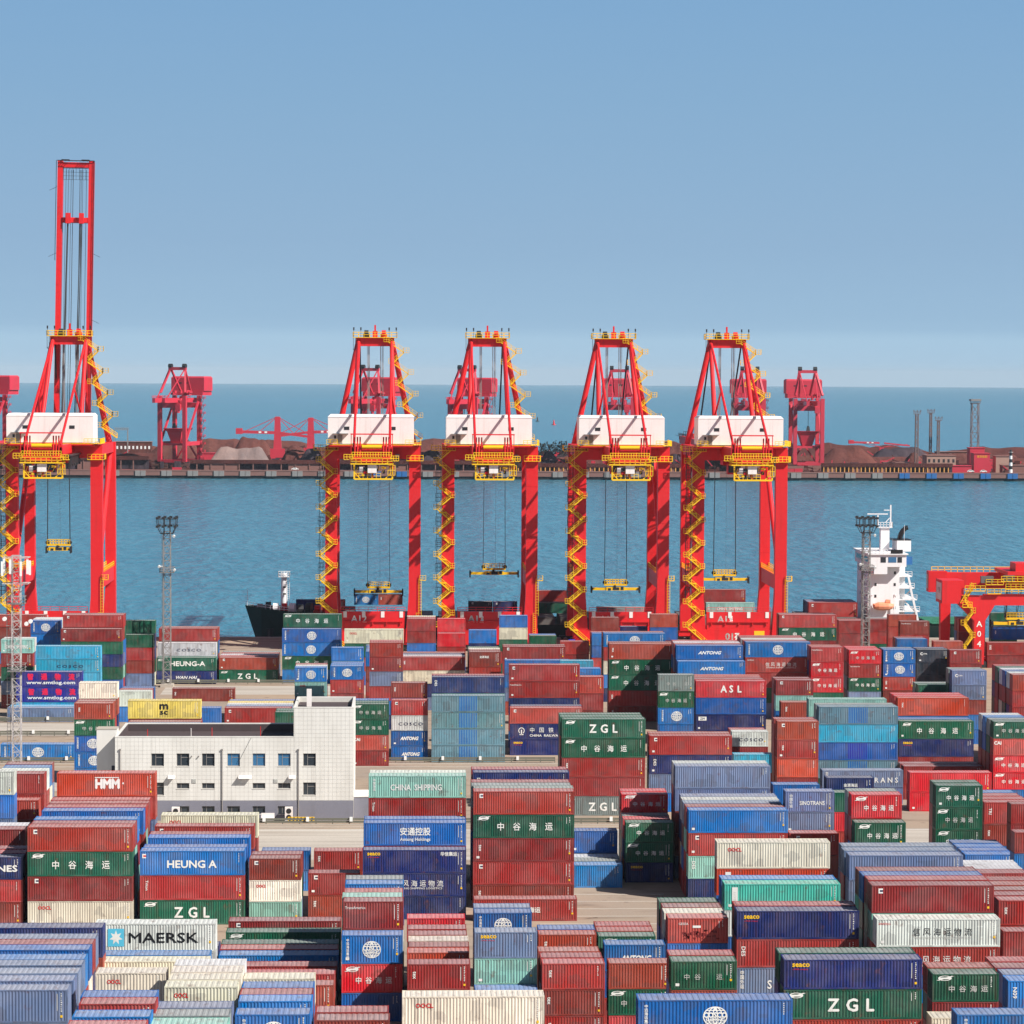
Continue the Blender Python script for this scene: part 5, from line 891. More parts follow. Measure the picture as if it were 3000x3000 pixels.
-74.4,567.4,8.21,2.74,1,R,0;-74.4,567.4,10.95,2.74,1,W,1;-74.4,570.3,0.00,2.74,1,C,0;-74.4,570.3,2.74,2.74,1,G,0;-74.4,570.3,5.47,2.74,1,L,0;-74.4,570.3,8.21,2.74,1,B,0
-74.4,570.3,10.95,2.74,1,W,1;-75.2,529.0,5.30,2.65,1,G,1;-75.2,529.0,0.00,2.65,1,R,1;-75.2,529.0,2.65,2.65,1,S,1;-75.2,531.9,0.00,2.65,1,R,0;-75.2,531.9,2.65,2.65,1,C,0
-75.2,531.9,5.30,2.65,1,C,1;-75.2,531.9,7.95,2.65,1,S,1;-75.2,531.9,10.60,2.65,1,W,1;-83.1,585.0,7.84,2.61,2,R,1;-83.1,585.0,0.00,2.61,2,R,1;-83.1,585.0,2.61,2.61,2,B,1
-83.1,585.0,5.23,2.61,2,R,1;-7.5,568.6,5.80,2.90,2,G,1;-7.5,568.6,0.00,2.90,2,B,1;-7.5,568.6,2.90,2.90,2,R,1;-4.4,497.5,0.00,2.64,1,N,1;-4.4,497.5,2.64,2.64,1,B,1
-4.4,497.5,5.28,2.64,1,R,1;-4.4,500.3,0.00,2.64,1,L,0;-4.4,500.3,2.64,2.64,1,N,0;-4.4,500.3,5.28,2.64,1,R,0;-4.4,500.3,7.92,2.64,1,R,0;-4.4,500.3,10.57,2.64,1,R,0
-4.4,500.3,13.21,2.64,1,R,1;-5.5,523.7,8.70,2.90,1,B,1;-5.5,523.7,5.80,2.90,1,R,1;-5.5,523.7,2.90,2.90,1,R,1;-5.5,523.7,0.00,2.90,1,R,1;-5.5,526.5,0.00,2.90,1,R,0
-5.5,526.5,2.90,2.90,1,R,0;-5.5,526.5,5.80,2.90,1,G,0;-5.5,526.5,8.70,2.90,1,B,1;-5.4,529.4,0.00,2.90,1,C,0;-5.4,529.4,2.90,2.90,1,R,0;-5.4,529.4,5.80,2.90,1,B,0
-5.4,529.4,8.70,2.90,1,S,1;-5.4,532.2,0.00,2.90,1,S,0;-5.4,532.2,2.90,2.90,1,R,0;-5.4,532.2,5.80,2.90,1,S,0;-5.4,532.2,8.70,2.90,1,B,1;-5.6,535.1,0.00,2.90,1,B,0
-5.6,535.1,2.90,2.90,1,L,0;-5.6,535.1,5.80,2.90,1,R,0;-5.6,535.1,8.70,2.90,1,S,1;4.4,526.2,5.12,2.56,2,C,1;4.4,526.2,0.00,2.56,2,S,1;4.4,526.2,2.56,2.56,2,N,1
4.4,529.0,0.00,2.56,2,R,0;4.4,529.0,2.56,2.56,2,B,0;4.4,529.0,5.12,2.56,2,N,0;4.4,529.0,7.68,2.56,2,W,1;4.3,531.9,0.00,2.56,2,L,0;4.3,531.9,2.56,2.56,2,R,0
4.3,531.9,5.12,2.56,2,R,0;4.3,531.9,7.68,2.56,2,N,1;4.5,534.7,0.00,2.56,2,B,0;4.5,534.7,2.56,2.56,2,R,0;4.5,534.7,5.12,2.56,2,C,0;4.5,534.7,7.68,2.56,2,R,1
2.3,579.6,10.26,2.57,1,R,1;2.3,579.6,7.70,2.57,1,R,1;2.3,579.6,0.00,2.57,1,R,0;2.3,579.6,2.57,2.57,1,N,0;2.3,579.6,5.13,2.57,1,B,1;2.3,582.4,0.00,2.57,1,R,0
2.3,582.4,2.57,2.57,1,G,0;2.3,582.4,5.13,2.57,1,R,0;2.3,582.4,7.70,2.57,1,R,0;2.3,582.4,10.26,2.57,1,R,1;2.3,585.3,0.00,2.57,1,R,0;2.3,585.3,2.57,2.57,1,R,0
2.3,585.3,5.13,2.57,1,R,0;2.3,585.3,7.70,2.57,1,C,0;2.3,585.3,10.26,2.57,1,C,1;8.8,591.0,5.80,2.90,1,r,1;8.8,591.0,0.00,2.90,1,B,0;8.8,591.0,2.90,2.90,1,R,1
8.8,593.8,0.00,2.90,1,G,0;8.8,593.8,2.90,2.90,1,S,0;8.8,593.8,5.80,2.90,1,N,1;8.8,593.8,8.70,2.90,1,r,1;14.2,522.9,5.80,2.90,1,R,1;14.2,522.9,0.00,2.90,1,N,0
14.2,522.9,2.90,2.90,1,R,0;14.2,525.7,0.00,2.90,1,C,0;14.2,525.7,2.90,2.90,1,R,0;14.2,525.7,5.80,2.90,1,B,0;14.2,525.7,8.70,2.90,1,R,1;14.2,528.6,0.00,2.90,1,B,0
14.2,528.6,2.90,2.90,1,R,0;14.2,528.6,5.80,2.90,1,R,0;14.2,528.6,8.70,2.90,1,C,1;14.1,531.4,0.00,2.90,1,S,0;14.1,531.4,2.90,2.90,1,R,0;14.1,531.4,5.80,2.90,1,B,1
14.1,531.4,8.70,2.90,1,G,1;15.7,598.5,5.80,2.90,1,B,1;15.7,598.5,2.90,2.90,1,N,1;15.7,598.5,0.00,2.90,1,N,0;22.0,587.9,10.24,2.56,1,B,1;22.0,587.9,7.68,2.56,1,C,1
22.0,587.9,5.12,2.56,1,G,1;22.0,587.9,0.00,2.56,1,G,1;22.0,587.9,2.56,2.56,1,R,1;29.7,616.1,2.90,2.90,1,G,1;29.7,616.1,0.00,2.90,1,R,0;29.7,619.0,0.00,2.90,1,S,0
29.7,619.0,2.90,2.90,1,B,1;24.0,533.7,5.78,2.89,2,R,1;24.0,533.7,0.00,2.89,2,B,0;24.0,533.7,2.89,2.89,2,R,0;24.1,536.5,0.00,2.89,2,R,0;24.1,536.5,2.89,2.89,2,L,0
24.1,536.5,5.78,2.89,2,B,1;24.1,536.5,8.66,2.89,2,R,1;34.5,577.0,5.59,2.79,1,R,1;34.5,577.0,2.79,2.79,1,R,1;34.5,577.0,0.00,2.79,1,B,0;23.9,518.9,7.83,2.61,2,B,1
23.9,518.9,5.22,2.61,2,B,1;23.9,518.9,0.00,2.61,2,R,1;23.9,518.9,2.61,2.61,2,S,1;23.1,473.4,0.00,2.88,2,B,1;23.1,473.4,2.88,2.88,2,R,1;30.3,481.0,10.37,2.59,1,B,1
30.3,481.0,0.00,2.59,1,B,0;30.3,481.0,2.59,2.59,1,B,0;30.3,481.0,5.19,2.59,1,G,0;30.3,481.0,7.78,2.59,1,R,0;30.3,500.0,9.86,2.46,1,E,1;30.3,500.0,0.00,2.46,1,R,0
30.3,500.0,2.46,2.46,1,N,0;30.3,500.0,4.93,2.46,1,G,0;30.3,500.0,7.39,2.46,1,N,0;30.6,478.0,5.92,2.96,1,R,1;30.6,478.0,0.00,2.96,1,R,0;30.6,478.0,2.96,2.96,1,R,1
23.1,466.9,0.00,2.69,2,L,0;23.1,466.9,2.69,2.69,2,R,0;23.1,466.9,5.38,2.69,2,N,1;9.7,458.7,0.00,2.78,2,S,1;9.7,458.7,2.78,2.78,2,R,0;9.7,458.7,5.56,2.78,2,C,0
9.7,458.7,8.34,2.78,2,L,1;9.7,461.5,0.00,2.78,2,R,0;9.7,461.5,2.78,2.78,2,C,0;9.7,461.5,5.56,2.78,2,R,0;9.7,461.5,8.34,2.78,2,C,0;9.7,461.5,11.12,2.78,2,R,1
-6.6,454.1,0.00,2.56,1,R,0;-6.6,454.1,2.56,2.56,1,N,0;-6.6,454.1,5.12,2.56,1,R,0;-6.6,454.1,7.68,2.56,1,G,1;-6.6,457.0,0.00,2.56,1,R,0;-6.6,457.0,2.56,2.56,1,B,0
-6.6,457.0,5.12,2.56,1,R,0;-6.6,457.0,7.68,2.56,1,B,1;-0.2,459.6,0.00,2.56,1,S,1;-0.2,459.6,2.56,2.56,1,L,1;-0.2,459.6,5.12,2.56,1,G,1;-0.2,459.6,7.68,2.56,1,B,1
28.1,403.0,0.00,2.84,2,R,0;28.1,403.0,2.84,2.84,2,C,0;28.1,403.0,5.68,2.84,2,R,1;28.1,403.0,8.52,2.84,2,R,1;28.1,403.0,11.36,2.84,2,G,1;28.1,405.8,0.00,2.84,2,R,0
28.1,405.8,2.84,2.84,2,R,0;28.1,405.8,5.68,2.84,2,G,1;28.1,405.8,8.52,2.84,2,N,1;28.1,405.8,11.36,2.84,2,G,1;43.0,512.1,0.00,2.90,2,R,1;43.0,512.1,2.90,2.90,2,R,1
43.0,512.1,5.80,2.90,2,B,1;43.0,512.1,8.70,2.90,2,R,1;43.0,512.1,11.60,2.90,2,R,1;44.1,540.0,8.14,2.71,2,R,1;44.1,540.0,5.43,2.71,2,C,1;44.1,540.0,2.71,2.71,2,B,1
44.1,540.0,0.00,2.71,2,N,1;44.0,542.9,0.00,2.71,2,B,0;44.0,542.9,2.71,2.71,2,G,1;44.0,542.9,5.43,2.71,2,G,1;44.0,542.9,8.14,2.71,2,R,1;44.0,542.9,10.85,2.71,2,R,1
41.0,575.0,7.69,2.56,1,B,1;41.0,575.0,5.13,2.56,1,B,1;41.0,575.0,2.56,2.56,1,R,1;41.0,575.0,0.00,2.56,1,R,1;40.9,577.9,0.00,2.56,1,R,0;40.9,577.9,2.56,2.56,1,R,1
40.9,577.9,5.13,2.56,1,C,1;40.9,577.9,7.69,2.56,1,R,1;42.7,602.6,8.36,2.79,1,R,1;42.7,602.6,5.57,2.79,1,R,1;42.7,602.6,0.00,2.79,1,R,0;42.7,602.6,2.79,2.79,1,B,0
55.9,605.8,8.70,2.90,1,R,1;55.9,605.8,5.80,2.90,1,B,1;55.9,605.8,0.00,2.90,1,R,0;55.9,605.8,2.90,2.90,1,R,1;49.4,607.4,5.80,2.90,1,N,1;49.4,607.4,0.00,2.90,1,R,0
49.4,607.4,2.90,2.90,1,S,0;44.8,461.8,2.79,2.79,1,B,1;44.8,461.8,0.00,2.79,1,N,0;54.3,494.7,7.68,2.56,2,R,0;54.3,494.7,5.12,2.56,2,R,0;54.3,494.7,0.00,2.56,2,N,0
54.3,494.7,2.56,2.56,2,R,0;54.3,497.6,0.00,2.56,2,S,0;54.3,497.6,2.56,2.56,2,B,0;54.3,497.6,5.12,2.56,2,S,0;54.3,497.6,7.68,2.56,2,R,0;54.3,497.6,10.24,2.56,2,N,1
54.2,500.4,0.00,2.56,2,R,0;54.2,500.4,2.56,2.56,2,L,0;54.2,500.4,5.12,2.56,2,R,0;54.2,500.4,7.68,2.56,2,R,1;54.2,500.4,10.24,2.56,2,S,1;54.2,500.4,12.80,2.56,2,R,1
54.4,503.3,0.00,2.56,2,R,0;54.4,503.3,2.56,2.56,2,R,0;54.4,503.3,5.12,2.56,2,R,0;54.4,503.3,7.68,2.56,2,R,0;54.4,503.3,10.24,2.56,2,N,1;54.4,503.3,12.80,2.56,2,W,1
54.4,506.1,0.00,2.56,2,B,0;54.4,506.1,2.56,2.56,2,R,0;54.4,506.1,5.12,2.56,2,R,0;54.4,506.1,7.68,2.56,2,R,1;54.4,506.1,10.24,2.56,2,B,1;54.4,506.1,12.80,2.56,2,R,1
69.0,514.4,5.74,2.87,2,R,1;69.0,514.4,0.00,2.87,2,S,1;69.0,514.4,2.87,2.87,2,G,1;68.9,517.2,0.00,2.87,2,B,0;68.9,517.2,2.87,2.87,2,B,0;68.9,517.2,5.74,2.87,2,B,0
68.9,517.2,8.62,2.87,2,B,1;68.9,517.2,11.49,2.87,2,R,1;68.9,520.1,0.00,2.87,2,R,0;68.9,520.1,2.87,2.87,2,G,0;68.9,520.1,5.74,2.87,2,B,0;68.9,520.1,8.62,2.87,2,G,0
68.9,520.1,11.49,2.87,2,W,1;68.9,522.9,0.00,2.87,2,B,0;68.9,522.9,2.87,2.87,2,L,0;68.9,522.9,5.74,2.87,2,R,0;68.9,522.9,8.62,2.87,2,R,0;68.9,522.9,11.49,2.87,2,R,1
69.0,525.8,0.00,2.87,2,G,0;69.0,525.8,2.87,2.87,2,R,0;69.0,525.8,5.74,2.87,2,R,0;69.0,525.8,8.62,2.87,2,B,0;69.0,525.8,11.49,2.87,2,R,1;55.4,473.4,0.00,2.90,2,S,1
55.4,476.3,0.00,2.90,2,R,0;55.4,476.3,2.90,2.90,2,R,1;55.4,476.3,5.80,2.90,2,N,1;55.4,476.3,8.70,2.90,2,R,1;55.3,479.1,0.00,2.90,2,C,0;55.3,479.1,2.90,2.90,2,B,0
55.3,479.1,5.80,2.90,2,B,0;55.3,479.1,8.70,2.90,2,R,1;55.5,482.0,0.00,2.90,2,G,0;55.5,482.0,2.90,2.90,2,S,0;55.5,482.0,5.80,2.90,2,L,0;55.5,482.0,8.70,2.90,2,O,1
62.3,444.0,10.03,2.51,1,L,1;62.3,444.0,0.00,2.51,1,S,0;62.3,444.0,2.51,2.51,1,R,0;62.3,444.0,5.01,2.51,1,R,0;62.3,444.0,7.52,2.51,1,B,1;62.3,446.9,0.00,2.51,1,R,0
62.3,446.9,2.51,2.51,1,R,1;62.3,446.9,5.01,2.51,1,R,1;62.3,446.9,7.52,2.51,1,R,1;62.3,446.9,10.03,2.51,1,R,1;62.3,446.9,12.53,2.51,1,R,1;62.7,440.0,0.00,2.98,1,R,0
62.7,440.0,2.98,2.98,1,N,0;62.7,440.0,5.96,2.98,1,R,0;77.3,507.7,2.82,2.82,1,G,1;77.3,507.7,0.00,2.82,1,G,0;77.3,510.5,0.00,2.82,1,R,0;77.3,510.5,2.82,2.82,1,B,0
77.3,510.5,5.64,2.82,1,R,1;77.3,510.5,8.46,2.82,1,N,1;77.3,510.5,11.28,2.82,1,R,1;85.2,512.7,0.00,2.61,1,R,0;85.2,512.7,2.61,2.61,1,S,1;85.2,515.5,0.00,2.61,1,C,0
85.2,515.5,2.61,2.61,1,N,1;85.2,515.5,5.22,2.61,1,S,1;85.2,515.5,7.83,2.61,1,R,1;85.2,515.5,10.44,2.61,1,r,1;85.3,518.4,0.00,2.61,1,C,0;85.3,518.4,2.61,2.61,1,R,1
85.3,518.4,5.22,2.61,1,L,1;85.3,518.4,7.83,2.61,1,R,1;85.3,518.4,10.44,2.61,1,r,1;92.1,515.1,0.00,2.58,1,R,0;92.1,515.1,2.58,2.58,1,R,1;92.1,517.9,0.00,2.58,1,G,0
92.1,517.9,2.58,2.58,1,R,0;92.1,517.9,5.17,2.58,1,R,0;92.1,517.9,7.75,2.58,1,L,0;92.1,517.9,10.34,2.58,1,S,1;99.2,519.0,7.52,2.51,1,K,1;99.2,519.0,5.01,2.51,1,K,1
99.2,519.0,0.00,2.51,1,R,0;99.2,519.0,2.51,2.51,1,B,0;99.1,521.9,0.00,2.51,1,R,0;99.1,521.9,2.51,2.51,1,R,0;99.1,521.9,5.01,2.51,1,R,0;99.1,521.9,7.52,2.51,1,G,0
99.1,521.9,10.03,2.51,1,N,1;104.7,515.4,7.68,2.56,1,R,1;104.7,515.4,0.00,2.56,1,N,0;104.7,515.4,2.56,2.56,1,B,0;104.7,515.4,5.12,2.56,1,R,0;97.8,478.0,0.00,2.60,1,B,1
97.8,478.0,2.60,2.60,1,B,1;97.8,478.0,5.19,2.60,1,R,1;97.7,480.9,0.00,2.60,1,R,0;97.7,480.9,2.60,2.60,1,L,0;97.7,480.9,5.19,2.60,1,B,0;97.7,480.9,7.79,2.60,1,G,1
97.7,480.9,10.39,2.60,1,M,1;92.9,484.0,7.32,2.44,1,G,1;92.9,484.0,0.00,2.44,1,R,0;92.9,484.0,2.44,2.44,1,B,0;92.9,484.0,4.88,2.44,1,S,0;92.9,486.9,0.00,2.44,1,R,0
92.9,486.9,2.44,2.44,1,B,0;92.9,486.9,4.88,2.44,1,G,0;92.9,486.9,7.32,2.44,1,M,1;89.6,468.0,3.11,3.11,2,B,1;89.6,468.0,0.00,3.11,2,R,0;89.5,470.9,0.00,3.11,2,R,0
89.5,470.9,3.11,3.11,2,L,0;89.5,470.9,6.23,3.11,2,r,1;89.5,473.7,0.00,3.11,2,R,0;89.5,473.7,3.11,3.11,2,L,0;89.5,473.7,6.23,3.11,2,r,1;85.0,441.3,0.00,2.90,2,R,1
85.1,444.2,0.00,2.90,2,B,0;85.1,444.2,2.90,2.90,2,L,0;85.1,444.2,5.80,2.90,2,B,1;68.7,418.8,0.00,2.75,2,G,1;68.6,421.7,0.00,2.75,2,R,0;68.6,421.7,2.75,2.75,2,C,0
68.6,421.7,5.51,2.75,2,R,0;68.6,421.7,8.26,2.75,2,C,0;68.6,421.7,11.02,2.75,2,M,1;68.1,426.0,0.00,2.82,2,G,0;68.1,426.0,2.82,2.82,2,B,0;68.1,426.0,5.64,2.82,2,R,0
68.1,426.0,8.46,2.82,2,B,1;56.8,400.7,2.76,2.76,1,R,1;56.8,400.7,0.00,2.76,1,B,0;56.7,403.5,0.00,2.76,1,B,0;56.7,403.5,2.76,2.76,1,R,1;56.7,403.5,5.52,2.76,1,R,1
56.7,403.5,8.29,2.76,1,R,1;56.7,403.5,11.05,2.76,1,R,1;56.6,456.0,0.00,2.56,1,R,1;56.5,458.8,0.00,2.56,1,N,0;56.5,458.8,2.56,2.56,1,R,1;53.1,423.3,2.90,2.90,1,E,1
53.1,423.3,0.00,2.90,1,R,1;41.3,403.4,2.83,2.83,2,S,1;41.3,403.4,0.00,2.83,2,B,1;41.4,406.2,0.00,2.83,2,R,0;41.4,406.2,2.83,2.83,2,R,1;41.4,406.2,5.66,2.83,2,L,1
41.4,406.2,8.49,2.83,2,R,1;68.1,410.9,0.00,2.56,2,S,1;55.8,346.2,0.00,2.70,1,R,0;55.8,346.2,2.70,2.70,1,N,0;55.8,346.2,5.40,2.70,1,N,0;55.8,346.2,8.10,2.70,1,B,0
81.1,415.0,0.00,2.57,2,R,1;81.1,417.9,0.00,2.57,2,R,0;81.1,417.9,2.57,2.57,2,R,1;90.3,408.3,0.00,2.56,1,B,1;90.3,411.1,0.00,2.56,1,B,0;90.3,411.1,2.56,2.56,1,R,1
90.3,411.1,5.12,2.56,1,R,1;90.3,411.1,7.68,2.56,1,G,1;90.3,411.1,10.24,2.56,1,M,1;90.3,414.0,0.00,2.56,1,R,0;90.3,414.0,2.56,2.56,1,R,1;90.3,414.0,5.12,2.56,1,R,1
90.3,414.0,7.68,2.56,1,B,1;90.3,414.0,10.24,2.56,1,B,1;90.3,416.8,0.00,2.56,1,R,0;90.3,416.8,2.56,2.56,1,R,1;90.3,416.8,5.12,2.56,1,R,1;90.3,416.8,7.68,2.56,1,N,1
90.3,416.8,10.24,2.56,1,W,1;84.2,580.9,0.00,2.74,2,B,0;84.2,580.9,2.74,2.74,2,G,0;84.2,580.9,5.49,2.74,2,R,1;84.3,583.7,0.00,2.74,2,C,0;84.3,583.7,2.74,2.74,2,G,0
84.3,583.7,5.49,2.74,2,C,0;84.3,583.7,8.23,2.74,2,R,1;84.3,583.7,10.97,2.74,2,R,1;100.5,623.2,5.80,2.90,1,R,1;100.5,623.2,2.90,2.90,1,R,1;100.5,623.2,0.00,2.90,1,R,0
100.6,626.0,0.00,2.90,1,R,0;100.6,626.0,2.90,2.90,1,R,1;100.6,626.0,5.80,2.90,1,R,1;103.8,602.1,8.18,2.73,1,R,1;103.8,602.1,5.46,2.73,1,R,1;103.8,602.1,0.00,2.73,1,R,0
103.8,602.1,2.73,2.73,1,G,1;103.7,604.9,0.00,2.73,1,S,0;103.7,604.9,2.73,2.73,1,L,1;103.7,604.9,5.46,2.73,1,N,1;103.7,604.9,8.18,2.73,1,M,1;104.1,565.1,8.27,2.76,1,R,1
104.1,565.1,0.00,2.76,1,B,0;104.1,565.1,2.76,2.76,1,S,0;104.1,565.1,5.51,2.76,1,R,0;106.4,592.0,10.22,2.55,1,R,1;106.4,592.0,0.00,2.55,1,R,0;106.4,592.0,2.55,2.55,1,B,0
106.4,592.0,5.11,2.55,1,R,1;106.4,592.0,7.66,2.55,1,R,1;100.5,548.0,8.82,2.94,1,B,1;100.5,548.0,0.00,2.94,1,R,0;100.5,548.0,2.94,2.94,1,G,0;100.5,548.0,5.88,2.94,1,R,0
100.5,550.9,0.00,2.94,1,R,0;100.5,550.9,2.94,2.94,1,R,0;100.5,550.9,5.88,2.94,1,S,0;100.5,550.9,8.82,2.94,1,R,1;110.9,564.0,7.31,2.44,1,R,1;110.9,564.0,0.00,2.44,1,G,0
110.9,564.0,2.44,2.44,1,R,0;110.9,564.0,4.88,2.44,1,R,0;127.7,622.0,6.25,3.12,1,R,1;127.7,622.0,3.12,3.12,1,R,1;127.7,622.0,0.00,3.12,1,R,1;127.7,624.9,0.00,3.12,1,R,0
127.7,624.9,3.12,3.12,1,B,1;127.7,624.9,6.25,3.12,1,R,1;136.8,630.0,7.43,2.48,1,G,1;136.8,630.0,0.00,2.48,1,B,0;136.8,630.0,2.48,2.48,1,G,1;136.8,630.0,4.95,2.48,1,G,1
133.5,603.5,0.00,2.83,2,R,1;104.2,444.7,13.22,2.64,2,R,1;104.2,444.7,10.57,2.64,2,R,1;104.2,444.7,7.93,2.64,2,R,1;104.2,444.7,5.29,2.64,2,R,0;104.2,444.7,0.00,2.64,2,R,0
104.2,444.7,2.64,2.64,2,S,0;104.3,447.6,0.00,2.64,2,C,0;104.3,447.6,2.64,2.64,2,R,0;104.3,447.6,5.29,2.64,2,B,0;104.3,447.6,7.93,2.64,2,N,1;104.3,447.6,10.57,2.64,2,R,1
104.3,447.6,13.22,2.64,2,W,1;104.2,450.4,0.00,2.64,2,R,0;104.2,450.4,2.64,2.64,2,R,0;104.2,450.4,5.29,2.64,2,R,0;104.2,450.4,7.93,2.64,2,G,1;104.2,450.4,10.57,2.64,2,R,1
104.2,450.4,13.22,2.64,2,B,1;104.3,453.3,0.00,2.64,2,S,0;104.3,453.3,2.64,2.64,2,N,0;104.3,453.3,5.29,2.64,2,G,0;104.3,453.3,7.93,2.64,2,C,1;104.3,453.3,10.57,2.64,2,R,1
104.3,453.3,13.22,2.64,2,W,1;104.2,456.1,0.00,2.64,2,C,0;104.2,456.1,2.64,2.64,2,C,0;104.2,456.1,5.29,2.64,2,B,0;104.2,456.1,7.93,2.64,2,R,1;104.2,456.1,10.57,2.64,2,R,1
104.2,456.1,13.22,2.64,2,G,1;104.3,459.0,0.00,2.64,2,G,0;104.3,459.0,2.64,2.64,2,C,0;104.3,459.0,5.29,2.64,2,B,1;104.3,459.0,7.93,2.64,2,G,1;104.3,459.0,10.57,2.64,2,N,1
104.3,459.0,13.22,2.64,2,R,1;-52.2,343.0,8.90,2.97,1,B,1;-52.2,343.0,0.00,2.97,1,R,0;-52.2,343.0,2.97,2.97,1,B,0;-52.2,343.0,5.93,2.97,1,S,1;-49.7,352.0,7.94,2.65,1,R,1
-49.7,352.0,0.00,2.65,1,R,0;-49.7,352.0,2.65,2.65,1,R,0;-49.7,352.0,5.29,2.65,1,B,0;-49.7,354.9,0.00,2.65,1,R,0;-49.7,354.9,2.65,2.65,1,R,0;-49.7,354.9,5.29,2.65,1,N,0
-49.7,354.9,7.94,2.65,1,R,1;-49.7,354.9,10.59,2.65,1,W,1;-49.7,357.7,0.00,2.65,1,B,0;-49.7,357.7,2.65,2.65,1,B,0;-49.7,357.7,5.29,2.65,1,L,0;-49.7,357.7,7.94,2.65,1,C,1
-49.7,357.7,10.59,2.65,1,B,1;-49.8,360.6,0.00,2.65,1,B,0;-49.8,360.6,2.65,2.65,1,R,0;-49.8,360.6,5.29,2.65,1,R,0;-49.8,360.6,7.94,2.65,1,S,1;-49.8,360.6,10.59,2.65,1,R,1
-41.0,457.0,0.00,3.12,2,N,0;-40.9,459.9,0.00,3.12,2,R,0;-40.9,459.9,3.12,3.12,2,R,1
'''
# ================================================================ containers
CW, CH = 2.438, 2.6
PAL = dict(R=[(150, 38, 34), (160, 48, 38), (136, 36, 36), (156, 60, 42), (164, 46, 44), (130, 46, 36)], r=[(198, 20, 36)], p=[(182, 72, 64)], G=[(8, 84, 60), (20, 92, 70)], B=[(0, 100, 172), (6, 110, 180), (10, 88, 160)],
    N=[(16, 36, 98), (24, 44, 96)], S=[(98, 116, 152), (110, 126, 154)], C=[(222, 213, 194), (214, 204, 182)], W=[(200, 202, 200)], L=[(132, 184, 168)], T=[(64, 176, 158)], Y=[(232, 202, 88)], O=[(188, 62, 34)], I=[(22, 34, 132)], K=[(42, 50, 62)], M=[(120, 132, 128)],
    E=[(40, 158, 194)], X=[(98, 136, 150)], Z=[(28, 92, 168)])
_pc = {k: 0 for k in PAL}
def pick(c):
    _pc[c] += 1; col = lin(*PAL[c][(_pc[c]*7+_pc[c]//3) % len(PAL[c])])
    j = random.uniform(.86, 1.12); return (min(1, col[0]*j), min(1, col[1]*j*random.uniform(.95, 1.08)), min(1, col[2]*j*random.uniform(.95, 1.08)), 1)
def corr(mb, x0, x1, z0, z1, yo=.012, yi=.05, m=0):
    """trapezoid corrugation running along x, facing -y"""
    n = max(1, round((x1-x0)/.278)); p = (x1-x0)/n; xs = []
    for i in range(n): xs += [(x0+i*p, yi), (x0+i*p+p*.25, yi), (x0+i*p+p*.5, yo), (x0+i*p+p*.76, yo)]
    xs.append((x1, yi)); k = len(mb.v)
    for x, y in xs: mb.v += [(x, y, z0), (x, y, z1)]
    for i in range(len(xs)-1): a = k+2*i; mb.f.append((a, a+2, a+3, a+1)); mb.m.append(m)
    return mb
def roofmesh(mb, x0, x1, y0, y1, z, m=0):
    n = max(1, round((x1-x0)/.46)); p = (x1-x0)/n; k = len(mb.v); xs = []
    for i in range(n): xs += [(x0+i*p, z-.03), (x0+i*p+p*.3, z-.03), (x0+i*p+p*.42, z), (x0+i*p+p*.88, z)]
    xs.append((x1, z-.03))
    for x, zz in xs: mb.v += [(x, y0, zz), (x, y1, zz)]
    for i in range(len(xs)-1): a = k+2*i; mb.f.append((a, a+2, a+3, a+1)); mb.m.append(m)
    return mb
CLEN = {20: 6.058, 40: 12.192}
CM = {}
for L, ln in CLEN.items():
    h = ln/2
    fr = MB(); P = .13
    for sx in (-1, 1):
        for y0, y1 in ((0, P), (CW-P, CW)):
            fr.box(min(sx*h, sx*(h-P)), max(sx*h, sx*(h-P)), y0, y1, .12, CH-.12)
            for z0, z1 in ((0, .12), (CH-.12, CH)): fr.box(min(sx*(h+.006), sx*(h-.178)), max(sx*(h+.006), sx*(h-.178)), y0-(.006 if y0 == 0 else 0), y1+(.006 if y0 else .03), z0, z1)
        fr.box(min(sx*h, sx*(h-.1)), max(sx*h, sx*(h-.1)), .165, CW-.13, CH-.115, CH-.01); fr.box(min(sx*h, sx*(h-.1)), max(sx*h, sx*(h-.1)), .165, CW-.13, .01, .15)
    for y0, y1 in ((.003, .07), (CW-.07, CW-.003)): fr.box(-h+.18, h-.18, y0, y1, .02, .17); fr.box(-h+.18, h-.18, y0, y1, CH-.1, CH-.006)
    fr.poly([(-h+.1, .07, .12), (-h+.1, CW-.07, .12), (h-.1, CW-.07, .12), (h-.1, .07, .12)])
    CM['frame', L] = fr.mesh('container_frame', 'cwall')
    CM['wall', L] = corr(MB(), -h+.13, h-.13, .17, CH-.1).mesh('container_side', 'cwall')
    CM['roof', L] = roofmesh(MB(), -h+.1, h-.1, .07, CW-.07, CH-.02).mesh('container_roof', 'croof')
CM['end'] = corr(MB(), -CW/2+.13, CW/2-.13, .15, CH-.115).mesh('container_end', 'cwall')
d = MB(); d.box(-.53, .53, 0, .05, .16, CH-.12)
for x in (-.36, .3): d.tube((x, -.05, .1), (x, -.05, CH-.06), .028, 6)
for z in (.75, 1.3, 1.9): d.box(-.5, .5, -.012, 0, z, z+.06)
for x in (-.36, .3): d.box(x-.02, x+.24, -.075, -.045, 1.0, 1.05)
CM['door'] = d.mesh('container_door', 'cwall')
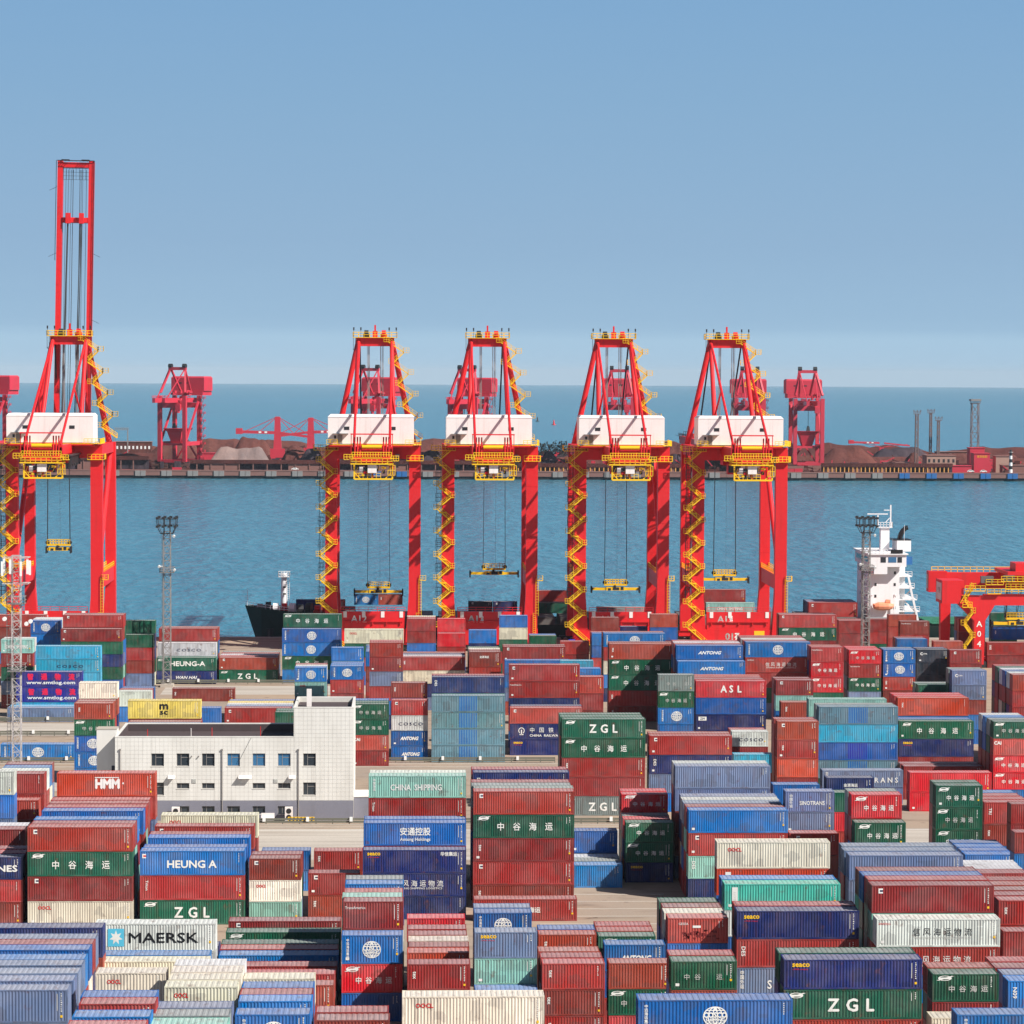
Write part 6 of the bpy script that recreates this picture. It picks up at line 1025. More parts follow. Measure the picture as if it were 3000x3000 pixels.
for L, ln in CLEN.items():       # reporting marks at the right end of a side: short rows of figures and a yellow sticker
    h = ln/2
    for v in range(4):
        a = MB(); rr = random.Random(L+v*7); n = (9, 6, 8, 4)[v]; x = h-.62-(.12 if v == 1 else 0)
        for i in range(n): w_ = .05+rr.random()*.07; a.poly([(x, .004, 2.25-i*.17), (x+w_, .004, 2.25-i*.17), (x+w_, .004, 2.34-i*.17), (x, .004, 2.34-i*.17)])
        if v != 1: zz = (.95, 0, 1.35, 1.6)[v]; a.poly([(h-.95, .004, zz), (h-.9, .004, zz), (h-.9, .004, 2.3), (h-.95, .004, 2.3)])
        if v in (0, 2): zz = .42 if v == 0 else .8; a.poly([(h-.66, .004, zz), (h-.46, .004, zz), (h-.46, .004, zz+.2), (h-.66, .004, zz+.2)], 1)
        if v == 2: a.poly([(-h+.4, .004, .35), (-h+.75, .004, .35), (-h+.75, .004, .6), (-h+.4, .004, .6)])
        CM['id', L, v] = a.mesh('id_marking', ['white2', 'ltyel'])

def oval(mb, cx, cz, rx, rz, t, y=.004, n=28, m=0, a0=0, a1=2*math.pi):
    k = len(mb.v)
    for i in range(n+1):
        a = a0+(a1-a0)*i/n
        for q in (1, 1-t): mb.v.append((cx+rx*q*math.cos(a), y, cz+rz*q*math.sin(a)))
    for i in range(n): b = k+2*i; mb.f.append((b, b+1, b+3, b+2)); mb.m.append(m)
def rect(mb, x0, x1, z0, z1, y=.004, m=0): mb.poly([(x0, y, z0), (x1, y, z0), (x1, y, z1), (x0, y, z1)], m)
def mark_mesh(key, fn, mats):
    if key not in CM: mb = MB(); fn(mb); CM[key] = mb.mesh('emblem', mats)
    return CM[key]
def globe(mb, s=1.):
    for rx in (1.02, .62, .22): oval(mb, 0, 0, rx*s, .86*s, .09 if rx > .9 else .13 if rx > .5 else .34)
    for sx0, sx1, z in ((-.8, .8, .52), (-.8, .8, -.56)): rect(mb, sx0*s, sx1*s, (z-.035)*s, (z+.035)*s)
def swoosh(mb):
    oval(mb, 0, 0, .62, .24, .22); mb.poly([(-.8, .004, -.2), (-.55, .004, -.22), (.85, .004, .2), (.6, .004, .22)]); rect(mb, -.5, .5, -.09, .07)
def star(mb):
    rect(mb, -.82, .82, -.82, .82)
    pts = []
    for i in range(14): a = math.pi/2+2*math.pi*i/14; r = .68 if i % 2 == 0 else .33; pts.append((r*math.cos(a), .002, r*math.sin(a)))
    for i in range(14): mb.poly([(0, .002, 0), pts[i], pts[(i+1) % 14]], 1)
def smalllogo(mb):
    rect(mb, -.22, .22, -.22, .24); rect(mb, -.1, .22, -.08, .1, .002, 1)
ZH4 = '中谷海运'
def marks(t, c, m, L, h):
    hl = CLEN[L]/2; jx, jz = random.uniform(-.14, .14), random.uniform(-.07, .07)
    def T(body, x, z, size=None, mat='white2', name='lettering', y=.003, **k): 
        return put_text(t, body, x+jx, y, z+jz, size or 1, name=name, mat=mat, **k)
    def E_(key, fn, mats, x, z, nm='emblem'): link(nm, mark_mesh(key, fn, mats), t, (x+jx, 0, z+jz))
    def vert(body, x, ztop, sz, mat='white2', bold=.02):
        for i, ch in enumerate(body): T(ch, x, ztop-i*sz*1.02, sz, mat, bold=bold)
    if m != '-': link('id_marking', CM['id', L, random.choice((0, 0, 1, 2, 3))], t)
    if m in ('zh', 'zhw', 'zhworn'):
        E_('swoosh', swoosh, 'white2', -hl+1.0 if L == 20 else -hl+1.15, 2.2)
        mt = 'white2' if m == 'zh' else 'ltgrey'
        sp, sz = (1.94, .95) if L == 40 else (1.0, .66)
        for i, ch in enumerate(ZH4):
            if m == 'zhworn' and i in (1, 2): continue
            T(ch, (i-1.5)*sp + (.1 if L == 20 else 0), 1.25 if L == 40 else 1.2, sz, mt, bold=.015)
    elif m == 'zhlogo': E_('swoosh', swoosh, 'white2', -hl+1.1, 2.15)
    elif m == 'zgl':
        E_('swoosh', swoosh, 'white2', -hl+1.15, 2.1)
        for ch, x in (('Z', -1.65), ('G', 0), ('L', 1.6)): T(ch, x, 1.25, 1.55, bold=.03)
    elif m == 'oocl': T('OOCL', -hl+(1.9 if L == 40 else 1.45), 1.85, .5, 'ltred', bold=.03, width=1.5 if L == 40 else 1.15)
    elif m == 'maersk': E_('star', star, ['ltcyan', 'white2'], -hl+2.05, 1.3); T('MAERSK', .75, 1.28, 1.3, 'ltblk', bold=.02, width=7.0)
    elif m == 'star2': E_('star', star, ['ltcyan', 'white2'], -hl+2.05, 1.3)
    elif m == 'heung': T('HEUNG A', .05, 1.25, 1.1, bold=.035, width=5.7); E_('sl', smalllogo, ['white2', 'ltred'], -hl+.6, 2.1)
    elif m == 'heunga': T('HEUNG-A', .2, 1.35, 1.3, bold=.035, width=7.2); E_('swoosh', swoosh, 'white2', -hl+.9, 2.1)
    elif m in ('globe', 'globew'):
        s = .95 if L == 40 else .9
        E_('globe%d' % L, lambda mb: globe(mb, s), 'white2' if m == 'globe' else 'ltgrey', 0 if L == 40 else .0, 1.3)
        T('COSCO', 0, 1.42, .6, y=-.0005, bold=.045, width=1.9*s); T('SHIPPING', 0, 1.02, .34, y=-.0005, bold=.04, width=1.55*s)
        vert('中远海运集运', -hl+.65, 2.15, .3)
    elif m in ('tex', 'triton', 'vtx', 'vt2'):
        body = {'tex': 'tex', 'triton': 'Triton', 'vtx': 'DES' if L == 40 else 'N09', 'vt2': 'TRI'}[m]
        o = T(body, -hl+.72, 1.55, .55 if m != 'triton' else .42, bold=.02); o.rotation_euler = (0, math.pi/2, 0)
    elif m in ('seaco', 'seaco2'):
        T('seaco', -hl+1.35, 2.1, .62, 'ltyel', bold=.035, width=1.5); T('a HNA company', -hl+1.3, 1.72, .2, 'ltred')
        if m == 'seaco2': T('华信集运', hl-2.0, 2.1, .5, bold=.02)
    elif m == 'antongh': T('安通控股', .0, 1.6, .95, bold=.02, width=3.6); T('Antong Holdings', 0, .66, .5, bold=.02, width=3.6)
    elif m == 'antong': T('ANTONG', .1, 1.3, .8, bold=.05, shear=.35, width=4.2 if L == 40 else 3.0)
    elif m in ('xf', 'xfw'):
        mt = 'ltblk' if m == 'xf' else 'white2'
        for i, ch in enumerate('信风海运物流'): T(ch, -2.5+i*1.02+.4, 1.4, .78, mt)
        T('XINFENG SHIPPING LOGISTICS', .45, .85, .3, 'ltgrey' if m == 'xf' else 'white2', width=5.6); T('XINFENG', -hl+.8, 2.15, .28, 'ltred' if m == 'xf' else 'white2')
    elif m == 'chsh': T('CHINA  SHIPPING', -.1, 1.25, 1.0, bold=.02, width=6.4 if L == 40 else 4.2); vert('中国海运', -hl+.75, 2.1, .36)
    elif m == 'coscow': T('COSCO', .3, 1.15, .72, 'ltnavy', bold=.02, spacing=1.35, width=5.0 if L == 40 else 4.0)
    elif m == 'wanhai': T('WAN HAI', 0, 1.3, .8, bold=.04, shear=.3, width=4.3)
    elif m == 'smt':
        for i, ch in enumerate('智通物流'): T(ch, -3.4+i*2.55, 1.8, 1.15, 'ltpink', bold=.06)
        T('www.smtlog.com', .4, .72, .8, bold=.03, width=9.0)
    elif m == 'msc': T('m', 0, 1.75, 1.5, 'ltblk', bold=.05, width=1.35); T('sc', 0, .9, 1.1, 'ltblk', bold=.03, width=1.3)
    elif m == 'hmm':
        T('HMM', .05, 1.35, 1.5, bold=.06, width=2.9)
        E_('hmm', lambda mb: (rect(mb, -1.5, 1.5, .6, .7), mb.poly([(2.0, .004, -.14), (2.12, .004, 0), (2.0, .004, .14), (1.88, .004, 0)])), 'white2', 0, 1.4)
    elif m == 'asl':
        for ch, x in (('A', -1.3), ('S', 0), ('L', 1.45)): T(ch, x+.1, 1.35, 1.5, bold=.04)
    elif m == 'sino': T('SINOTRANS', 1.2, 1.1, 1.1, bold=.02, spacing=1.6, width=8.2); vert('中国外运', -hl+.65, 2.2, .42)
    elif m == 'sino20': T('SINOTRANS', .3, 1.2, .7, bold=.02, width=3.1); vert('中国外运', -hl+.7, 2.1, .42)
    elif m == 'crail':
        E_('rail', lambda mb: (oval(mb, 0, .1, .52, .52, .22, a0=-1.0, a1=4.15), rect(mb, -.09, .09, -.55, .25), rect(mb, -.34, .34, -.62, -.48)), 'white2', -hl+1.9, 1.35)
        for i, ch in enumerate('中国铁路'): T(ch, -hl+3.7+i*1.6, 1.55, .9)
        T('CHINA  RAILWAY', -hl+5.9, .65, .55, bold=.02, width=5.2)
    elif m == 'nes': T('LINES', hl-2.3, 1.25, 1.0, bold=.04, width=3.3)
    elif m == 'dii': T('CAI', -hl+.75, 1.9, .7, bold=.04)
    elif m == 'hap': E_('strip', lambda mb: rect(mb, -.3, .3, -1.0, 1.0), 'white2', -hl+1.1, 1.3); o = T('LLOYD', -hl+1.1, 1.3, .34, 'ltgrey', y=-.001); o.rotation_euler = (0, math.pi/2, 0)
    elif m == 'cma': T('C', -hl+.8, 1.75, .7, bold=.06); T('CMA', -hl+1.5, 1.75, .36, bold=.02)
    elif m == 'zim': E_('zim', lambda mb: rect(mb, -.7, .7, -.3, .3), 'white2', -hl+1.1, 1.9); T('ZIM', -hl+1.1, 1.9, .5, 'ltnavy', y=.001, bold=.03)
    elif m == 'peel':
        rr = random.Random(7)
        E_('peel', lambda mb: [rect(mb, x-w_/2, x+w_/2, z, z+hh, .0045) for x, z, w_, hh in [(rr.uniform(-1.6, 2.0), rr.uniform(.3, 1.2), rr.uniform(.12, .42), rr.uniform(.08, .3)) for i in range(34)]], 'dkred', 0, 0); T('GESEA', -hl+1.5, 1.95, .34); E_('lab', lambda mb: rect(mb, -.4, .4, -.12, .12), 'white2', -.2, 1.65)
    elif m == 'ytx': T('FLORENS', -hl+1.1, 1.2, .42, 'ltyel', bold=.04)
    elif m == 'trans': T('TransAmerica', -hl+1.1, 2.1, .36)
    elif m in ('cai', 'mark', 'k', 't2', 'logo', 'tf'): E_('sl2', smalllogo, ['white2', 'ltnavy'], -hl+.95, 2.1)
    elif m in ('txt', 'txt2', 'ltx', 'xft', 'txr'):
        T({'txt': '中铁集装箱', 'txt2': '金源海运', 'ltx': '鑫海物流', 'xft': '信风海运', 'txr': '海运'}[m], 0 if m != 'txr' else 1.0, 1.7 if L == 20 else 1.3, .45 if m != 'txr' else .7, bold=.02)
    elif m == 'worn':
        for i, ch in enumerate(ZH4):
            if i != 2: T(ch, (i-1.5)*1.0, 1.2, .6, 'ltgrey')
def make_container(X, Y, Z, h, L, c, m, label, loose=False, name='shipping_container', rz=0, group='shipping containers stacked in the yard'):
    hl = CLEN[L]/2; t = thing(name, label, 'shipping container', (X, Y, Z), rz, group); t.scale = (1, 1, (h-(0 if loose else .025))/CH)
    col = pick(c); 
    def part(nm, me, loc=(0, 0, 0), rot=0): o = link(nm, me, t, loc); o.rotation_euler = (0, 0, rot); o.color = col; return o
    part('frame', CM['frame', L]); part('side_wall', CM['wall', L]); part('side_wall', CM['wall', L], (0, CW, 0), math.pi)
    part('roof', CM['roof', L]); part('end_wall', CM['end'], (hl, CW/2, 0), math.pi/2)
    for y in (CW/2-.54, CW/2+.54): part('door', CM['door'], (-hl+.05, y, 0), -math.pi/2)
    if c in 'XZ':
        k = ('band', c, L)
        if k not in CM: CM[k] = corr(MB(), -1.55 if L == 40 else -.8, 1.45 if L == 40 else .8, .18, CH-.11, .009, .047).mesh('painted_panel', {'X': 'blueband', 'Z': 'violetband'}[c])
        link('painted_panel', CM[k], t)
    marks(t, c, m, L, h)
    return t
for row in YARD.strip().splitlines():
    x, y, z, h, L, c, m, lab = row.split('|')
    make_container(float(x), float(y), float(z), float(h), int(L), c, m, lab)
# everything that shows only as slivers between the others, and what carries them
mb = MB(); tint = []
for it in REST.replace('\n', ';').split(';'):
    if not it: continue
    x, y, z, h, L, c, vis = it.split(','); x, y, z, h = float(x), float(y), float(z), float(h)-.03; hl = CLEN[int(L)*20]/2; col = pick(c); n0 = len(mb.v)
    if vis == '1':
        P = .13
        for sx in (-1, 1):
            for y0, y1 in ((y, y+P), (y+CW-P, y+CW)): mb.box(x+min(sx*hl, sx*(hl-P)), x+max(sx*hl, sx*(hl-P)), y0, y1, z, z+h)
            mb.box(x+min(sx*(hl-.02), sx*(hl-.08)), x+max(sx*(hl-.02), sx*(hl-.08)), y+P, y+CW-P, z+.02, z+h-.02)
        for z0, z1 in ((z+.02, z+.17), (z+h-.1, z+h-.006)):
            for y0, y1 in ((y+.003, y+.07), (y+CW-.07, y+CW-.003)): mb.box(x-hl+P, x+hl-P, y0, y1, z0, z1)
        k = len(mb.v); corr(mb, x-hl+P, x+hl-P, z+.17, z+h-.1)
        for i in range(k, len(mb.v)): a = mb.v[i]; mb.v[i] = (a[0], a[1]+y, a[2])
        roofmesh(mb, x-hl+.1, x+hl-.1, y+.07, y+CW-.07, z+h-.02, 1)
        mb.poly([(x-hl+P, y+CW-.04, z+.1), (x+hl-P, y+CW-.04, z+.1), (x+hl-P, y+CW-.04, z+h-.1), (x-hl+P, y+CW-.04, z+h-.1)])
    else: mb.box(x-hl, x+hl, y+.02, y+CW-.02, z, z+h-.03)
    tint += [col]*(len(mb.v)-n0)
me = mb.mesh('stacked_containers', ['swall', 'sroof']); at = me.color_attributes.new('tint', 'FLOAT_COLOR', 'POINT')
at.data.foreach_set('color', [q for c in tint for q in c])
tag(link('stacked_containers', me), 'containers packed behind and beneath the ones in view', kind='stuff')
# ================================================================ quay cranes
QC_Y = 639.0; HX = 9.66; GA = 29.0
def stair_flight(p, q, w=.8, m='yellow'):
    """one flight from p up to q (in x-z), width w in y: stringers, treads and handrails"""
    mb = MB(); p = Vector(p); q = Vector(q)
    for s in (-w/2, w/2):
        o = Vector((0, s, 0)); mb.beam(p+o, q+o, .09, .26)
        for hh in (.55, 1.05): mb.beam(p+o+Vector((0, 0, hh)), q+o+Vector((0, 0, hh)), .07, .07)
        for i in range(4): a = p.lerp(q, i/3)+o; mb.beam(a, a+Vector((0, 0, 1.05)), .07)
    n = max(3, int(abs(q.z-p.z)/.3))
    for i in range(1, n): a = p.lerp(q, i/n); mb.box(a.x-.14, a.x+.14, a.y-w/2, a.y+w/2, a.z-.02, a.z+.02)
    return mb
def landing(x, y, z, w=1.1, d=1.0):
    mb = MB(); mb.box(x-w/2, x+w/2, y-d/2, y+d/2, z-.1, z)
    railing(mb, [(x-w/2, y-d/2, z), (x+w/2, y-d/2, z)], 1.1, .04, 0, .6); railing(mb, [(x-w/2, y-d/2, z), (x-w/2, y+d/2, z)], 1.1, .04, 0, .6); railing(mb, [(x+w/2, y-d/2, z), (x+w/2, y+d/2, z)], 1.1, .04, 0, .6)
    return mb
def quay_crane(raised):
    t = thing('quay_crane', '', 'quay crane', (0, 0, 0))
    for sx in (-1, 1):
        for y in (0, GA):
            lg = MB(); w = 2.7 if y == 0 else 2.4; x = sx*HX; inn = -sx
            lg.hexa([(x-w/2-(.75 if inn < 0 else 0), y-1.2, 2.2), (x+w/2+(.75 if inn > 0 else 0), y-1.2, 2.2), (x+w/2+(.75 if inn > 0 else 0), y+1.2, 2.2), (x-w/2-(.75 if inn < 0 else 0), y+1.2, 2.2),
                     (x-w/2, y-1.2, 13), (x+w/2, y-1.2, 13), (x+w/2, y+1.2, 13), (x-w/2, y+1.2, 13)])
            lg.box(x-w/2, x+w/2, y-1.2, y+1.2, 13.002, 47.6)
            for z in (13, 21.5, 30, 38.5): lg.box(x-w/2-.035, x+w/2+.035, y-1.235, y+1.235, z-.09, z+.09)
            lg.build('leg', 'crane_red', t)
        b = MB(); b.box(sx*HX-.95, sx*HX+.95, 1.22, GA-1.22, 14.4, 17.8); b.build('sill_beam', 'crane_red', t)
        r = MB(); railing(r, [(sx*HX-.9, 1.3, 17.8), (sx*HX-.9, GA-1.3, 17.8)], 1.1, .05, 0, 2); railing(r, [(sx*HX+.9, 1.3, 17.8), (sx*HX+.9, GA-1.3, 17.8)], 1.1, .05, 0, 2); r.build('sill_railing', 'yellow', t)
        MB().tube((sx*HX, 1.0, 17), (sx*HX, GA-1, 45), .62, 12).build('leg_brace', 'crane_red', t)
        b = MB(); b.box(sx*HX-.9, sx*HX+.9, 1.22, GA-1.22, 45.2, 47.6); b.build('side_beam', 'crane_red', t)
    for y in (0, GA):
        b = MB(); b.box(-HX+1.36, HX-1.36, y-1.0, y+1.0, 44.6, 47.2); b.build('portal_beam', 'crane_red', t)
        b = MB(); b.box(-HX-1.5, HX+1.5, y-.9, y+.9, .9, 2.2) if y else b.box(-HX-1.5, HX+1.5, y-.9, y+.9, 1.6, 5.2)
        b.box(-HX+2.2, HX-2.2, y-.8, y+.8, 5.21, 9.2) if y == 0 else None
        b.build('tie_beam', 'crane_red', t)
        for sx in (-1, 1):
            bg_ = MB()
            for k in range(4): bg_.tube((sx*HX-2.4+1.6*k, y-.3, .42), (sx*HX-2.4+1.6*k, y+.3, .42), .4, 10); bg_.box(sx*HX-3.1+1.6*k, sx*HX-1.7+1.6*k, y-.5, y+.5, .5, .95 if y else 1.55)
            bg_.build('bogie', 'dark', t)
    d = MB(); railing(d, [(-HX+2.2, -.8, 9.2), (HX-2.2, -.8, 9.2)], 1.1, .05, 0, 2.2); d.build('beam_railing', 'crane_red', t)
    br = MB()
    for i in range(5): x = -6.4+3.2*i; br.box(x-.1, x+.1, -1.15, -.805, 6.2, 7.1)
    br.box(-7, 7, -1.2, -.95, 6.9, 7.1); br.build('cable_tray', 'crane_red', t)
    for x in (-6.4, -2.1, 2.3, 6.6): MB().box(x-.4, x+.4, -.9, -.805, 7.9, 9.3).build('lamp_panel', 'house_white', t)
    MB().box(3.6, 6.0, -.95, -.905, 3.7, 4.9).build('warning_sign', 'ltyel', t)
    # girders, boom
    for sx in (-1, 1):
        MB().box(sx*3.9-.65, sx*3.9+.65, -22, 32, 45.9, 48.0).build('girder', 'crane_red', t)
    bo = thing('boom', None, None); bo.parent = t; bo.location = (0, 32.2, 47)
    Lb = 68.2
    for sx in (-1, 1): MB().box(sx*3.75-.62, sx*3.75+.62, 0, Lb, -1.0, 1.0).build('boom_girder', 'crane_red', bo)
    for y in (Lb-.9, Lb-14.2, 30, 12): 
        if y > 45: MB().box(-3.12, 3.12, y-.6, y+.6, -.9, .9).build('boom_crossbeam', 'crane_red', bo)
    for x in (-1.6, 1.6): MB().box(x-.55, x+.55, Lb-15.1, Lb-12.6, .92, 1.9).build('sheave_block', 'crane_red', bo)
    bw = MB(); railing(bw, [(-4.6, Lb-24, .9), (-4.6, Lb, .9)], .9, .04, 0, 2); railing(bw, [(4.5, 2, .9), (4.5, Lb, .9)], .5, .04, 0, 3)
    for y in (8, 30, 46): bw.beam((4.3, y, .8), (6.2, y-.9, 1.4), .08); bw.beam((-4.3, y+16, .8), (-6.2, y+15, 1.4), .08)
    railing(bw, [(-4.4, Lb+.1, 0), (4.4, Lb+.1, 0)], 1.4, .06, 0, .9)
    for x in (-2.4, 2.4): bw.box(x-.8, x+.8, Lb+.0, Lb+1.4, -.6, .7) if False else railing(bw, [(x-.9, Lb+.2, .6), (x+.9, Lb+.2, .6)], 1.5, .06, 0, .6)
    bw.build('boom_railing', 'dark', bo)
    net = MB()
    for i in range(9): net.beam((-3.1+i*.775, Lb-4.4, .2), (-3.1+i*.775, Lb-1.6, .2), .07)
    for i in range(4): net.beam((-3.1, Lb-4.4+i*.9, .2), (3.1, Lb-4.4+i*.9, .2), .07)
    net.build('safety_net', 'cable', bo)
    cb = MB()
    for x in (-2.5, -1.9, -1.2, -.7, 1.0, 1.35, 1.7, 2.6): cb.beam((x, 1, .1), (x*.96, Lb-2, .1), .09 if abs(x) > 1.1 else .13)
    if raised:
        for x in (1.15, 1.5): cb.beam((x-.6, 1, .5), (x+.15, Lb-13, .8), .22)
        for x in (-2.1, -2.3): cb.beam((x-.3, 1, .5), (x+.5, Lb-13, .8), .18)
    cb.build('boom_rope', 'cable', bo)
    bo.rotation_euler = (R(87.5), R(.8), 0) if raised else (0, 0, 0)
    # A-frame
    TZ = 72.4
    for sx in (-1, 1):
        MB().tube((sx*9.4, GA, 47.4), (sx*4.0, GA, TZ), .72, 14, r2=.6).build('pylon', 'crane_red', t)
        MB().tube((sx*4.7, 8, 47.9), (sx*4.0, GA-1, TZ-.4), .6, 14, r2=.5).build('back_leg', 'crane_red', t)
        MB().tube((sx*4.0, -21.5, 48.2), (sx*3.95, GA-2, TZ-.6), .3, 10).build('backstay', 'crane_red', t)
        MB().tube((sx*4.1, 4, 60.3), (sx*5.6, 16, 49), .22, 8).build('stay_strut', 'crane_red', t)
        MB().tube((sx*3.7, GA+1, TZ-.5), (sx*3.75, 58 if not raised else 35, 48.6), .2, 8).build('forestay', 'dark', t)
    tb = MB(); tb.box(-4.6, 4.6, GA-1.1, GA+1.1, TZ-1.5, TZ+.5); tb.build('top_beam', 'crane_red', t)
    tp = MB(); tp.box(-5.3, 5.3, GA-2.0, GA+2.0, TZ+.502, TZ+.65); railing(tp, [(-5.3, GA-2, TZ+.65), (5.3, GA-2, TZ+.65), (5.3, GA+2, TZ+.65), (-5.3, GA+2, TZ+.65), (-5.3, GA-2, TZ+.65)], 1.2, .05, 0, 1.3); tp.build('top_platform', 'yellow', t)
    for x in (-2.1, 2.1):
        s = MB(); s.tube((x-.5, GA, TZ+1.5), (x+.5, GA, TZ+1.5), .85, 14); s.box(x-.8, x+.8, GA-.6, GA+.6, TZ+.66, TZ+1.5); s.build('sheave', ['dark'] if x < 0 else ['crane_red'], t)
    v = MB(); v.box(-.2, .2, GA-.2, GA+.2, TZ+.66, TZ+3.6); v.box(-.6, .6, GA-.3, GA+.3, TZ+.66, TZ+2.2); v.build('top_post', 'crane_red', t)
    lp = MB()
    for x in (-5.1, -3.4, 3.4, 5.1): lp.beam((x, GA-1.9, TZ+.65), (x, GA-1.9, TZ+2.9), .09); lp.box(x-.16, x+.16, GA-2.05, GA-1.75, TZ+2.3, TZ+3.0)
    lp.build('lamp_post', 'dark', t)
    hk = MB(); hk.beam((-5.2, GA-1.8, TZ+.4), (-5.2, GA-1.8, TZ-2.4), .1); hk.beam((-4.7, GA-1.8, TZ+.4), (-4.7, GA-1.8, TZ-2.4), .1); hk.beam((-5.2, GA-1.8, TZ-2.4), (-4.7, GA-1.8, TZ-2.4), .14); hk.build('hanging_ladder', 'cable', t)
    rp_ = MB()
    for x in (-1.9, -1.65, -1.4, 1.3, 1.7, 2.0): rp_.beam((x, GA, TZ), (x*.95+(.2 if x > 0 else 0), GA+1.5, 48.5), .16 if abs(x) < 1.8 else .09)
    rp_.build('hoist_rope', 'galv', t)
    # machine house and back reach
    h = MB(); x0, x1, y0, y1, z0, z1 = -10.3, 9.4, -5, 4, 48.25, 54.4
    h.box(x0, x1, y0, y1, z0, z1)
    h.hexa([(x0, y0, z1+.001), (x1, y0, z1+.001), (x1, y1, z1+.001), (x0, y1, z1+.001), (x0+.5, y0+.5, z1+.5), (x1-.5, y0+.5, z1+.5), (x1-.5, y1-.5, z1+.5), (x0+.5, y1-.5, z1+.5)])
    for i in range(1, 8): x = x0+(x1-x0)*i/8; h.box(x-.02, x+.02, y0-.025, y0-.002, z0+.3, z1-.1)
    h.box(x0-.06, x1+.06, y0-.07, y0-.002, z1-.12, z1-.005)
    ho = h.build('machine_house', 'house_white', t)
    for x in (-6.0, 4.6):
        wi = MB(); wi.box(x-.6, x+.6, y0-.06, y0-.003, 51.4, 52.15); wo = wi.build('window', 'dark', ho)
    pc = MB(); pc.box(-9.2, -5.6, y0-1.3, y0-.03, 50.45, 50.6); pc.box(-8.1, -7.0, y0-.08, y0-.03, 48.3, 50.3); pc.build('porch', 'galv', ho)
    MB().box(-8.9, -8.4, y0-.08, y0-.03, 49.4, 50.1).build('vent', 'dark', ho)
    ba = MB(); ba.box(x0-.3, x1+.3, y0-.9, y0-.05, z0-.32, z0-.2); railing(ba, [(x0-.3, y0-.85, z0-.2), (x0+2.2, y0-.85, z0-.2)], 1.1, .05, 0, .8); railing(ba, [(x1-2.0, y0-.85, z0-.2), (x1+1.6, y0-.85, z0-.2), (x1+1.6, y1, z0-.2)], 1.1, .05, 0, .9)
    ba.box(x1, x1+1.7, y0, y1, z0-.32, z0-.2); ba.build('house_walkway', 'yellow', t)
    bs = MB(); bs.box(x0, x1, y0+.2, y1-.2, z0-.9, z0-.36); bs.build('house_base', 'crane_red', t)
    bk = MB(); yb = -22
    for sx in (-1, 1):
        for x in (2.6, 3.2, 3.8): bk.tube((sx*x, yb-.4, 45.6), (sx*x, yb-.4, 50.2), .17, 8); bk.tube((sx*x-.25, yb-.75, 45.4), (sx*x+.25, yb-.75, 45.4), .55, 12)
        bk.beam((sx*4.6, yb-.8, 46.4), (sx*4.6, yb-.8, 50.9), .16)
    bk.box(-4.75, 4.75, yb-1.5, yb-.2, 50.7, 50.95); bk.box(-3.2, 3.2, yb-1.0, yb+.3, 44.6, 46.0); bk.box(-4.6, 4.6, yb, yb+.9, 46.1, 47.6)
    for z in (47.4, 48.6): bk.beam((-2.2, yb-.6, z), (2.2, yb-.6, z), .14)
    bk.build('back_reach', 'crane_red', t)
    dr = MB(); dr.tube((-2.2, yb-.5, 48.0), (2.2, yb-.5, 48.0), .4, 12); dr.build('rope_drum', 'spreader_yellow', t)
    gf = MB(); za = 44.2
    for a, b in (((-4.7, yb-1.6), (4.7, yb-1.6)), ((4.7, yb-1.6), (4.7, yb+2.5)), ((4.7, yb+2.5), (-4.7, yb+2.5)), ((-4.7, yb+2.5), (-4.7, yb-1.6))):
        gf.beam((*a, za), (*b, za), .26); railing(gf, [(*a, za), (*b, za)], 1.2, .06, 0, 1.2)
    for x, hh in ((-3.9, 40.8), (4.6, 40.8)): gf.beam((x, yb-.6, za), (x, yb-.6, hh), .34)
    gf.beam((-3.9, yb-.6, 40.8), (4.6, yb-.6, 40.8), .36); gf.beam((3.0, yb-.6, 40.9), (4.5, yb-.6, 42.4), .2); gf.beam((-2.6, yb-.6, 40.9), (-3.8, yb-.6, 42.2), .2)
    railing(gf, [(-3.9, yb-.6, 40.9), (2.0, yb-.6, 40.9)], 1.2, .05, 0, 1); gf.box(-3.9, 4.6, yb-.5, yb+1.4, 40.7, 40.76)
    for x0_, x1_, z_ in ((-6.2, -4.2, 45.2), (4.3, 6.0, 44.9), (-4.4, 4.4, 45.7)):
        gf.box(x0_, x1_, yb-1.2, yb+1.2, z_-.1, z_); railing(gf, [(x0_, yb-1.2, z_), (x1_, yb-1.2, z_)], 1.1, .06, 0, .6)
    for i in range(7): gf.beam((-3.6+i*1.2, yb-.2, 42.2), (-3.0+i*1.2, yb-.2, 43.6), .12)
    gf.box(3.6, 5.2, yb-.9, yb+.6, 41.6, 41.7); railing(gf, [(3.6, yb-.9, 41.7), (5.2, yb-.9, 41.7)], 2.2, .06, 0, .5)
    gf.build('service_frame', 'yellow', t)
    mach = MB(); rm = random.Random(4)
    for i in range(26):
        x = rm.uniform(-4.2, 4.0); z = rm.uniform(41.0, 46.2); mach.box(x, x+rm.uniform(.3, 1.1), yb-.3+rm.uniform(-.6, .6), yb+1.6, z, z+rm.uniform(.25, .9), rm.choice((0, 0, 1, 2)))
    mach.build('winch_machinery', ['crane_red', 'dark', 'spreader_yellow'], t)
    ug = MB()
    for i in range(14):
        y = -20+i*3.4; ug.beam((-3.2, y, 46.2), (3.2, y, 46.2), .3); ug.beam((-3.2, y, 46.2), (3.2, y+3.4, 46.2), .2)
    ug.build('girder_bracing', 'crane_red', t)
    fes = MB()
    for i in range(9): fes.box(5.4, 5.9, -18+i*2.2, -17.2+i*2.2, 43.2+.5*(i % 2), 45.4)
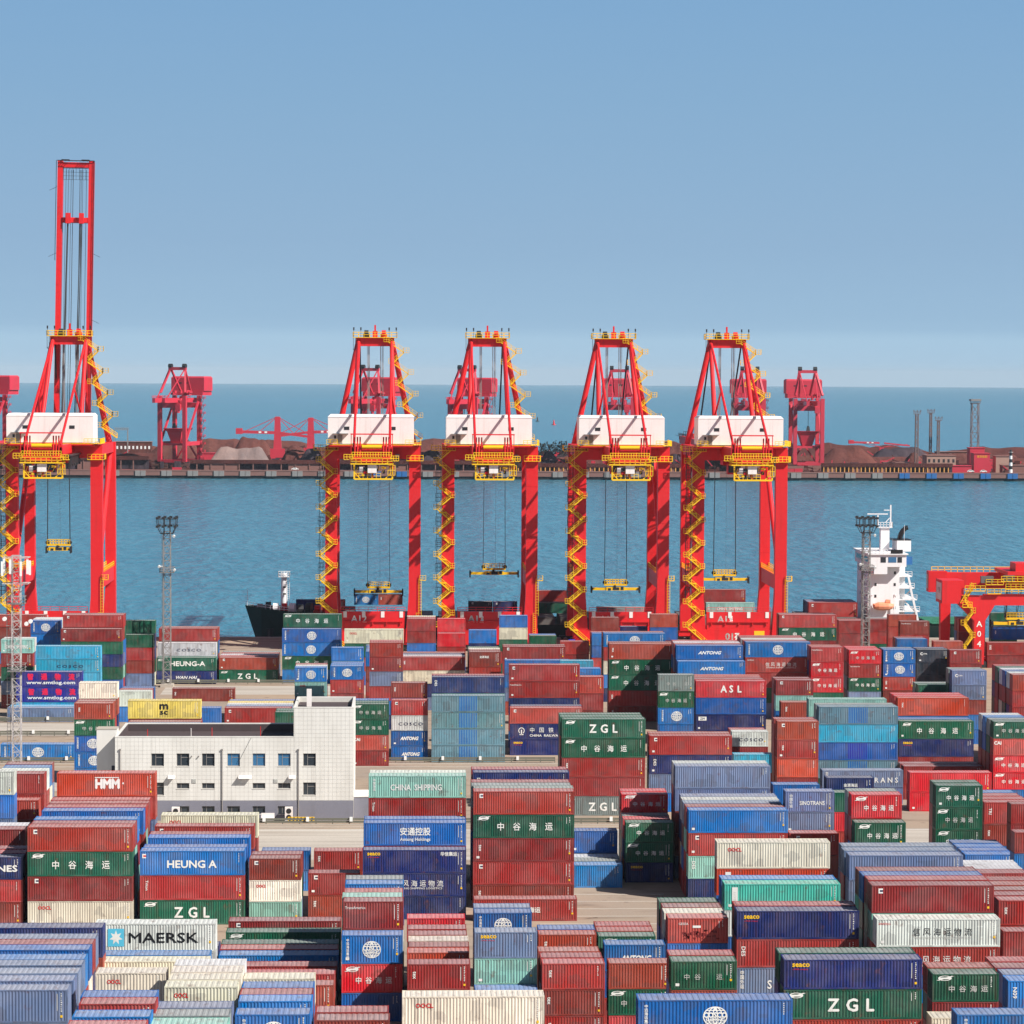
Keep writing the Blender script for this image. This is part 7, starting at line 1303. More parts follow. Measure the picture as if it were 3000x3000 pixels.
    fes.box(5.2, 6.1, -20, 8, 45.5, 45.8); fes.build('festoon', 'dark', t)
    el = MB(); el.box(-.9, 1.1, yb-1.2, yb-.2, 42.2, 43.9); el.box(-2.8, -1.6, yb-.5, yb+.6, 42.0, 43.6); el.build('cable_box', 'house_white', t)
    tr = MB(); tr.box(-3.2, 3.2, 6, 12, 43.2, 45.6); tr.box(-2.4, -.2, 3, 6, 41.2, 43.8); tr.build('trolley', 'crane_red', t); MB().box(-2.3, -.3, 2.9, 2.99, 41.6, 43.2).build('cab_window', 'glass', t)
    # stairs on the left landside leg
    xs = -HX; yl = -1.2-.55; n = 16
    for i in range(n):
        za, zb = 3.2+i*2.72, 3.2+(i+1)*2.72; xl, xr = xs-2.6, xs+.55
        if i == 0: xr += 2.6
        p, q = ((xr, yl, za), (xl, yl, zb)) if i % 2 == 0 else ((xl, yl, za), (xr, yl, zb))
        if i == 0: p = (xs+3.6, yl, za-2.6)
        stair_flight(p, q).build('stair_flight', 'yellow', t)
        landing(q[0]-.3 if i % 2 == 0 else q[0]+.4, yl, zb).build('stair_landing', 'yellow', t)
        if i % 2 == 0: MB().box(xl+.4, xl+2.2, yl-.1, yl+.5, zb-.95, zb-.7).build('stair_bracket', 'yellow', t)
    lf = MB(); xa = xs-2.2
    for dx in (-.55, .55):
        for dy in (-.5, .5): lf.beam((xa+dx, dy, 12), (xa+dx, dy, 47), .08)
    for i in range(38): z = 12+i*.95; lf.beam((xa-.55, -.5, z), (xa+.55, -.5, z), .05); lf.beam((xa-.55, .5, z), (xa+.55, .5, z), .05); lf.beam((xa-.55, -.5, z), (xa-.55, .5, z), .05)
    for i in range(7):
        z = 13+i*5.44; railing(lf, [(xa-.8, -.8, z), (xa+.3, -.8, z)], 2.0, .04, 0, .5)
    lf.build('lift_shaft', 'cable', t)
    # ladder and small platform on the right landside leg, corner platform up at the girder
    rl = MB(); xr = HX+1.0
    for s in (0, .6): rl.beam((xr+s-.6, -1.5, 3), (xr+s-.6, -1.5, 9), .08); rl.beam((xr+s, -1.5, 8.4), (xr+s, -1.5, 17), .08)
    for i in range(13): rl.beam((xr-.6, -1.5, 3+i*.5), (xr, -1.5, 3+i*.5), .06); rl.beam((xr, -1.5, 9+i*.65), (xr+.6, -1.5, 9+i*.65), .06)
    rl.build('ladder', 'yellow', t); landing(HX+1.9, -.9, 16.6, 1.4, 1.4).build('ladder_platform', 'yellow', t)
    cp = MB(); cp.box(HX-1.9, HX+1.9, -2.2, -1.25, 44.2, 44.32); railing(cp, [(HX-1.9, -2.15, 44.3), (HX+1.9, -2.15, 44.3), (HX+1.9, 1.5, 44.3)], 1.2, .06, 0, .9)
    cp.box(-HX-4, -HX+1.6, -2.6, -1.25, 46.6, 46.72); railing(cp, [(-HX-4, -2.55, 46.7), (-HX+1.6, -2.55, 46.7)], 1.2, .05, 0, .8); railing(cp, [(-HX-4, -2.55, 46.7), (-HX-4, 2, 46.7)], 1.2, .05, 0, .8); cp.build('corner_platform', 'yellow', t)
    # stairs up the right pylon
    for i in range(9):
        za, zb = 48.6+i*2.6, 48.6+(i+1)*2.6; px = lambda z: 9.4-(z-47.4)/25*5.4
        a, b = (px(za)+2.3, px(zb)-.9) if i % 2 == 0 else (px(za)-.9, px(zb)+2.3)
        stair_flight((a, GA-1.4, za), (b, GA-1.4, zb), .8).build('stair_flight', 'yellow', t); landing(b+(.6 if i % 2 else -.4), GA-1.4, zb, 1.3).build('stair_landing', 'yellow', t)
    return t
def spreader(X, Y, zb, wide, label, ztop=45.0):
    """yellow spreader with headblock on four ropes; zb: height of its underside"""
    t = thing('spreader', label, 'spreader', (X, Y, zb), 0, 'spreaders hanging from the quay cranes')
    w = 6.1 if wide else 3.0
    b = MB(); b.box(-w+.25, w-.25, -.75, -.25, .35, .95); b.box(-w+.25, w-.25, .25, .75, .35, .95); b.build('beam', 'spreader_yellow', t)
    e = MB()
    for s in (-1, 1): e.box(min(s*w, s*(w-.24)), max(s*w, s*(w-.24)), -1.2, 1.2, .3, 1.0); e.box(s*w-.16, s*w+.16, -1.25, -.95, -.35, 1.35); e.box(s*w-.16, s*w+.16, .95, 1.25, -.35, 1.35)
    e.build('end_beam', 'dark', t)
    c = MB(); c.box(-2.4, 2.4, -.9, .9, .3, 1.15); c.build('centre_frame', 'spreader_yellow', t)
    m = MB(); m.box(-.7, .9, -.95, -.905, .45, 1.1); m.box(-1.9, -1.2, -.96, -.905, .4, .9); m.box(1.3, 2.0, -.96, -.905, .5, 1.3); m.tube((-.2, -.96, 1.35), (-.2, .8, 1.35), .35, 10); m.build('hydraulics', 'dark', t)
    hb = MB(); hb.box(-2.9, 2.9, -.7, .7, 1.5, 1.95); railing(hb, [(-2.8, -.7, 1.95), (2.8, -.7, 1.95)], 1.1, .05, 0, .7); railing(hb, [(-2.8, .7, 1.95), (2.8, .7, 1.95)], 1.1, .05, 0, .7); hb.build('headblock', 'spreader_yellow', t)
    for sx in (-1, 1):
        s = MB(); s.tube((sx*2.75, -.5, 2.3), (sx*2.75, .5, 2.3), .5, 12); s.build('sheave', 'dark', t)
    for x in (-2.8, 2.8):
        for y in (-.45, .45): MB().beam((x, y, 2.3), (x*.93, y, ztop-zb), .11).build('rope', 'dark', t)
    MB().beam((.35, 0, 2), (.3, 0, ztop-zb), .05).build('control_cable', 'cable', t)
    return t
CRX = [(-82.0, True), (-8.75, False), (18.35, False), (48.9, False), (76.35, False)]
CLAB = ['red quay crane with its boom raised high into the sky, at the left edge', 'red quay crane holding the blue and red containers over the ship, second from left',
        'red quay crane with an empty yellow spreader above two dark ship containers, third from left', 'red quay crane with a dark empty spreader low over the water, fourth from left', 'red quay crane above the pale green lettered ship container, rightmost of the big five']
cr_low = quay_crane(False)
for i, (x, raised) in enumerate(CRX):
    c = quay_crane(True) if raised else (cr_low if i == 1 else copy_tree(cr_low))
    c.location = (x, QC_Y, 0); tag(c, CLAB[i], 'quay crane', 'red quay cranes along the berth')
    put_text(c, '01%d' % (3+i), -1.5, -.91, 3.6, 2.2, mat='white2', bold=.03)
    put_text(c, 'A1%d' % (1+i), -3.2, -.82, 7.6, 2.2, mat='white2', bold=.02)
    if raised: MB().box(HX-.97, HX-.96, 8, 22, 14.9, 16.9).build('name_board', 'white', c)
spreader(-87.6, 690, 19.6, False, 'short yellow spreader hanging from the crane with the raised boom')
spreader(-8.1, 696.5, 8.65, True, 'yellow spreader gripping a blue and a red container')
spreader(21.1, 697, 13.3, True, 'bright yellow empty spreader hanging above two dark ship containers')
spreader(51.9, 697, 9.4, True, 'dark yellow empty spreader with drooping ends, low over the water')
spreader(79.6, 697, 11.9, True, 'yellow spreader just above the red ship container')
# ================================================================ ship
SY = 688.0
def ship():
    t = thing('container_ship', 'dark green hulled container ship moored behind the cranes, white bridge tower at its right end', 'ship', (0, SY, 0))
    # hull stations: x, half-beam at deck, half-beam at water, deck height
    st = [(-41.2, .3, .05, 6.5), (-37, 4.2, 1.2, 6.2), (-30, 8.6, 5.0, 5.7), (-21, 11.0, 9.2, 5.4), (-14, 11.6, 11.2, 5.3), (-13.9, 11.6, 11.2, 2.9), (20, 11.8, 11.8, 2.8), (110, 11.8, 11.8, 2.8), (134, 11.8, 11.2, 2.8), (142, 11.0, 8.5, 3.0)]
    mb = MB(); k = []
    for x, b, w_, d in st:
        k.append(len(mb.v)); rake = 3.2 if x < -40 else 0
        mb.v += [(x, -b, d), (x+rake, -w_, -3.6), (x+rake, -w_*.9, -7), (x+rake, w_*.9, -7), (x+rake, w_, -3.6), (x, b, d)]
    for a, b in zip(k, k[1:]):
        for j in range(5): mb.f.append((a+j, a+j+1, b+j+1, b+j)); mb.m.append(0)
    mb.f.append(tuple(k[0]+j for j in range(6))); mb.m.append(0); mb.f.append(tuple(k[-1]+j for j in reversed(range(6)))); mb.m.append(0)
    mb.build('hull', 'hull', t)
    dk = MB()
    for a, b in zip(st, st[1:]):
        if b[0]-a[0] > 1: dk.poly([(a[0], -a[1]+.1, a[3]-.35), (b[0], -b[1]+.1, b[3]-.35), (b[0], b[1]-.1, b[3]-.35), (a[0], a[1]-.1, a[3]-.35)], 0)
    dk.build('deck', 'deck', t)
    dg = MB(); dg.box(129.2, 141, -10, 10, 2.95, 3.05); railing(dg, [(129.2, -10, 3.0), (141, -10, 3.0), (141, 10, 3.0)], 1.2, .05, 0, 1.5); dg.box(130, 141.5, -11.0, -10.2, -1.2, 2.4); dg.build('stern_deck', 'deckgreen', t)
    hc = MB()
    for x0 in range(-8, 108, 15): hc.box(x0, x0+13.6, -9.5, 9.5, 2.5, 4.4)
    hc.build('hatch_cover', 'deck', t)
    fm = MB(); fm.tube((-31.5, 0, 5.5), (-31.5, 0, 14.2), .9, 14, r2=.72); fm.box(-32.9, -30.1, -1.3, 1.3, 13.3, 13.45); railing(fm, [(-32.9, -1.3, 13.4), (-30.1, -1.3, 13.4), (-30.1, 1.3, 13.4), (-32.9, 1.3, 13.4), (-32.9, -1.3, 13.4)], 1.2, .05, 0, .8)
    for i in range(14): fm.beam((-30.75, -.9, 6+i*.5), (-30.1, -.9, 6+i*.5), .07)
    fm.beam((-30.1, -.9, 5.5), (-30.1, -.9, 13.4), .08); fm.build('foremast', 'ship_white', t, (-.2, 4, 0))
    for z in (8.9, 10.6): MB().box(-31.9, -31.2, 2.7, 2.9, z, z+.4).build('mast_light', 'dark', t)
    rr = random.Random(3); 
    for i in range(9):
        w = MB(); x = -37.5+i*2.05; y = -2.5-rr.random()*3.5 if i > 1 else -.5; rad = .7+rr.random()*.7
        w.tube((x-.6, y, 6.1), (x+.7, y+rr.uniform(-.4, .4), 6.1), rad, 10); w.box(x-.9, x+.9, y-.5, y+.5, 5.0, 5.7); w.build('mooring_winch', rr.choice(['dark', 'ship_white', 'galv', 'ltred']), t)
    rl = MB(); railing(rl, [(-41, 0, 6.3), (-37, -4.1, 6.0), (-30, -8.5, 5.5)], 1.1, .05, 0, 1.4); rl.beam((-40.6, 0, 6.3), (-40.6, 0, 10.4), .1); rl.build('bow_railing', 'ship_white', t)
    # bridge tower
    x0, x1 = 113.4, 121.2
    b = MB(); b.box(x0, x1, -8.5, 8.5, 2.8, 17.2); b.build('bridge_tower', 'ship_white', t)
    wb = MB(); wb.box(x0-.2, x1+1.2, -11.2, 11.2, 17.203, 20.2); wb.box(x0-.6, x1+1.6, -11.6, 11.6, 20.203, 20.5); wb.hexa([(x0+1, -11.2, 15.4), (x1-3.5, -11.2, 15.4), (x1-3.5, -8.502, 15.4), (x0+1, -8.502, 15.4), (x0+1, -11.2, 17.2), (x1-3.5, -11.2, 17.2), (x1-3.5, -8.502, 17.2), (x0+1, -8.502, 17.2)]); wo = wb.build('bridge', 'ship_white', t)
    for x, w_, mt in ((x0+2.6, 1.3, 'glass'), (x0+4.5, 2.0, 'glassblue'), (x0+6.8, 1.1, 'glass')): MB().box(x, x+w_, -11.26, -11.203, 18.3, 19.6).build('window', mt, wo)
    MB().box(x0-.26, x0-.203, -9, 9, 18.3, 19.5).build('window', 'glass', wo)
    for z in (6.5, 9.4, 12.3, 15.2):
        for x in (x0+1.6, x0+6.4): MB().box(x, x+.5, -8.56, -8.503, z, z+.7).build('porthole', 'dark', t)
        for y in (-6, -3, 0, 3): MB().box(x0-.05, x0-.002, y, y+.6, z, z+.7).build('porthole', 'dark', t)
    # open stair decks stepping in towards the top on the right
    for i, (z, xr) in enumerate(((5.8, 126.4), (8.7, 125.7), (11.6, 125.0), (14.5, 124.4))):
        d = MB(); d.box(x1+.003, xr, -8.3, 8, z, z+.25); railing(d, [(x1+.1, -8.2, z+.25), (xr, -8.2, z+.25)], 1.1, .05, 0, 1.0); d.build('stair_deck', 'ship_white', t)
        pl = MB(); pl.beam((xr-.3, -8.2, z-2.7), (xr-.9, -8.2, z), .5, .3); pl.build('deck_post', 'ship_white', t)
    bk = MB(); bk.box(x1+.003, 123.2, -5, 8.2, 2.8, 17.0); bk.build('stair_house', 'ship_white', t)
    s = MB(); s.beam((x1+1, -7.6, 3), (125.6, -7.6, 5.8), .5, .3); s.beam((125.3, -7.6, 6), (x1+1, -7.6, 8.8), .5, .3); s.beam((x1+1, -7.6, 9), (124.6, -7.6, 11.6), .5, .3); s.build('outer_stair', 'ship_white', t)
    MB().box(x1+1.2, x1+3.2, -8.4, -8.3, 17.6, 19.6).build('wing_screen', 'blue', t)
    fu = MB(); fu.box(x1+.3, x1+3.8, -3, 4, 20.503, 23.2); fu.build('funnel_casing', 'ship_white', t)
    fp = MB()
    for i in range(6):
        a0, a1 = R(90*i/6), R(90*(i+1)/6); f = lambda a, y, k: (x1+1.4+1.9*(1-math.cos(a))*k, y, 23.2+3.2*math.sin(a)*k)
        for y, k in ((-1.0, 1), (.6, .8)): fp.tube(f(a0, y, k), f(a1, y, k), .6*k, 10)
    fp.box(x1-.6, x1+3.9, -2.6, 2.6, 23.203, 23.5); fp.build('funnel', 'black', t)
    ma_ = MB(); mx = x0+5.6; ma_.box(mx-1.3, mx+.9, -1, 1, 20.503, 26.3); ma_.box(mx-2.2, mx+1.6, -1.4, 1.4, 26.303, 26.5); railing(ma_, [(mx-2.2, -1.4, 26.5), (mx+1.6, -1.4, 26.5), (mx+1.6, 1.4, 26.5)], 1.2, .06, 0, .7)
    ma_.beam((mx+1.3, 0, 26.5), (mx+1.3, 0, 32.0), .32); ma_.beam((mx-1.9, 0, 26.5), (mx-1.9, 0, 29.4), .35); ma_.box(mx-4.6, mx+.6, -.12, .12, 29.6, 29.85); ma_.beam((mx, 0, 27.6), (mx+1.3, 0, 29), .2); ma_.box(mx-.4, mx+1.3, -.1, .1, 30.6, 30.8); ma_.build('radar_mast', 'ship_white', t)
    MB().box(mx-.6, mx+2.4, -11.68, -11.62, 20.55, 21.5).build('name_plate', 'black', t)
    rt = MB(); railing(rt, [(x0-.6, -11.6, 20.5), (mx-1.4, -11.6, 20.5)], 1.1, .06, 0, 1.0); rt.beam((x1+1, -9, 20.5), (x1+1, -9, 27.5), .08); rt.build('top_railing', 'ship_white', t)
    # name at the bow
    for i, ch in enumerate('弘泰'): o = put_text(t, ch, -30.4+i*2.2, -8.75-i*.35, 3.2, 1.9, rz=-.12); o.name = 'name_letter'
    an = MB(); an.box(-35.5, -33.8, -6.5, -6.2, -1.8, 1.2); an.tube((-34.6, -6.6, -2.2), (-34.6, -6.3, .8), .5, 8); an.build('anchor', 'dark', t)
    return t
ship()
lb = thing('lifeboat', 'orange enclosed lifeboat hanging on the white ship tower', 'lifeboat', (117.0, SY-9.9, 6.3))
mb = MB(); P = [(-2.6, .2, .9), (-2.2, .75, .35), (-1.2, 1.0, .05), (0, 1.05, 0), (1.2, 1.0, .05), (2.2, .75, .35), (2.6, .2, .9)]; n = 10; kk = []
for x, b, lo in P:
    kk.append(len(mb.v)); top = 2.1 if abs(x) < 2 else 1.7
    for i in range(n): a = 2*math.pi*i/n; zc = (lo+top)/2; mb.v.append((x, b*math.cos(a), zc+(top-lo)/2*math.sin(a)))
for a, b in zip(kk, kk[1:]):
    for i in range(n): j = (i+1) % n; mb.f.append((a+i, a+j, b+j, b+i)); mb.m.append(0)
mb.f.append(tuple(kk[0]+i for i in range(n))); mb.m.append(0); mb.f.append(tuple(kk[-1]+i for i in reversed(range(n)))); mb.m.append(0)
mb.build('boat_hull', 'lifeboat', lb); MB().hexa([(.4, -.6, 2.0), (1.7, -.6, 2.0), (1.7, .6, 2.0), (.4, .6, 2.0), (.7, -.5, 2.7), (1.5, -.5, 2.7), (1.5, .5, 2.7), (.7, .5, 2.7)]).build('cabin', 'lifeboat', lb)
dv = MB()
for x in (-2.9, 2.9): dv.beam((x, .6, -1), (x, .6, 3.6), .3); dv.beam((x, .6, 3.6), (x, -.3, 3.9), .25)
dv.build('davit', 'ship_white', lb)
GS = 'containers on the ship and on spreaders'
def C_(X, Y, Z, L, c, m, lab, h=2.6): return make_container(X, Y, Z, h, L, c, m, lab, loose=True, group=GS)
C_(-11.2, 696.5-1.2, 6.0, 20, 'B', 'globe', 'short blue container with white globe emblem hanging from the second crane'); C_(-5.05, 696.5-1.2, 6.0, 20, 'R', 'tex', 'short dark red container hanging beside the blue one from the second crane')
for x, c, lab in ((-25.6, 'N', 'short navy container on the ship behind the left leg of the second crane'), (-19.4, 'R', 'short dark red container on the ship just right of the second crane leg')): C_(x, 690, 5.0, 20, c, 'sm', lab, 2.7)
for x, c, lab in ((17.6, 'K', 'short charcoal container on the ship under the third crane, left of a pair'), (23.85, 'N', 'short navy container on the ship under the third crane, right of a pair')):
    C_(x, 694, 4.42, 20, c, 'mark', lab, 2.6); 
C_(37.2, 694, 7.05, 40, 'R', '', 'long dark red container on the ship left of the fourth crane stairs', 2.75); C_(37.2, 690, 4.42, 40, 'G', '', 'long dark green container on the ship beneath the red one left of the fourth crane', 2.6)
C_(37.2, 694, 4.42, 40, 'K', '', 'long charcoal container under the dark red one on the ship', 2.6)
C_(53.0, 692, 4.42, 40, 'M', '', 'long grey container on the ship seen between the fourth crane legs', 1.4)
C_(80.3, 689, 4.42, 40, 'L', 'chsh', 'long pale green container with white capital lettering on the ship under the rightmost big crane', 2.8)
C_(78.4, 692.5, 4.42, 40, 'R', '', 'long dark red container behind the pale green lettered one on the ship', 2.9); C_(78.4, 692.5, 7.35, 40, 'R', 'tex', 'long dark red container right under the spreader of the rightmost big crane', 2.9)
for i in range(4):
    C_(105.0, 681+2.6*i, 4.42, 40, 'RSSN'[i], 'mark' if i == 0 else '', ['long dark red container on the ship left of the white tower, nearest of its tier', 'long slate blue container on the ship, second row behind the red one', 'long slate blue container on the ship, third row behind the red one', 'long navy container on the ship, farthest row left of the white tower'][i], 3.6)

# ================================================================ yard gantry crane at the right
def yard_crane():
    t = thing('yard_gantry_crane', 'red yard gantry crane marked A04 at the right edge', 'gantry crane', (0, 0, 0))
    for y in (604, 620):
        b = MB(); b.box(121 if y > 610 else 126.4, 158, y-.8, y+.8, 13.9, 16.3) if y < 610 else b.box(120, 158, y-.8, y+.8, 16.4, 20.0); b.build('main_beam', 'crane_red', t)
        e = MB(); e.box(117.0, 121.2 if y > 610 else 121.8, y-1.4, y+(1.4 if y > 610 else 6), *((15.6, 20.3) if y > 610 else (14.3, 19.4))); eo = e.build('beam_end', 'crane_red', t)
        MB().box(116.93, 116.997, y-.6, y+5.0 if y < 610 else y+.9, *((16.4, 19.6) if y > 610 else (15.0, 18.8))).build('sign_board', 'house_white' if y < 610 else 'ltgrey', eo)
        r = MB(); railing(r, [(118 if y > 610 else 127, y+.7, 20.0 if y > 610 else 16.3), (158, y+.7, 20.0 if y > 610 else 16.3)], 1.2, .06, 0, 1.5); r.build('beam_railing', 'yellow', t)
    for i, ch in enumerate('宁港'): o = put_text(t, ch, 116.9, 605.2+1.6*(1-i), 17.2, 1.4, mat='ltnavy'); o.rotation_euler = (0, 0, -math.pi/2)
    lg = MB(); lg.hexa([(124.3, 603, .8), (126.5, 603, .8), (126.5, 605, .8), (124.3, 605, .8), (124.3, 603, 10.49), (126.7, 603, 10.49), (126.7, 605, 10.49), (124.3, 605, 10.49)]); lg.hexa([(124.3, 603, 10.5), (126.7, 603, 10.5), (126.7, 605, 10.5), (124.3, 605, 10.5), (118.6, 603, 16.2), (130, 603, 15.9), (130, 605, 15.9), (118.6, 605, 16.2)]); lg.build('leg', 'crane_red', t)
    lg = MB(); lg.hexa([(120, 619, .8), (122, 619, .8), (122, 621, .8), (120, 621, .8), (119.8, 619, 16.4), (122.2, 619, 16.4), (122.2, 621, 16.4), (119.8, 621, 16.4)]); lg.build('leg', 'crane_red', t)
    for x in (152, 152.5): 
        lg = MB(); y = 604 if x < 152.2 else 620; lg.box(x-1, x+1, y-1, y+1, .8, 16.19); lg.build('leg', 'crane_red', t)
    MB().box(119, 128, 604.8, 619.2, .9, 2.0).build('sill_beam', 'crane_red', t)
    for i, ch in enumerate('A04'): put_text(t, ch, 125.4, 602.98, 9.8-i*2.2, 1.8, mat='white2', bold=.02)
    # zig-zag stairs left of the near leg
    for i in range(6):
        za, zb = 1.5+i*2.7, 1.5+(i+1)*2.7; a, b = (123.9, 122.0) if i % 2 == 0 else (122.0, 123.9)
        stair_flight((a, 603, za), (b, 603, zb), .8).build('stair_flight', 'yellow', t); landing(b, 603, zb, 1.2).build('stair_landing', 'yellow', t)
    ub = MB()
    for x0, x1, z in ((122, 126.5, 17.2), (121.5, 123.6, 13.6), (126.6, 130.5, 18.6), (127, 130, 16.6), (131, 140, 17.6), (130, 148, 19.3)):
        ub.box(x0, x1, 602.2, 602.98, z-.15, z); railing(ub, [(x0, 602.2, z), (x1, 602.2, z)], 1.1, .05, 0, 1.2)
    for i in range(5): ub.beam((121+i*.5, 602.6, 14.5+i*.9), (121.5+i*.5, 602.6, 15.4+i*.9), .5, .12)
    ub.build('walkway', 'yellow', t)
    tr = MB(); tr.box(132, 150, 605, 619, 20.4, 21.2); tr.box(134, 139, 606, 612, 21.2, 23.0); tr.build('trolley', 'crane_red', t)
    cb = MB(); cb.box(127.2, 129.4, 602.0, 604, 13.6, 16.1); cb.build('cab', 'house_white', t) if False else None
    MB().box(125.5, 128.3, 602.3, 603.1, 18.9, 20.4).build('motor_box', 'deck', t); MB().box(130.5, 133, 602.3, 603.1, 19.2, 20.6).build('motor_box', 'deck', t)
    dk = MB()
    for x in (133.5, 136.2, 139.6): dk.beam((x, 611, 20.4), (x-.9, 611, 11.4), .12); dk.beam((x+1, 611, 20.4), (x-.7, 611, 11.4), .12)
    dk.build('hoist_rope', 'dark', t)
    wh = MB()
    for x, y in ((124.2, 604), (126.6, 604), (120, 620), (122, 620)): wh.tube((x, y-.35, .8), (x, y+.35, .8), .8, 14)
    wh.build('wheel', 'dark', t)
    return t
yard_crane()
sp = spreader(135.9, 611, 8.6, True, 'yellow spreader of the yard gantry crane gripping a blue container', 20.4); sp['group'] = 'spreaders on cranes'
C_(135.9, 611-1.2, 5.65, 40, 'B', 'tex', 'long blue container hanging from the yard gantry crane at the right edge', 2.9)
def truck(x, y, label):
    t = thing('terminal_truck', label, 'truck', (x, y, 0), 0, 'blue terminal trucks')
    c = MB(); c.box(-1.6, .6, -1.2, 1.2, .8, 2.3); c.hexa([(-1.5, -1.15, 2.301), (.5, -1.15, 2.301), (.5, 1.15, 2.301), (-1.5, 1.15, 2.301), (-1.1, -1.0, 3.2), (.4, -1.0, 3.2), (.4, 1.0, 3.2), (-1.1, 1.0, 3.2)]); c.build('cab', 'truckblue', t)
    MB().hexa([(-1.2, -1.17, 2.35), (.3, -1.17, 2.35), (.3, -1.152, 2.35), (-1.2, -1.152, 2.35), (-1.0, -1.06, 3.05), (.3, -1.06, 3.05), (.3, -1.03, 3.05), (-1.0, -1.03, 3.05)]).build('window', 'glass', t)
    f = MB(); f.box(.6, 12, -1.1, 1.1, .9, 1.3); f.build('chassis', 'dark', t)
    for x2 in (-.8, 1.8, 9.6, 11):
        for y2 in (-1.05, 1.05): MB().tube((x2, y2-.2, .5), (x2, y2+.2, .5), .5, 12).build('wheel', 'black', t)
truck(37.6, 634, 'blue terminal truck parked at the foot of the fourth crane'); truck(112.6, 606, 'blue terminal truck left of the yard gantry crane legs')
# ================================================================ far ore dock
def fx(px, Y): return (px-1205)*Y/8089 + 0.0
def fz(py, Y): return CAM_H-(py-1094+(1500-1500))*Y/8089
DQ = 1770.0
dk = MB(); dk.poly([(-420, DQ, 1), (520, DQ, 1), (520, 2120, 1), (-420, 2120, 1)]); tag(dk.build('ore_dock_ground', 'ore_ground'), kind='structure')
qw = MB(); qw.box(-420, 520, DQ-1.4, DQ-.01, -1.6, 1.25); qw.box(-420, 520, DQ-.6, DQ, -8, -1.61, 1); qw.box(-420, 520, DQ-1.6, DQ+2.5, 1.26, 1.9)  # lower strip coloured dark to stand for the shadow at the wall's base
tag(qw.build('far_quay_wall', ['concrete', 'dark']), 'ore-stained quay wall of the far dock', 'quay wall')
fm = MB().box(-3.3, -.15, -.6, 0, -1.9, 1.5).box(.15, 3.3, -.6, 0, -1.9, 1.5)
fmm = {c: fm.mesh('fender', m) for c, m in (('grey', 'galv'), ('blue', 'blue'))}
ORDW = 'first second third fourth fifth sixth seventh eighth ninth tenth eleventh twelfth thirteenth fourteenth fifteenth sixteenth seventeenth eighteenth nineteenth twentieth'.split()
ORDW += ['twenty-'+q for q in ORDW[:9]]+['thirtieth']+['thirty-'+q for q in ORDW[:9]]
nf = dict(blue=0, grey=0)
for i in range(44):
    px = 340+76.2*i if i < 22 else 340+76.2*i+4*(i-22); x = fx(px, DQ)
    if px > 3020: break
    blue = px > 2640 or i in (10, 11); o = link('quay_fender', fmm['blue' if blue else 'grey'], None, (x, DQ-1.41, 0))
    kf = 'blue' if blue else 'grey'; nf[kf] += 1
    tag(o, '%s fender pair on the far quay wall, %s %s one from left' % (kf, ORDW[nf[kf]-1], kf), 'fender', 'blue fenders on the far quay wall' if blue else 'grey fenders on the far quay wall')
def pile(px, hw, ytop, Y, mat, label, ridge=.3, seed=0):
    X = fx(px, Y); w_ = hw*Y/8089; zt = max(4, fz(ytop, Y)); rr = random.Random(px+seed); mb = MB(); nx, ny = 22, 9; dpt = min(34, max(16, w_*.7))
    ph = [rr.uniform(0, 6) for _ in range(4)]
    for j in range(ny+1):
        for i in range(nx+1):
            u, v = -1+2*i/nx, -1+2*j/ny
            a = max(0, (abs(u)-ridge)/(1-ridge)); d = max(0, 1-max(a, abs(v)) - .12*a*abs(v))
            z = (zt-1)*min(1, d) * (1+.05*math.sin(6*u+ph[0])+.03*math.sin(13*u+ph[1])) + rr.uniform(-.15, .15)
            mb.v.append((u*w_, v*dpt+rr.uniform(-.3, .3), max(-.05, z)))
    for j in range(ny):
        for i in range(nx): a = j*(nx+1)+i; mb.f.append((a, a+1, a+nx+2, a+nx+1)); mb.m.append(0)
    o = mb.build('ore_pile', mat, None, (X, Y+dpt*.2, 1)); 
    for p in o.data.polygons: p.use_smooth = True
    return tag(o, label, 'ore pile', 'ore piles on the far dock')
pile(520, 120, 1283, 1905, 'ore_red', 'brown ore pile behind the unloader crane left of the grey pile', .15)
pile(705, 100, 1308, 1845, 'ore_grey', 'pale grey ore pile with a flat ridge on the far dock', .55)
pile(740, 75, 1279, 1990, 'ore_red', 'brown ore pile under the red stacker booms', .35)
pile(868, 60, 1302, 1850, 'ore_red', 'brown ore pile at the foot of the right stacker mast', .2)
pile(915, 48, 1311, 1835, 'ore_dark', 'dark ore pile beside the left leg of the second crane', .3)
pile(1260, 60, 1316, 1840, 'ore_dark', 'dark ore pile between the second and third cranes', .35)
pile(1250, 90, 1290, 1960, 'ore_red', 'brown ore pile behind the dark one between the second and third cranes', .4)
pile(1530, 70, 1310, 1930, 'ore_red', 'brown ore pile behind the right leg of the third crane', .4)
pile(1610, 50, 1318, 1850, 'ore_dark', 'pointed dark ore pile between the third and fourth cranes', .05)
pile(1420, 70, 1322, 1880, 'ore_red', 'low brown ore pile seen between the third crane legs', .4)
pile(1990, 60, 1295, 1900, 'ore_red', 'brown ore pile between the fourth and fifth cranes', .3)
pile(1985, 35, 1325, 1830, 'ore_dark', 'low dark ore pile between the fourth and fifth cranes', .2)
pile(2110, 80, 1318, 1880, 'ore_red', 'brown ore pile seen through the rightmost big crane', .4)
pile(2490, 108, 1301, 1850, 'ore_red', 'large dark brown ore pile right of the end unloader crane', .3)
pile(2652, 106, 1302, 1970, 'ore_dark', 'long dark grey ore pile behind the lattice poles', .45)
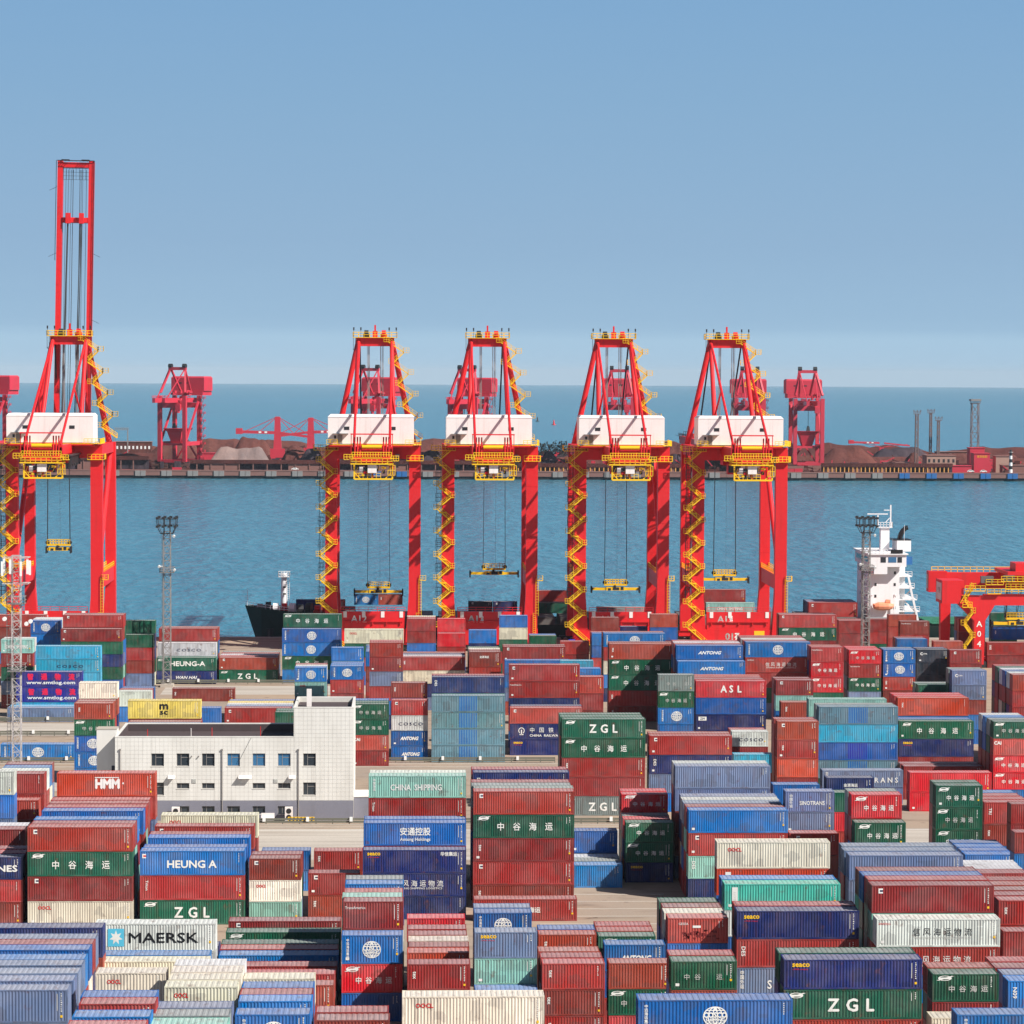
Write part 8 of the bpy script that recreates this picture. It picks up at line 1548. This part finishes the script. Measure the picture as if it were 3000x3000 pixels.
pile(2690, 42, 1318, 1880, 'ore_red', 'small brown ore pile in front of the dark grey one', .1)
pile(2930, 90, 1322, 1980, 'ore_red', 'low brown ore pile behind the red block house', .5)
pile(150, 110, 1330, 1880, 'ore_red', 'brown ore pile at the far left behind the raised crane', .4)
pile(1760, 80, 1322, 1900, 'ore_red', 'low brown ore pile seen through the fourth crane', .4)
# long ore banks behind, running the length of the dock
def bank(px0, px1, Y, top, amp, name, mat, seed):
    rr = random.Random(seed); x0, x1 = fx(px0, Y), fx(px1, Y); n = int((x1-x0)/6); mb = MB(); ph = [rr.uniform(0, 6) for _ in range(5)]
    for i in range(n+1):
        x = x0+(x1-x0)*i/n; h = top+amp*(math.sin(x*.045+ph[0])+.6*math.sin(x*.11+ph[1])+.35*math.sin(x*.27+ph[2]))+rr.uniform(-.3, .3); h = max(2.5, h)
        mb.v += [(x, Y-h*1.7, .9), (x+rr.uniform(-1, 1), Y-h*.8, h*.55), (x, Y, h), (x, Y+h*1.7, .9)]
    for i in range(n):
        for j in range(3): a = 4*i+j; mb.f.append((a, a+1, a+5, a+4)); mb.m.append(0)
    tag(mb.build(name, mat), kind='structure')
bank(-60, 1560, 2030, 13, 2.4, 'ore_bank_terrain', 'ore_red', 1); bank(1640, 3060, 2040, 11, 2.2, 'ore_bank_terrain', 'ore_ground', 2)
bank(-60, 480, 1870, 10, 1.8, 'ore_bank_terrain', 'ore_ground', 3); bank(1150, 2440, 1865, 10, 2.0, 'ore_bank_terrain', 'ore_red', 4); bank(2420, 3060, 1900, 8.5, 1.4, 'ore_bank_terrain', 'ore_red', 5)
# conveyor gallery along the berth: a dark roof on ochre posts
def gallery(px0, px1, Y, z0, z1, mat, label, step):
    x0, x1 = fx(px0, Y), fx(px1, Y); t = thing('conveyor_gallery', label, 'conveyor', (x0, Y, 1)); L_ = x1-x0
    MB().box(0, L_, -1.6, 1.6, z1-2.4, z1).build('roof', 'dark' if mat == 'ltyel' else 'ore_ground', t); MB().box(0, L_, .6, 1.2, z0, z1-.71).build('back_wall', 'ore_dark', t)
    pm = MB().box(-.34, .34, -1.3, -.9, z0, z1-.71).mesh('post', mat)
    for i in range(int(L_/step)): link('post', pm, t, (step*(i+.5), 0, 0))
    for i in range(int(L_/(step*6))): MB().box(step*6*i+step, step*6*i+step*3.4, -.8, -.4, z0, z1-1.4).build('panel', 'concrete', t)
M['ochre'] = paint('ochre_post', lin(210, 150, 74), .7, .3)
gallery(2413, 2801, 1776, .5, 6.6, 'ochre', 'long dark conveyor gallery on ochre posts at the right of the far dock', 2.7)
gallery(1460, 2060, 1776, .5, 5.8, 'ochre', 'long conveyor gallery on ochre posts behind the third and fourth cranes', 2.9)
gallery(560, 1420, 1778, .5, 7.2, 'concrete', 'long conveyor gallery with rusty posts left of centre on the far dock', 9)
gallery(-20, 440, 1790, .5, 9.0, 'concrete', 'long rusty conveyor gallery at the left of the far dock', 8)
# bulk unloaders
def unloader():
    t = thing('ship_unloader', '', 'unloader crane')
    for sx in (-1, 1):
        for sy in (-1, 1):
            MB().box(sx*8.9-1.25, sx*8.9+1.25, sy*11-1.1, sy*11+1.1, 5, 48).build('leg', 'far_red', t)
            b = MB()
            for k in range(3): b.tube((sx*8.9-4.5+4.5*k, sy*11-.5, 1.5), (sx*8.9-4.5+4.5*k, sy*11+.5, 1.5), 1.3, 10)
            b.box(sx*8.9-6, sx*8.9+6, sy*11-.7, sy*11+.7, 2.4, 4.2); b.build('bogie', 'concrete', t)
        MB().box(sx*8.9-1.2, sx*8.9+1.2, -9.8, 9.8, 15.5, 18).build('side_beam', 'far_red', t)
        MB().beam((sx*8.9, -9.5, 18), (sx*8.9, 9.5, 44), 1.2).build('leg_brace', 'far_red', t)
        MB().beam((sx*8.9, -10, 50), (sx*5.5, -3, 65), 1.3).build('mast_leg', 'far_red', t); MB().beam((sx*3.5, 10, 50), (sx*5.0, -2, 65), 1.1).build('mast_leg', 'far_red', t)
        MB().beam((sx*5, -3, 65), (sx*3.5, -26, 46.5), .55).build('stay', 'far_red', t)
        MB().box(sx*3.5-1, sx*3.5+1, -31, 22, 43.5, 46.5).build('girder', 'far_red', t)
        MB().beam((sx*.2, 11.5, 17.5), (sx*8.2, 11.5, 5.5), 1.0).build('inverted_brace', 'far_red', t)
        sh = MB(); sh.tube((sx*5-1.2, -3, 67.3), (sx*5+1.2, -3, 67.3), 1.5, 12); sh.build('sheave', 'dark', t)
    for sy in (-1, 1):
        MB().box(-7.4, 7.4, sy*11-1.1, sy*11+1.1, 40, 43.4).build('portal_beam', 'far_red', t); MB().box(-7.4, 7.4, sy*11-.9, sy*11+.9, 4.4, 6.4).build('tie_beam', 'far_red', t)
    MB().box(-6.2, 6.2, -4, -2, 64.6, 66.6).build('top_beam', 'far_red', t)
    h = MB(); h.box(-11.9, 11.9, 12, 25, 51, 59.6); h.hexa([(-11.9, 12, 59.601), (11.9, 12, 59.601), (11.9, 25, 59.601), (-11.9, 25, 59.601), (-11.2, 13, 60.6), (11.2, 13, 60.6), (11.2, 24, 60.6), (-11.2, 24, 60.6)]); ho = h.build('machine_house', 'far_red', t)
    for x in (-7, -1): MB().box(x, x+2.8, 11.9, 11.99, 55.8, 56.6).build('window', 'dark', ho)
    MB().box(-11, 11, 11.5, 25.5, 48.1, 50.9).build('house_base', 'far_red', t)
    c = MB(); rr = random.Random(2)
    for i in range(16): x, z = rr.uniform(-7.5, 7), rr.uniform(44, 50); c.box(x, x+rr.uniform(.8, 2.4), -2+rr.uniform(-3, 2), 1.5, z, z+rr.uniform(.6, 2))
    for i in range(8): railing(c, [(-8+2*i, -12, 43.4), (-6+2*i, -12, 43.4)], 1.3, .12, 0, 1)
    railing(c, [(-4.6, -31, 46.5), (-4.6, -6, 46.5)], 1.4, .12, 0, 2.2); c.build('machinery', 'far_red', t)
    st = MB()
    for i in range(6): st.box(-4.56, -4.52, -30.5+i*2.2, -29.2+i*2.2, 43.8, 46.2)
    st.build('white_stripe', 'white', t)
    hp = MB(); hp.hexa([(-3.2, -6, 17), (3.2, -6, 17), (3.2, 2, 17), (-3.2, 2, 17), (-5.2, -8, 24.5), (5.2, -8, 24.5), (5.2, 4, 24.5), (-5.2, 4, 24.5)]); hp.hexa([(-5.2, -8, 24.501), (5.2, -8, 24.501), (5.2, 4, 24.501), (-5.2, 4, 24.501), (-7.4, -9.5, 26.6), (7.4, -9.5, 26.6), (7.4, 5, 26.6), (-7.4, 5, 26.6)]); hp.box(-7.2, 7.2, -9, 9, 15.6, 16.99); hp.build('hopper', 'far_red', t)
    g = MB(); g.beam((0, -8, 43.5), (0, -8, 30), .3); g.hexa([(-1.2, -9, 26.8), (1.2, -9, 26.8), (1.2, -7, 26.8), (-1.2, -7, 26.8), (-.7, -8.5, 30), (.7, -8.5, 30), (.7, -7.5, 30), (-.7, -7.5, 30)]); g.build('grab', 'dark', t)
    cb = MB(); cb.box(3.6, 7, -14, -11.3, 38.5, 42.5); cb.tube((5.3, -13, 38.5), (5.3, -13, 36.8), 1.1, 8); cb.build('operator_cab', 'far_red', t)
    ld = MB()
    for z in range(6, 50, 5): ld.box(10.5, 13, 9.5, 12, z, z+.25); railing(ld, [(10.5, 9.5, z), (13, 9.5, z), (13, 12, z)], 1.3, .1, 0, 1.2); ld.beam((10.7, 9.6, z), (12.8, 9.6, z+5), .5, .2)
    ld.build('stair_tower', 'far_red', t)
    return t
u0 = unloader()
UL = [(-36, 1815, -21, 'red bulk unloader crane at the left edge behind the raised quay crane'), (530, 1815, -21, 'red bulk unloader crane standing alone before the brown ore pile, boom to the left'), (1090, 1815, -20, 'red bulk unloader crane seen through the frame of the second quay crane'),
      (1372, 1812, -20, 'red bulk unloader crane seen left behind the third quay crane'), (1815, 1808, -6, 'red bulk unloader crane seen inside the frame of the fourth quay crane'), (2198, 1808, -4, 'red bulk unloader crane seen behind the right side of the fifth quay crane'), (2367, 1806, 0, 'red bulk unloader crane seen square on at the right end of the row')]
for i, (px, Y, rz, lab) in enumerate(UL):
    o = u0 if i == 0 else copy_tree(u0); o.location = (fx(px, Y), Y, 1); o.rotation_euler = (0, 0, R(rz)); tag(o, lab, 'unloader crane', 'red bulk unloaders on the far dock')
# stackers
def stacker(px, Y, s, label, ztop=33):
    t = thing('ore_stacker', label, 'stacker', (fx(px, Y), Y, 1), 0, 'red ore stackers on the far dock')
    MB().hexa([(-3, -2, 4), (3, -2, 4), (3, 2, 4), (-3, 2, 4), (-1.8, -1.5, ztop), (1.8, -1.5, ztop), (1.8, 1.5, ztop), (-1.8, 1.5, ztop)]).build('mast', 'far_red', t)
    MB().beam((s*2, -1, 22), (s*27, -1, 22.6), 1.6, 2.0).build('boom', 'far_red', t); MB().beam((-s*2, -1, 21.8), (-s*24, -1, 19), 1.4, 1.6).build('counter_boom', 'far_red', t)
    MB().box(min(s*24, s*28.5), max(s*24, s*28.5), -2.5, .5, 21, 25).build('boom_head', 'far_red', t)
    for a in (12, 22): MB().beam((0, -1, ztop), (s*a, -1, 23), .45).build('stay', 'far_red', t)
    for a in (12, 22): MB().beam((0, -1, ztop), (-s*a, -1, 20.5), .45).build('stay', 'far_red', t)
    MB().beam((-s*4, 0, 12), (-s*36, 0, 3), 2.2, 1.6).build('tripper_conveyor', 'ore_red', t)
    b = MB(); b.box(-6, 6, -3.5, 3.5, 2.4, 4); b.box(-5, 5, -2.6, 2.6, 4, 11)
    for x in (-4, 0, 4): b.tube((x, -3.8, 1.2), (x, -3.1, 1.2), 1.1, 10)
    b.build('undercarriage', 'far_red', t)
    for x in (8, 12): MB().box(s*x-.9, s*x+.9, -1.85, -1.82, 21.7, 22.9).build('white_stripe', 'white', t)
    return t
stacker(815, 1905, -1, 'red ore stacker with its boom reaching left over the grey pile'); stacker(912, 1930, 1, 'red ore stacker mast just left of the second quay crane', 32); stacker(2590, 1990, -1, 'low red ore stacker behind the dark brown pile at the right', 17).scale = (.85, .8, .66)
# buildings, poles and small things of the far dock
def shed(px0, px1, ytop, Y, mat, label, depth=12, wins=0, rows=1, glass='dark', name='dock_building'):
    x0, x1 = fx(px0, Y), fx(px1, Y); h = fz(ytop, Y)-1; t = thing(name, label, 'building', (x0, Y, 1)); w_ = x1-x0
    MB().box(0, w_, 0, depth, 0, h-.4).build('wall', mat, t); MB().box(-.4, w_+.4, -.4, depth+.4, h-.4, h).build('roof', 'far_red' if mat == 'far_red' else 'concrete', t)
    for r in range(rows):
        for i in range(wins):
            a = w_*(i+.5)/wins; MB().box(a-w_/wins*.22, a+w_/wins*.22, -.08, -.01, h*.58, h*.58+min(2.2, h*.25)).build('window', glass, t)
    return t
shed(2725, 2811, 1329, 1800, 'beige', 'beige dock warehouse with three pairs of windows', 16, 6)
t = shed(2865, 2912, 1322, 1795, 'far_red', 'tall red block house with small yellow lettering', 12); put_text(t, '散货装卸', fx(2889, 1795)-fx(2865, 1795), -.1, 10.6, 1.7, mat='ltyel')
shed(2853, 2896, 1306, 1812, 'far_red', 'red block house behind the lettered one', 10)
shed(2801, 2858, 1359, 1782, 'far_red', 'low red shed left of the lettered red block house', 8)
shed(2597, 2658, 1350, 1800, 'beige', 'small low beige hut at the foot of the lattice pole', 8, 3)
shed(343, 447, 1298, 2010, 'ore_red', 'long low building with small white windows at the far left of the dock', 10, 9, 1, 'white')
shed(2755, 2850, 1318, 2000, 'ore_red', 'low brown building with white windows behind the beige warehouse', 10, 6, 1, 'white')
shed(2930, 2975, 1330, 1800, 'beige', 'brown hopper house at the right end of the far dock', 10); shed(2950, 3060, 1357, 1785, 'concrete', 'concrete platform building at the right edge of the far dock', 9)
shed(800, 850, 1322, 1930, 'ore_red', 'small rusty transfer house below the left stacker', 10); shed(590, 640, 1330, 1890, 'far_red', 'small red transfer house beside the grey pile', 8)
def pole(px, ytop, Y, w_, label, top=2.2, mat='pole'):
    h = fz(ytop, Y)-1; t = thing('lattice_pole', label, 'pole', (fx(px, Y), Y, 1), 0, 'lattice poles on the far dock')
    lattice(h-3, w_, w_*.85, w_*1.3, .22).build('lattice', mat, t); hd = MB(); hd.box(-top, top, -1, 1, h-3, h-2.6); railing(hd, [(-top, -1, h-2.6), (top, -1, h-2.6)], 1.5, .1, 0, 1)
    for i in range(3): hd.box(-top+i*top-.3, -top+i*top+.3, -1.1, -.7, h-1.4, h-.2)
    hd.build('head_frame', mat, t)
    return t
pole(2694, 1195, 1790, 2.0, 'brown lattice light pole, tallest left of three'); pole(2735, 1192, 1850, 1.5, 'thin lattice antenna pole, middle of three'); pole(2758, 1214, 1850, 1.6, 'shorter lattice pole, right of three')
t = pole(2866, 1163, 1830, 5.2, 'wide lattice radar tower with a white top platform', 3.4); MB().box(-3.4, 3.4, -3.4, 3.4, fz(1163, 1830)-2.2, fz(1163, 1830)-1).build('cabin', 'galv', t)
t = thing('lighthouse', 'small black and white banded lighthouse at the right end of the dock', 'lighthouse', (fx(2974, 1773), 1773, 1.9))
for i in range(6): MB().tube((0, 0, i*2.2), (0, 0, i*2.2+2.19), 1.25-.06*i, 14, r2=1.19-.06*i).build('band', 'white' if i % 2 == 0 else 'black', t)
MB().tube((0, 0, 13.2), (0, 0, 14.9), .7, 10).build('lantern', 'dark', t); MB().tube((0, 0, 13.2), (0, 0, 13.35), 1.5, 12).build('gallery', 'white', t)
t = thing('gantry_frame', 'thin grey gantry frame beside the long low building', 'gantry', (fx(360, 1960), 1960, 1))
h = fz(1257, 1960)-1
for x in (-5, 4.6): MB().beam((x, 0, 0), (x, 0, h-2), .7).build('post', 'galv', t)
b = lattice(10, 1.4, 1.4, 1.6, .12); o = b.build('cross_girder', 'galv', t, (-5, 0, h-1)); o.rotation_euler = (0, math.pi/2, 0)
def car(px, Y, z, mat, label):
    t = thing('parked_car', label, 'car', (fx(px, Y), Y, z)); MB().box(-2.2, 2.2, -.9, .9, .4, 1.0).hexa([(-1.6, -.85, 1.0), (1.3, -.85, 1.0), (1.3, .85, 1.0), (-1.6, .85, 1.0), (-1.1, -.75, 1.6), (.8, -.75, 1.6), (.8, .75, 1.6), (-1.1, .75, 1.6)]).build('body', mat, t)
    MB().box(-1.1, .8, -.84, -.8, 1.05, 1.5).build('window', 'glass', t)
    for x in (-1.4, 1.4):
        for y in (-.8, .8): MB().tube((x, y-.12, .35), (x, y+.12, .35), .35, 10).build('wheel', 'black', t)
car(2893, 1776, 1.9, 'white', 'white car parked before the red block house'); car(2855, 1777, 1.9, 'white', 'white car parked left of the red block house'); car(866, 1773, 1.9, 'white', 'white car on the far quay left of the second crane')
rr = random.Random(9)
for i in range(13):
    px = 1585+i*6.2; Y = 2010+rr.uniform(-8, 8); h = rr.uniform(11.5, 15); t = thing('dock_tree', 'dark dock tree behind the pointed ore pile, %s tree from left in its line' % ORDW[i], 'tree', (fx(px, Y), Y, 1), 0, 'dark trees in a line behind the pointed ore pile')
    MB().tube((0, 0, 0), (0, 0, h*.6), .35, 6, r2=.15).build('trunk', 'dark', t)
    c = MB()
    for k in range(90):
        a = rr.uniform(0, 6.28); z = h*(.28+.72*rr.random()); rad = (1-(z/h-.28)/.72)*2.4*rr.random()**.5+.2; p = Vector((rad*math.cos(a), rad*math.sin(a), z)); d = Vector((rr.uniform(-1, 1), rr.uniform(-1, 1), rr.uniform(-1, 1)))*.8; e_ = Vector((rr.uniform(-1, 1), rr.uniform(-1, 1), rr.uniform(-1, 1)))*.8
        c.poly([p-d, p+e_, p+d])
    c.build('crown', 'tree', t)
rub = MB()
for i in range(1500):
    px = rr.uniform(-30, 3030); Y = rr.uniform(1782, 2080); X = fx(px, Y); s = rr.uniform(.8, 3.2); hh = rr.uniform(1, 6)*(1 if Y > 1800 else .5); rub.box(X-s, X+s, Y-.8, Y+.8, 1, 1+hh, rr.choice((0, 0, 1, 2)))
    if i % 5 == 0: rub.beam((X, Y, 3), (X+rr.uniform(-14, 14), Y, rr.uniform(4, 9)), .6, .6, rr.choice((0, 2)))
tag(rub.build('dock_clutter', ['ore_ground', 'ore_dark', 'far_red']), 'low rusty conveyors and machinery cluttering the far dock', kind='stuff')
for px, py, mat, lab in ((1623, 1243, 'ltred', 'tiny red buoy on the open sea right of the third crane'), (1575, 1233, 'dark', 'tiny dark buoy on the open sea beside the third crane')):
    P_ = 64.5+3.6; Y = P_*8089/(py-1094); t = thing('buoy', lab, 'buoy', (fx(px, Y), Y, -3.5-Y*Y/(2*EARTH)))
    MB().tube((0, 0, -.5), (0, 0, 1), 3, 12).build('float', mat, t); MB().tube((0, 0, 1), (0, 0, 7), 1.4, 8, r2=.5).build('tower', mat, t)
# ================================================================ air
hb = MB().box(-42000, 42000, -41000, 43000, -260, 128)
hm = bpy.data.materials.new('haze'); hm.use_nodes = True; n_ = hm.node_tree.nodes; n_.clear()
pv = n_.new('ShaderNodeVolumePrincipled'); mo = n_.new('ShaderNodeOutputMaterial'); hm.node_tree.links.new(pv.outputs[0], mo.inputs['Volume'])
pv.inputs['Density'].default_value = 0.000024; pv.inputs['Color'].default_value = (.70, .85, .97, 1); pv.inputs['Anisotropy'].default_value = -.1
M['haze'] = hm
tag(hb.build('haze', hm), kind='stuff')
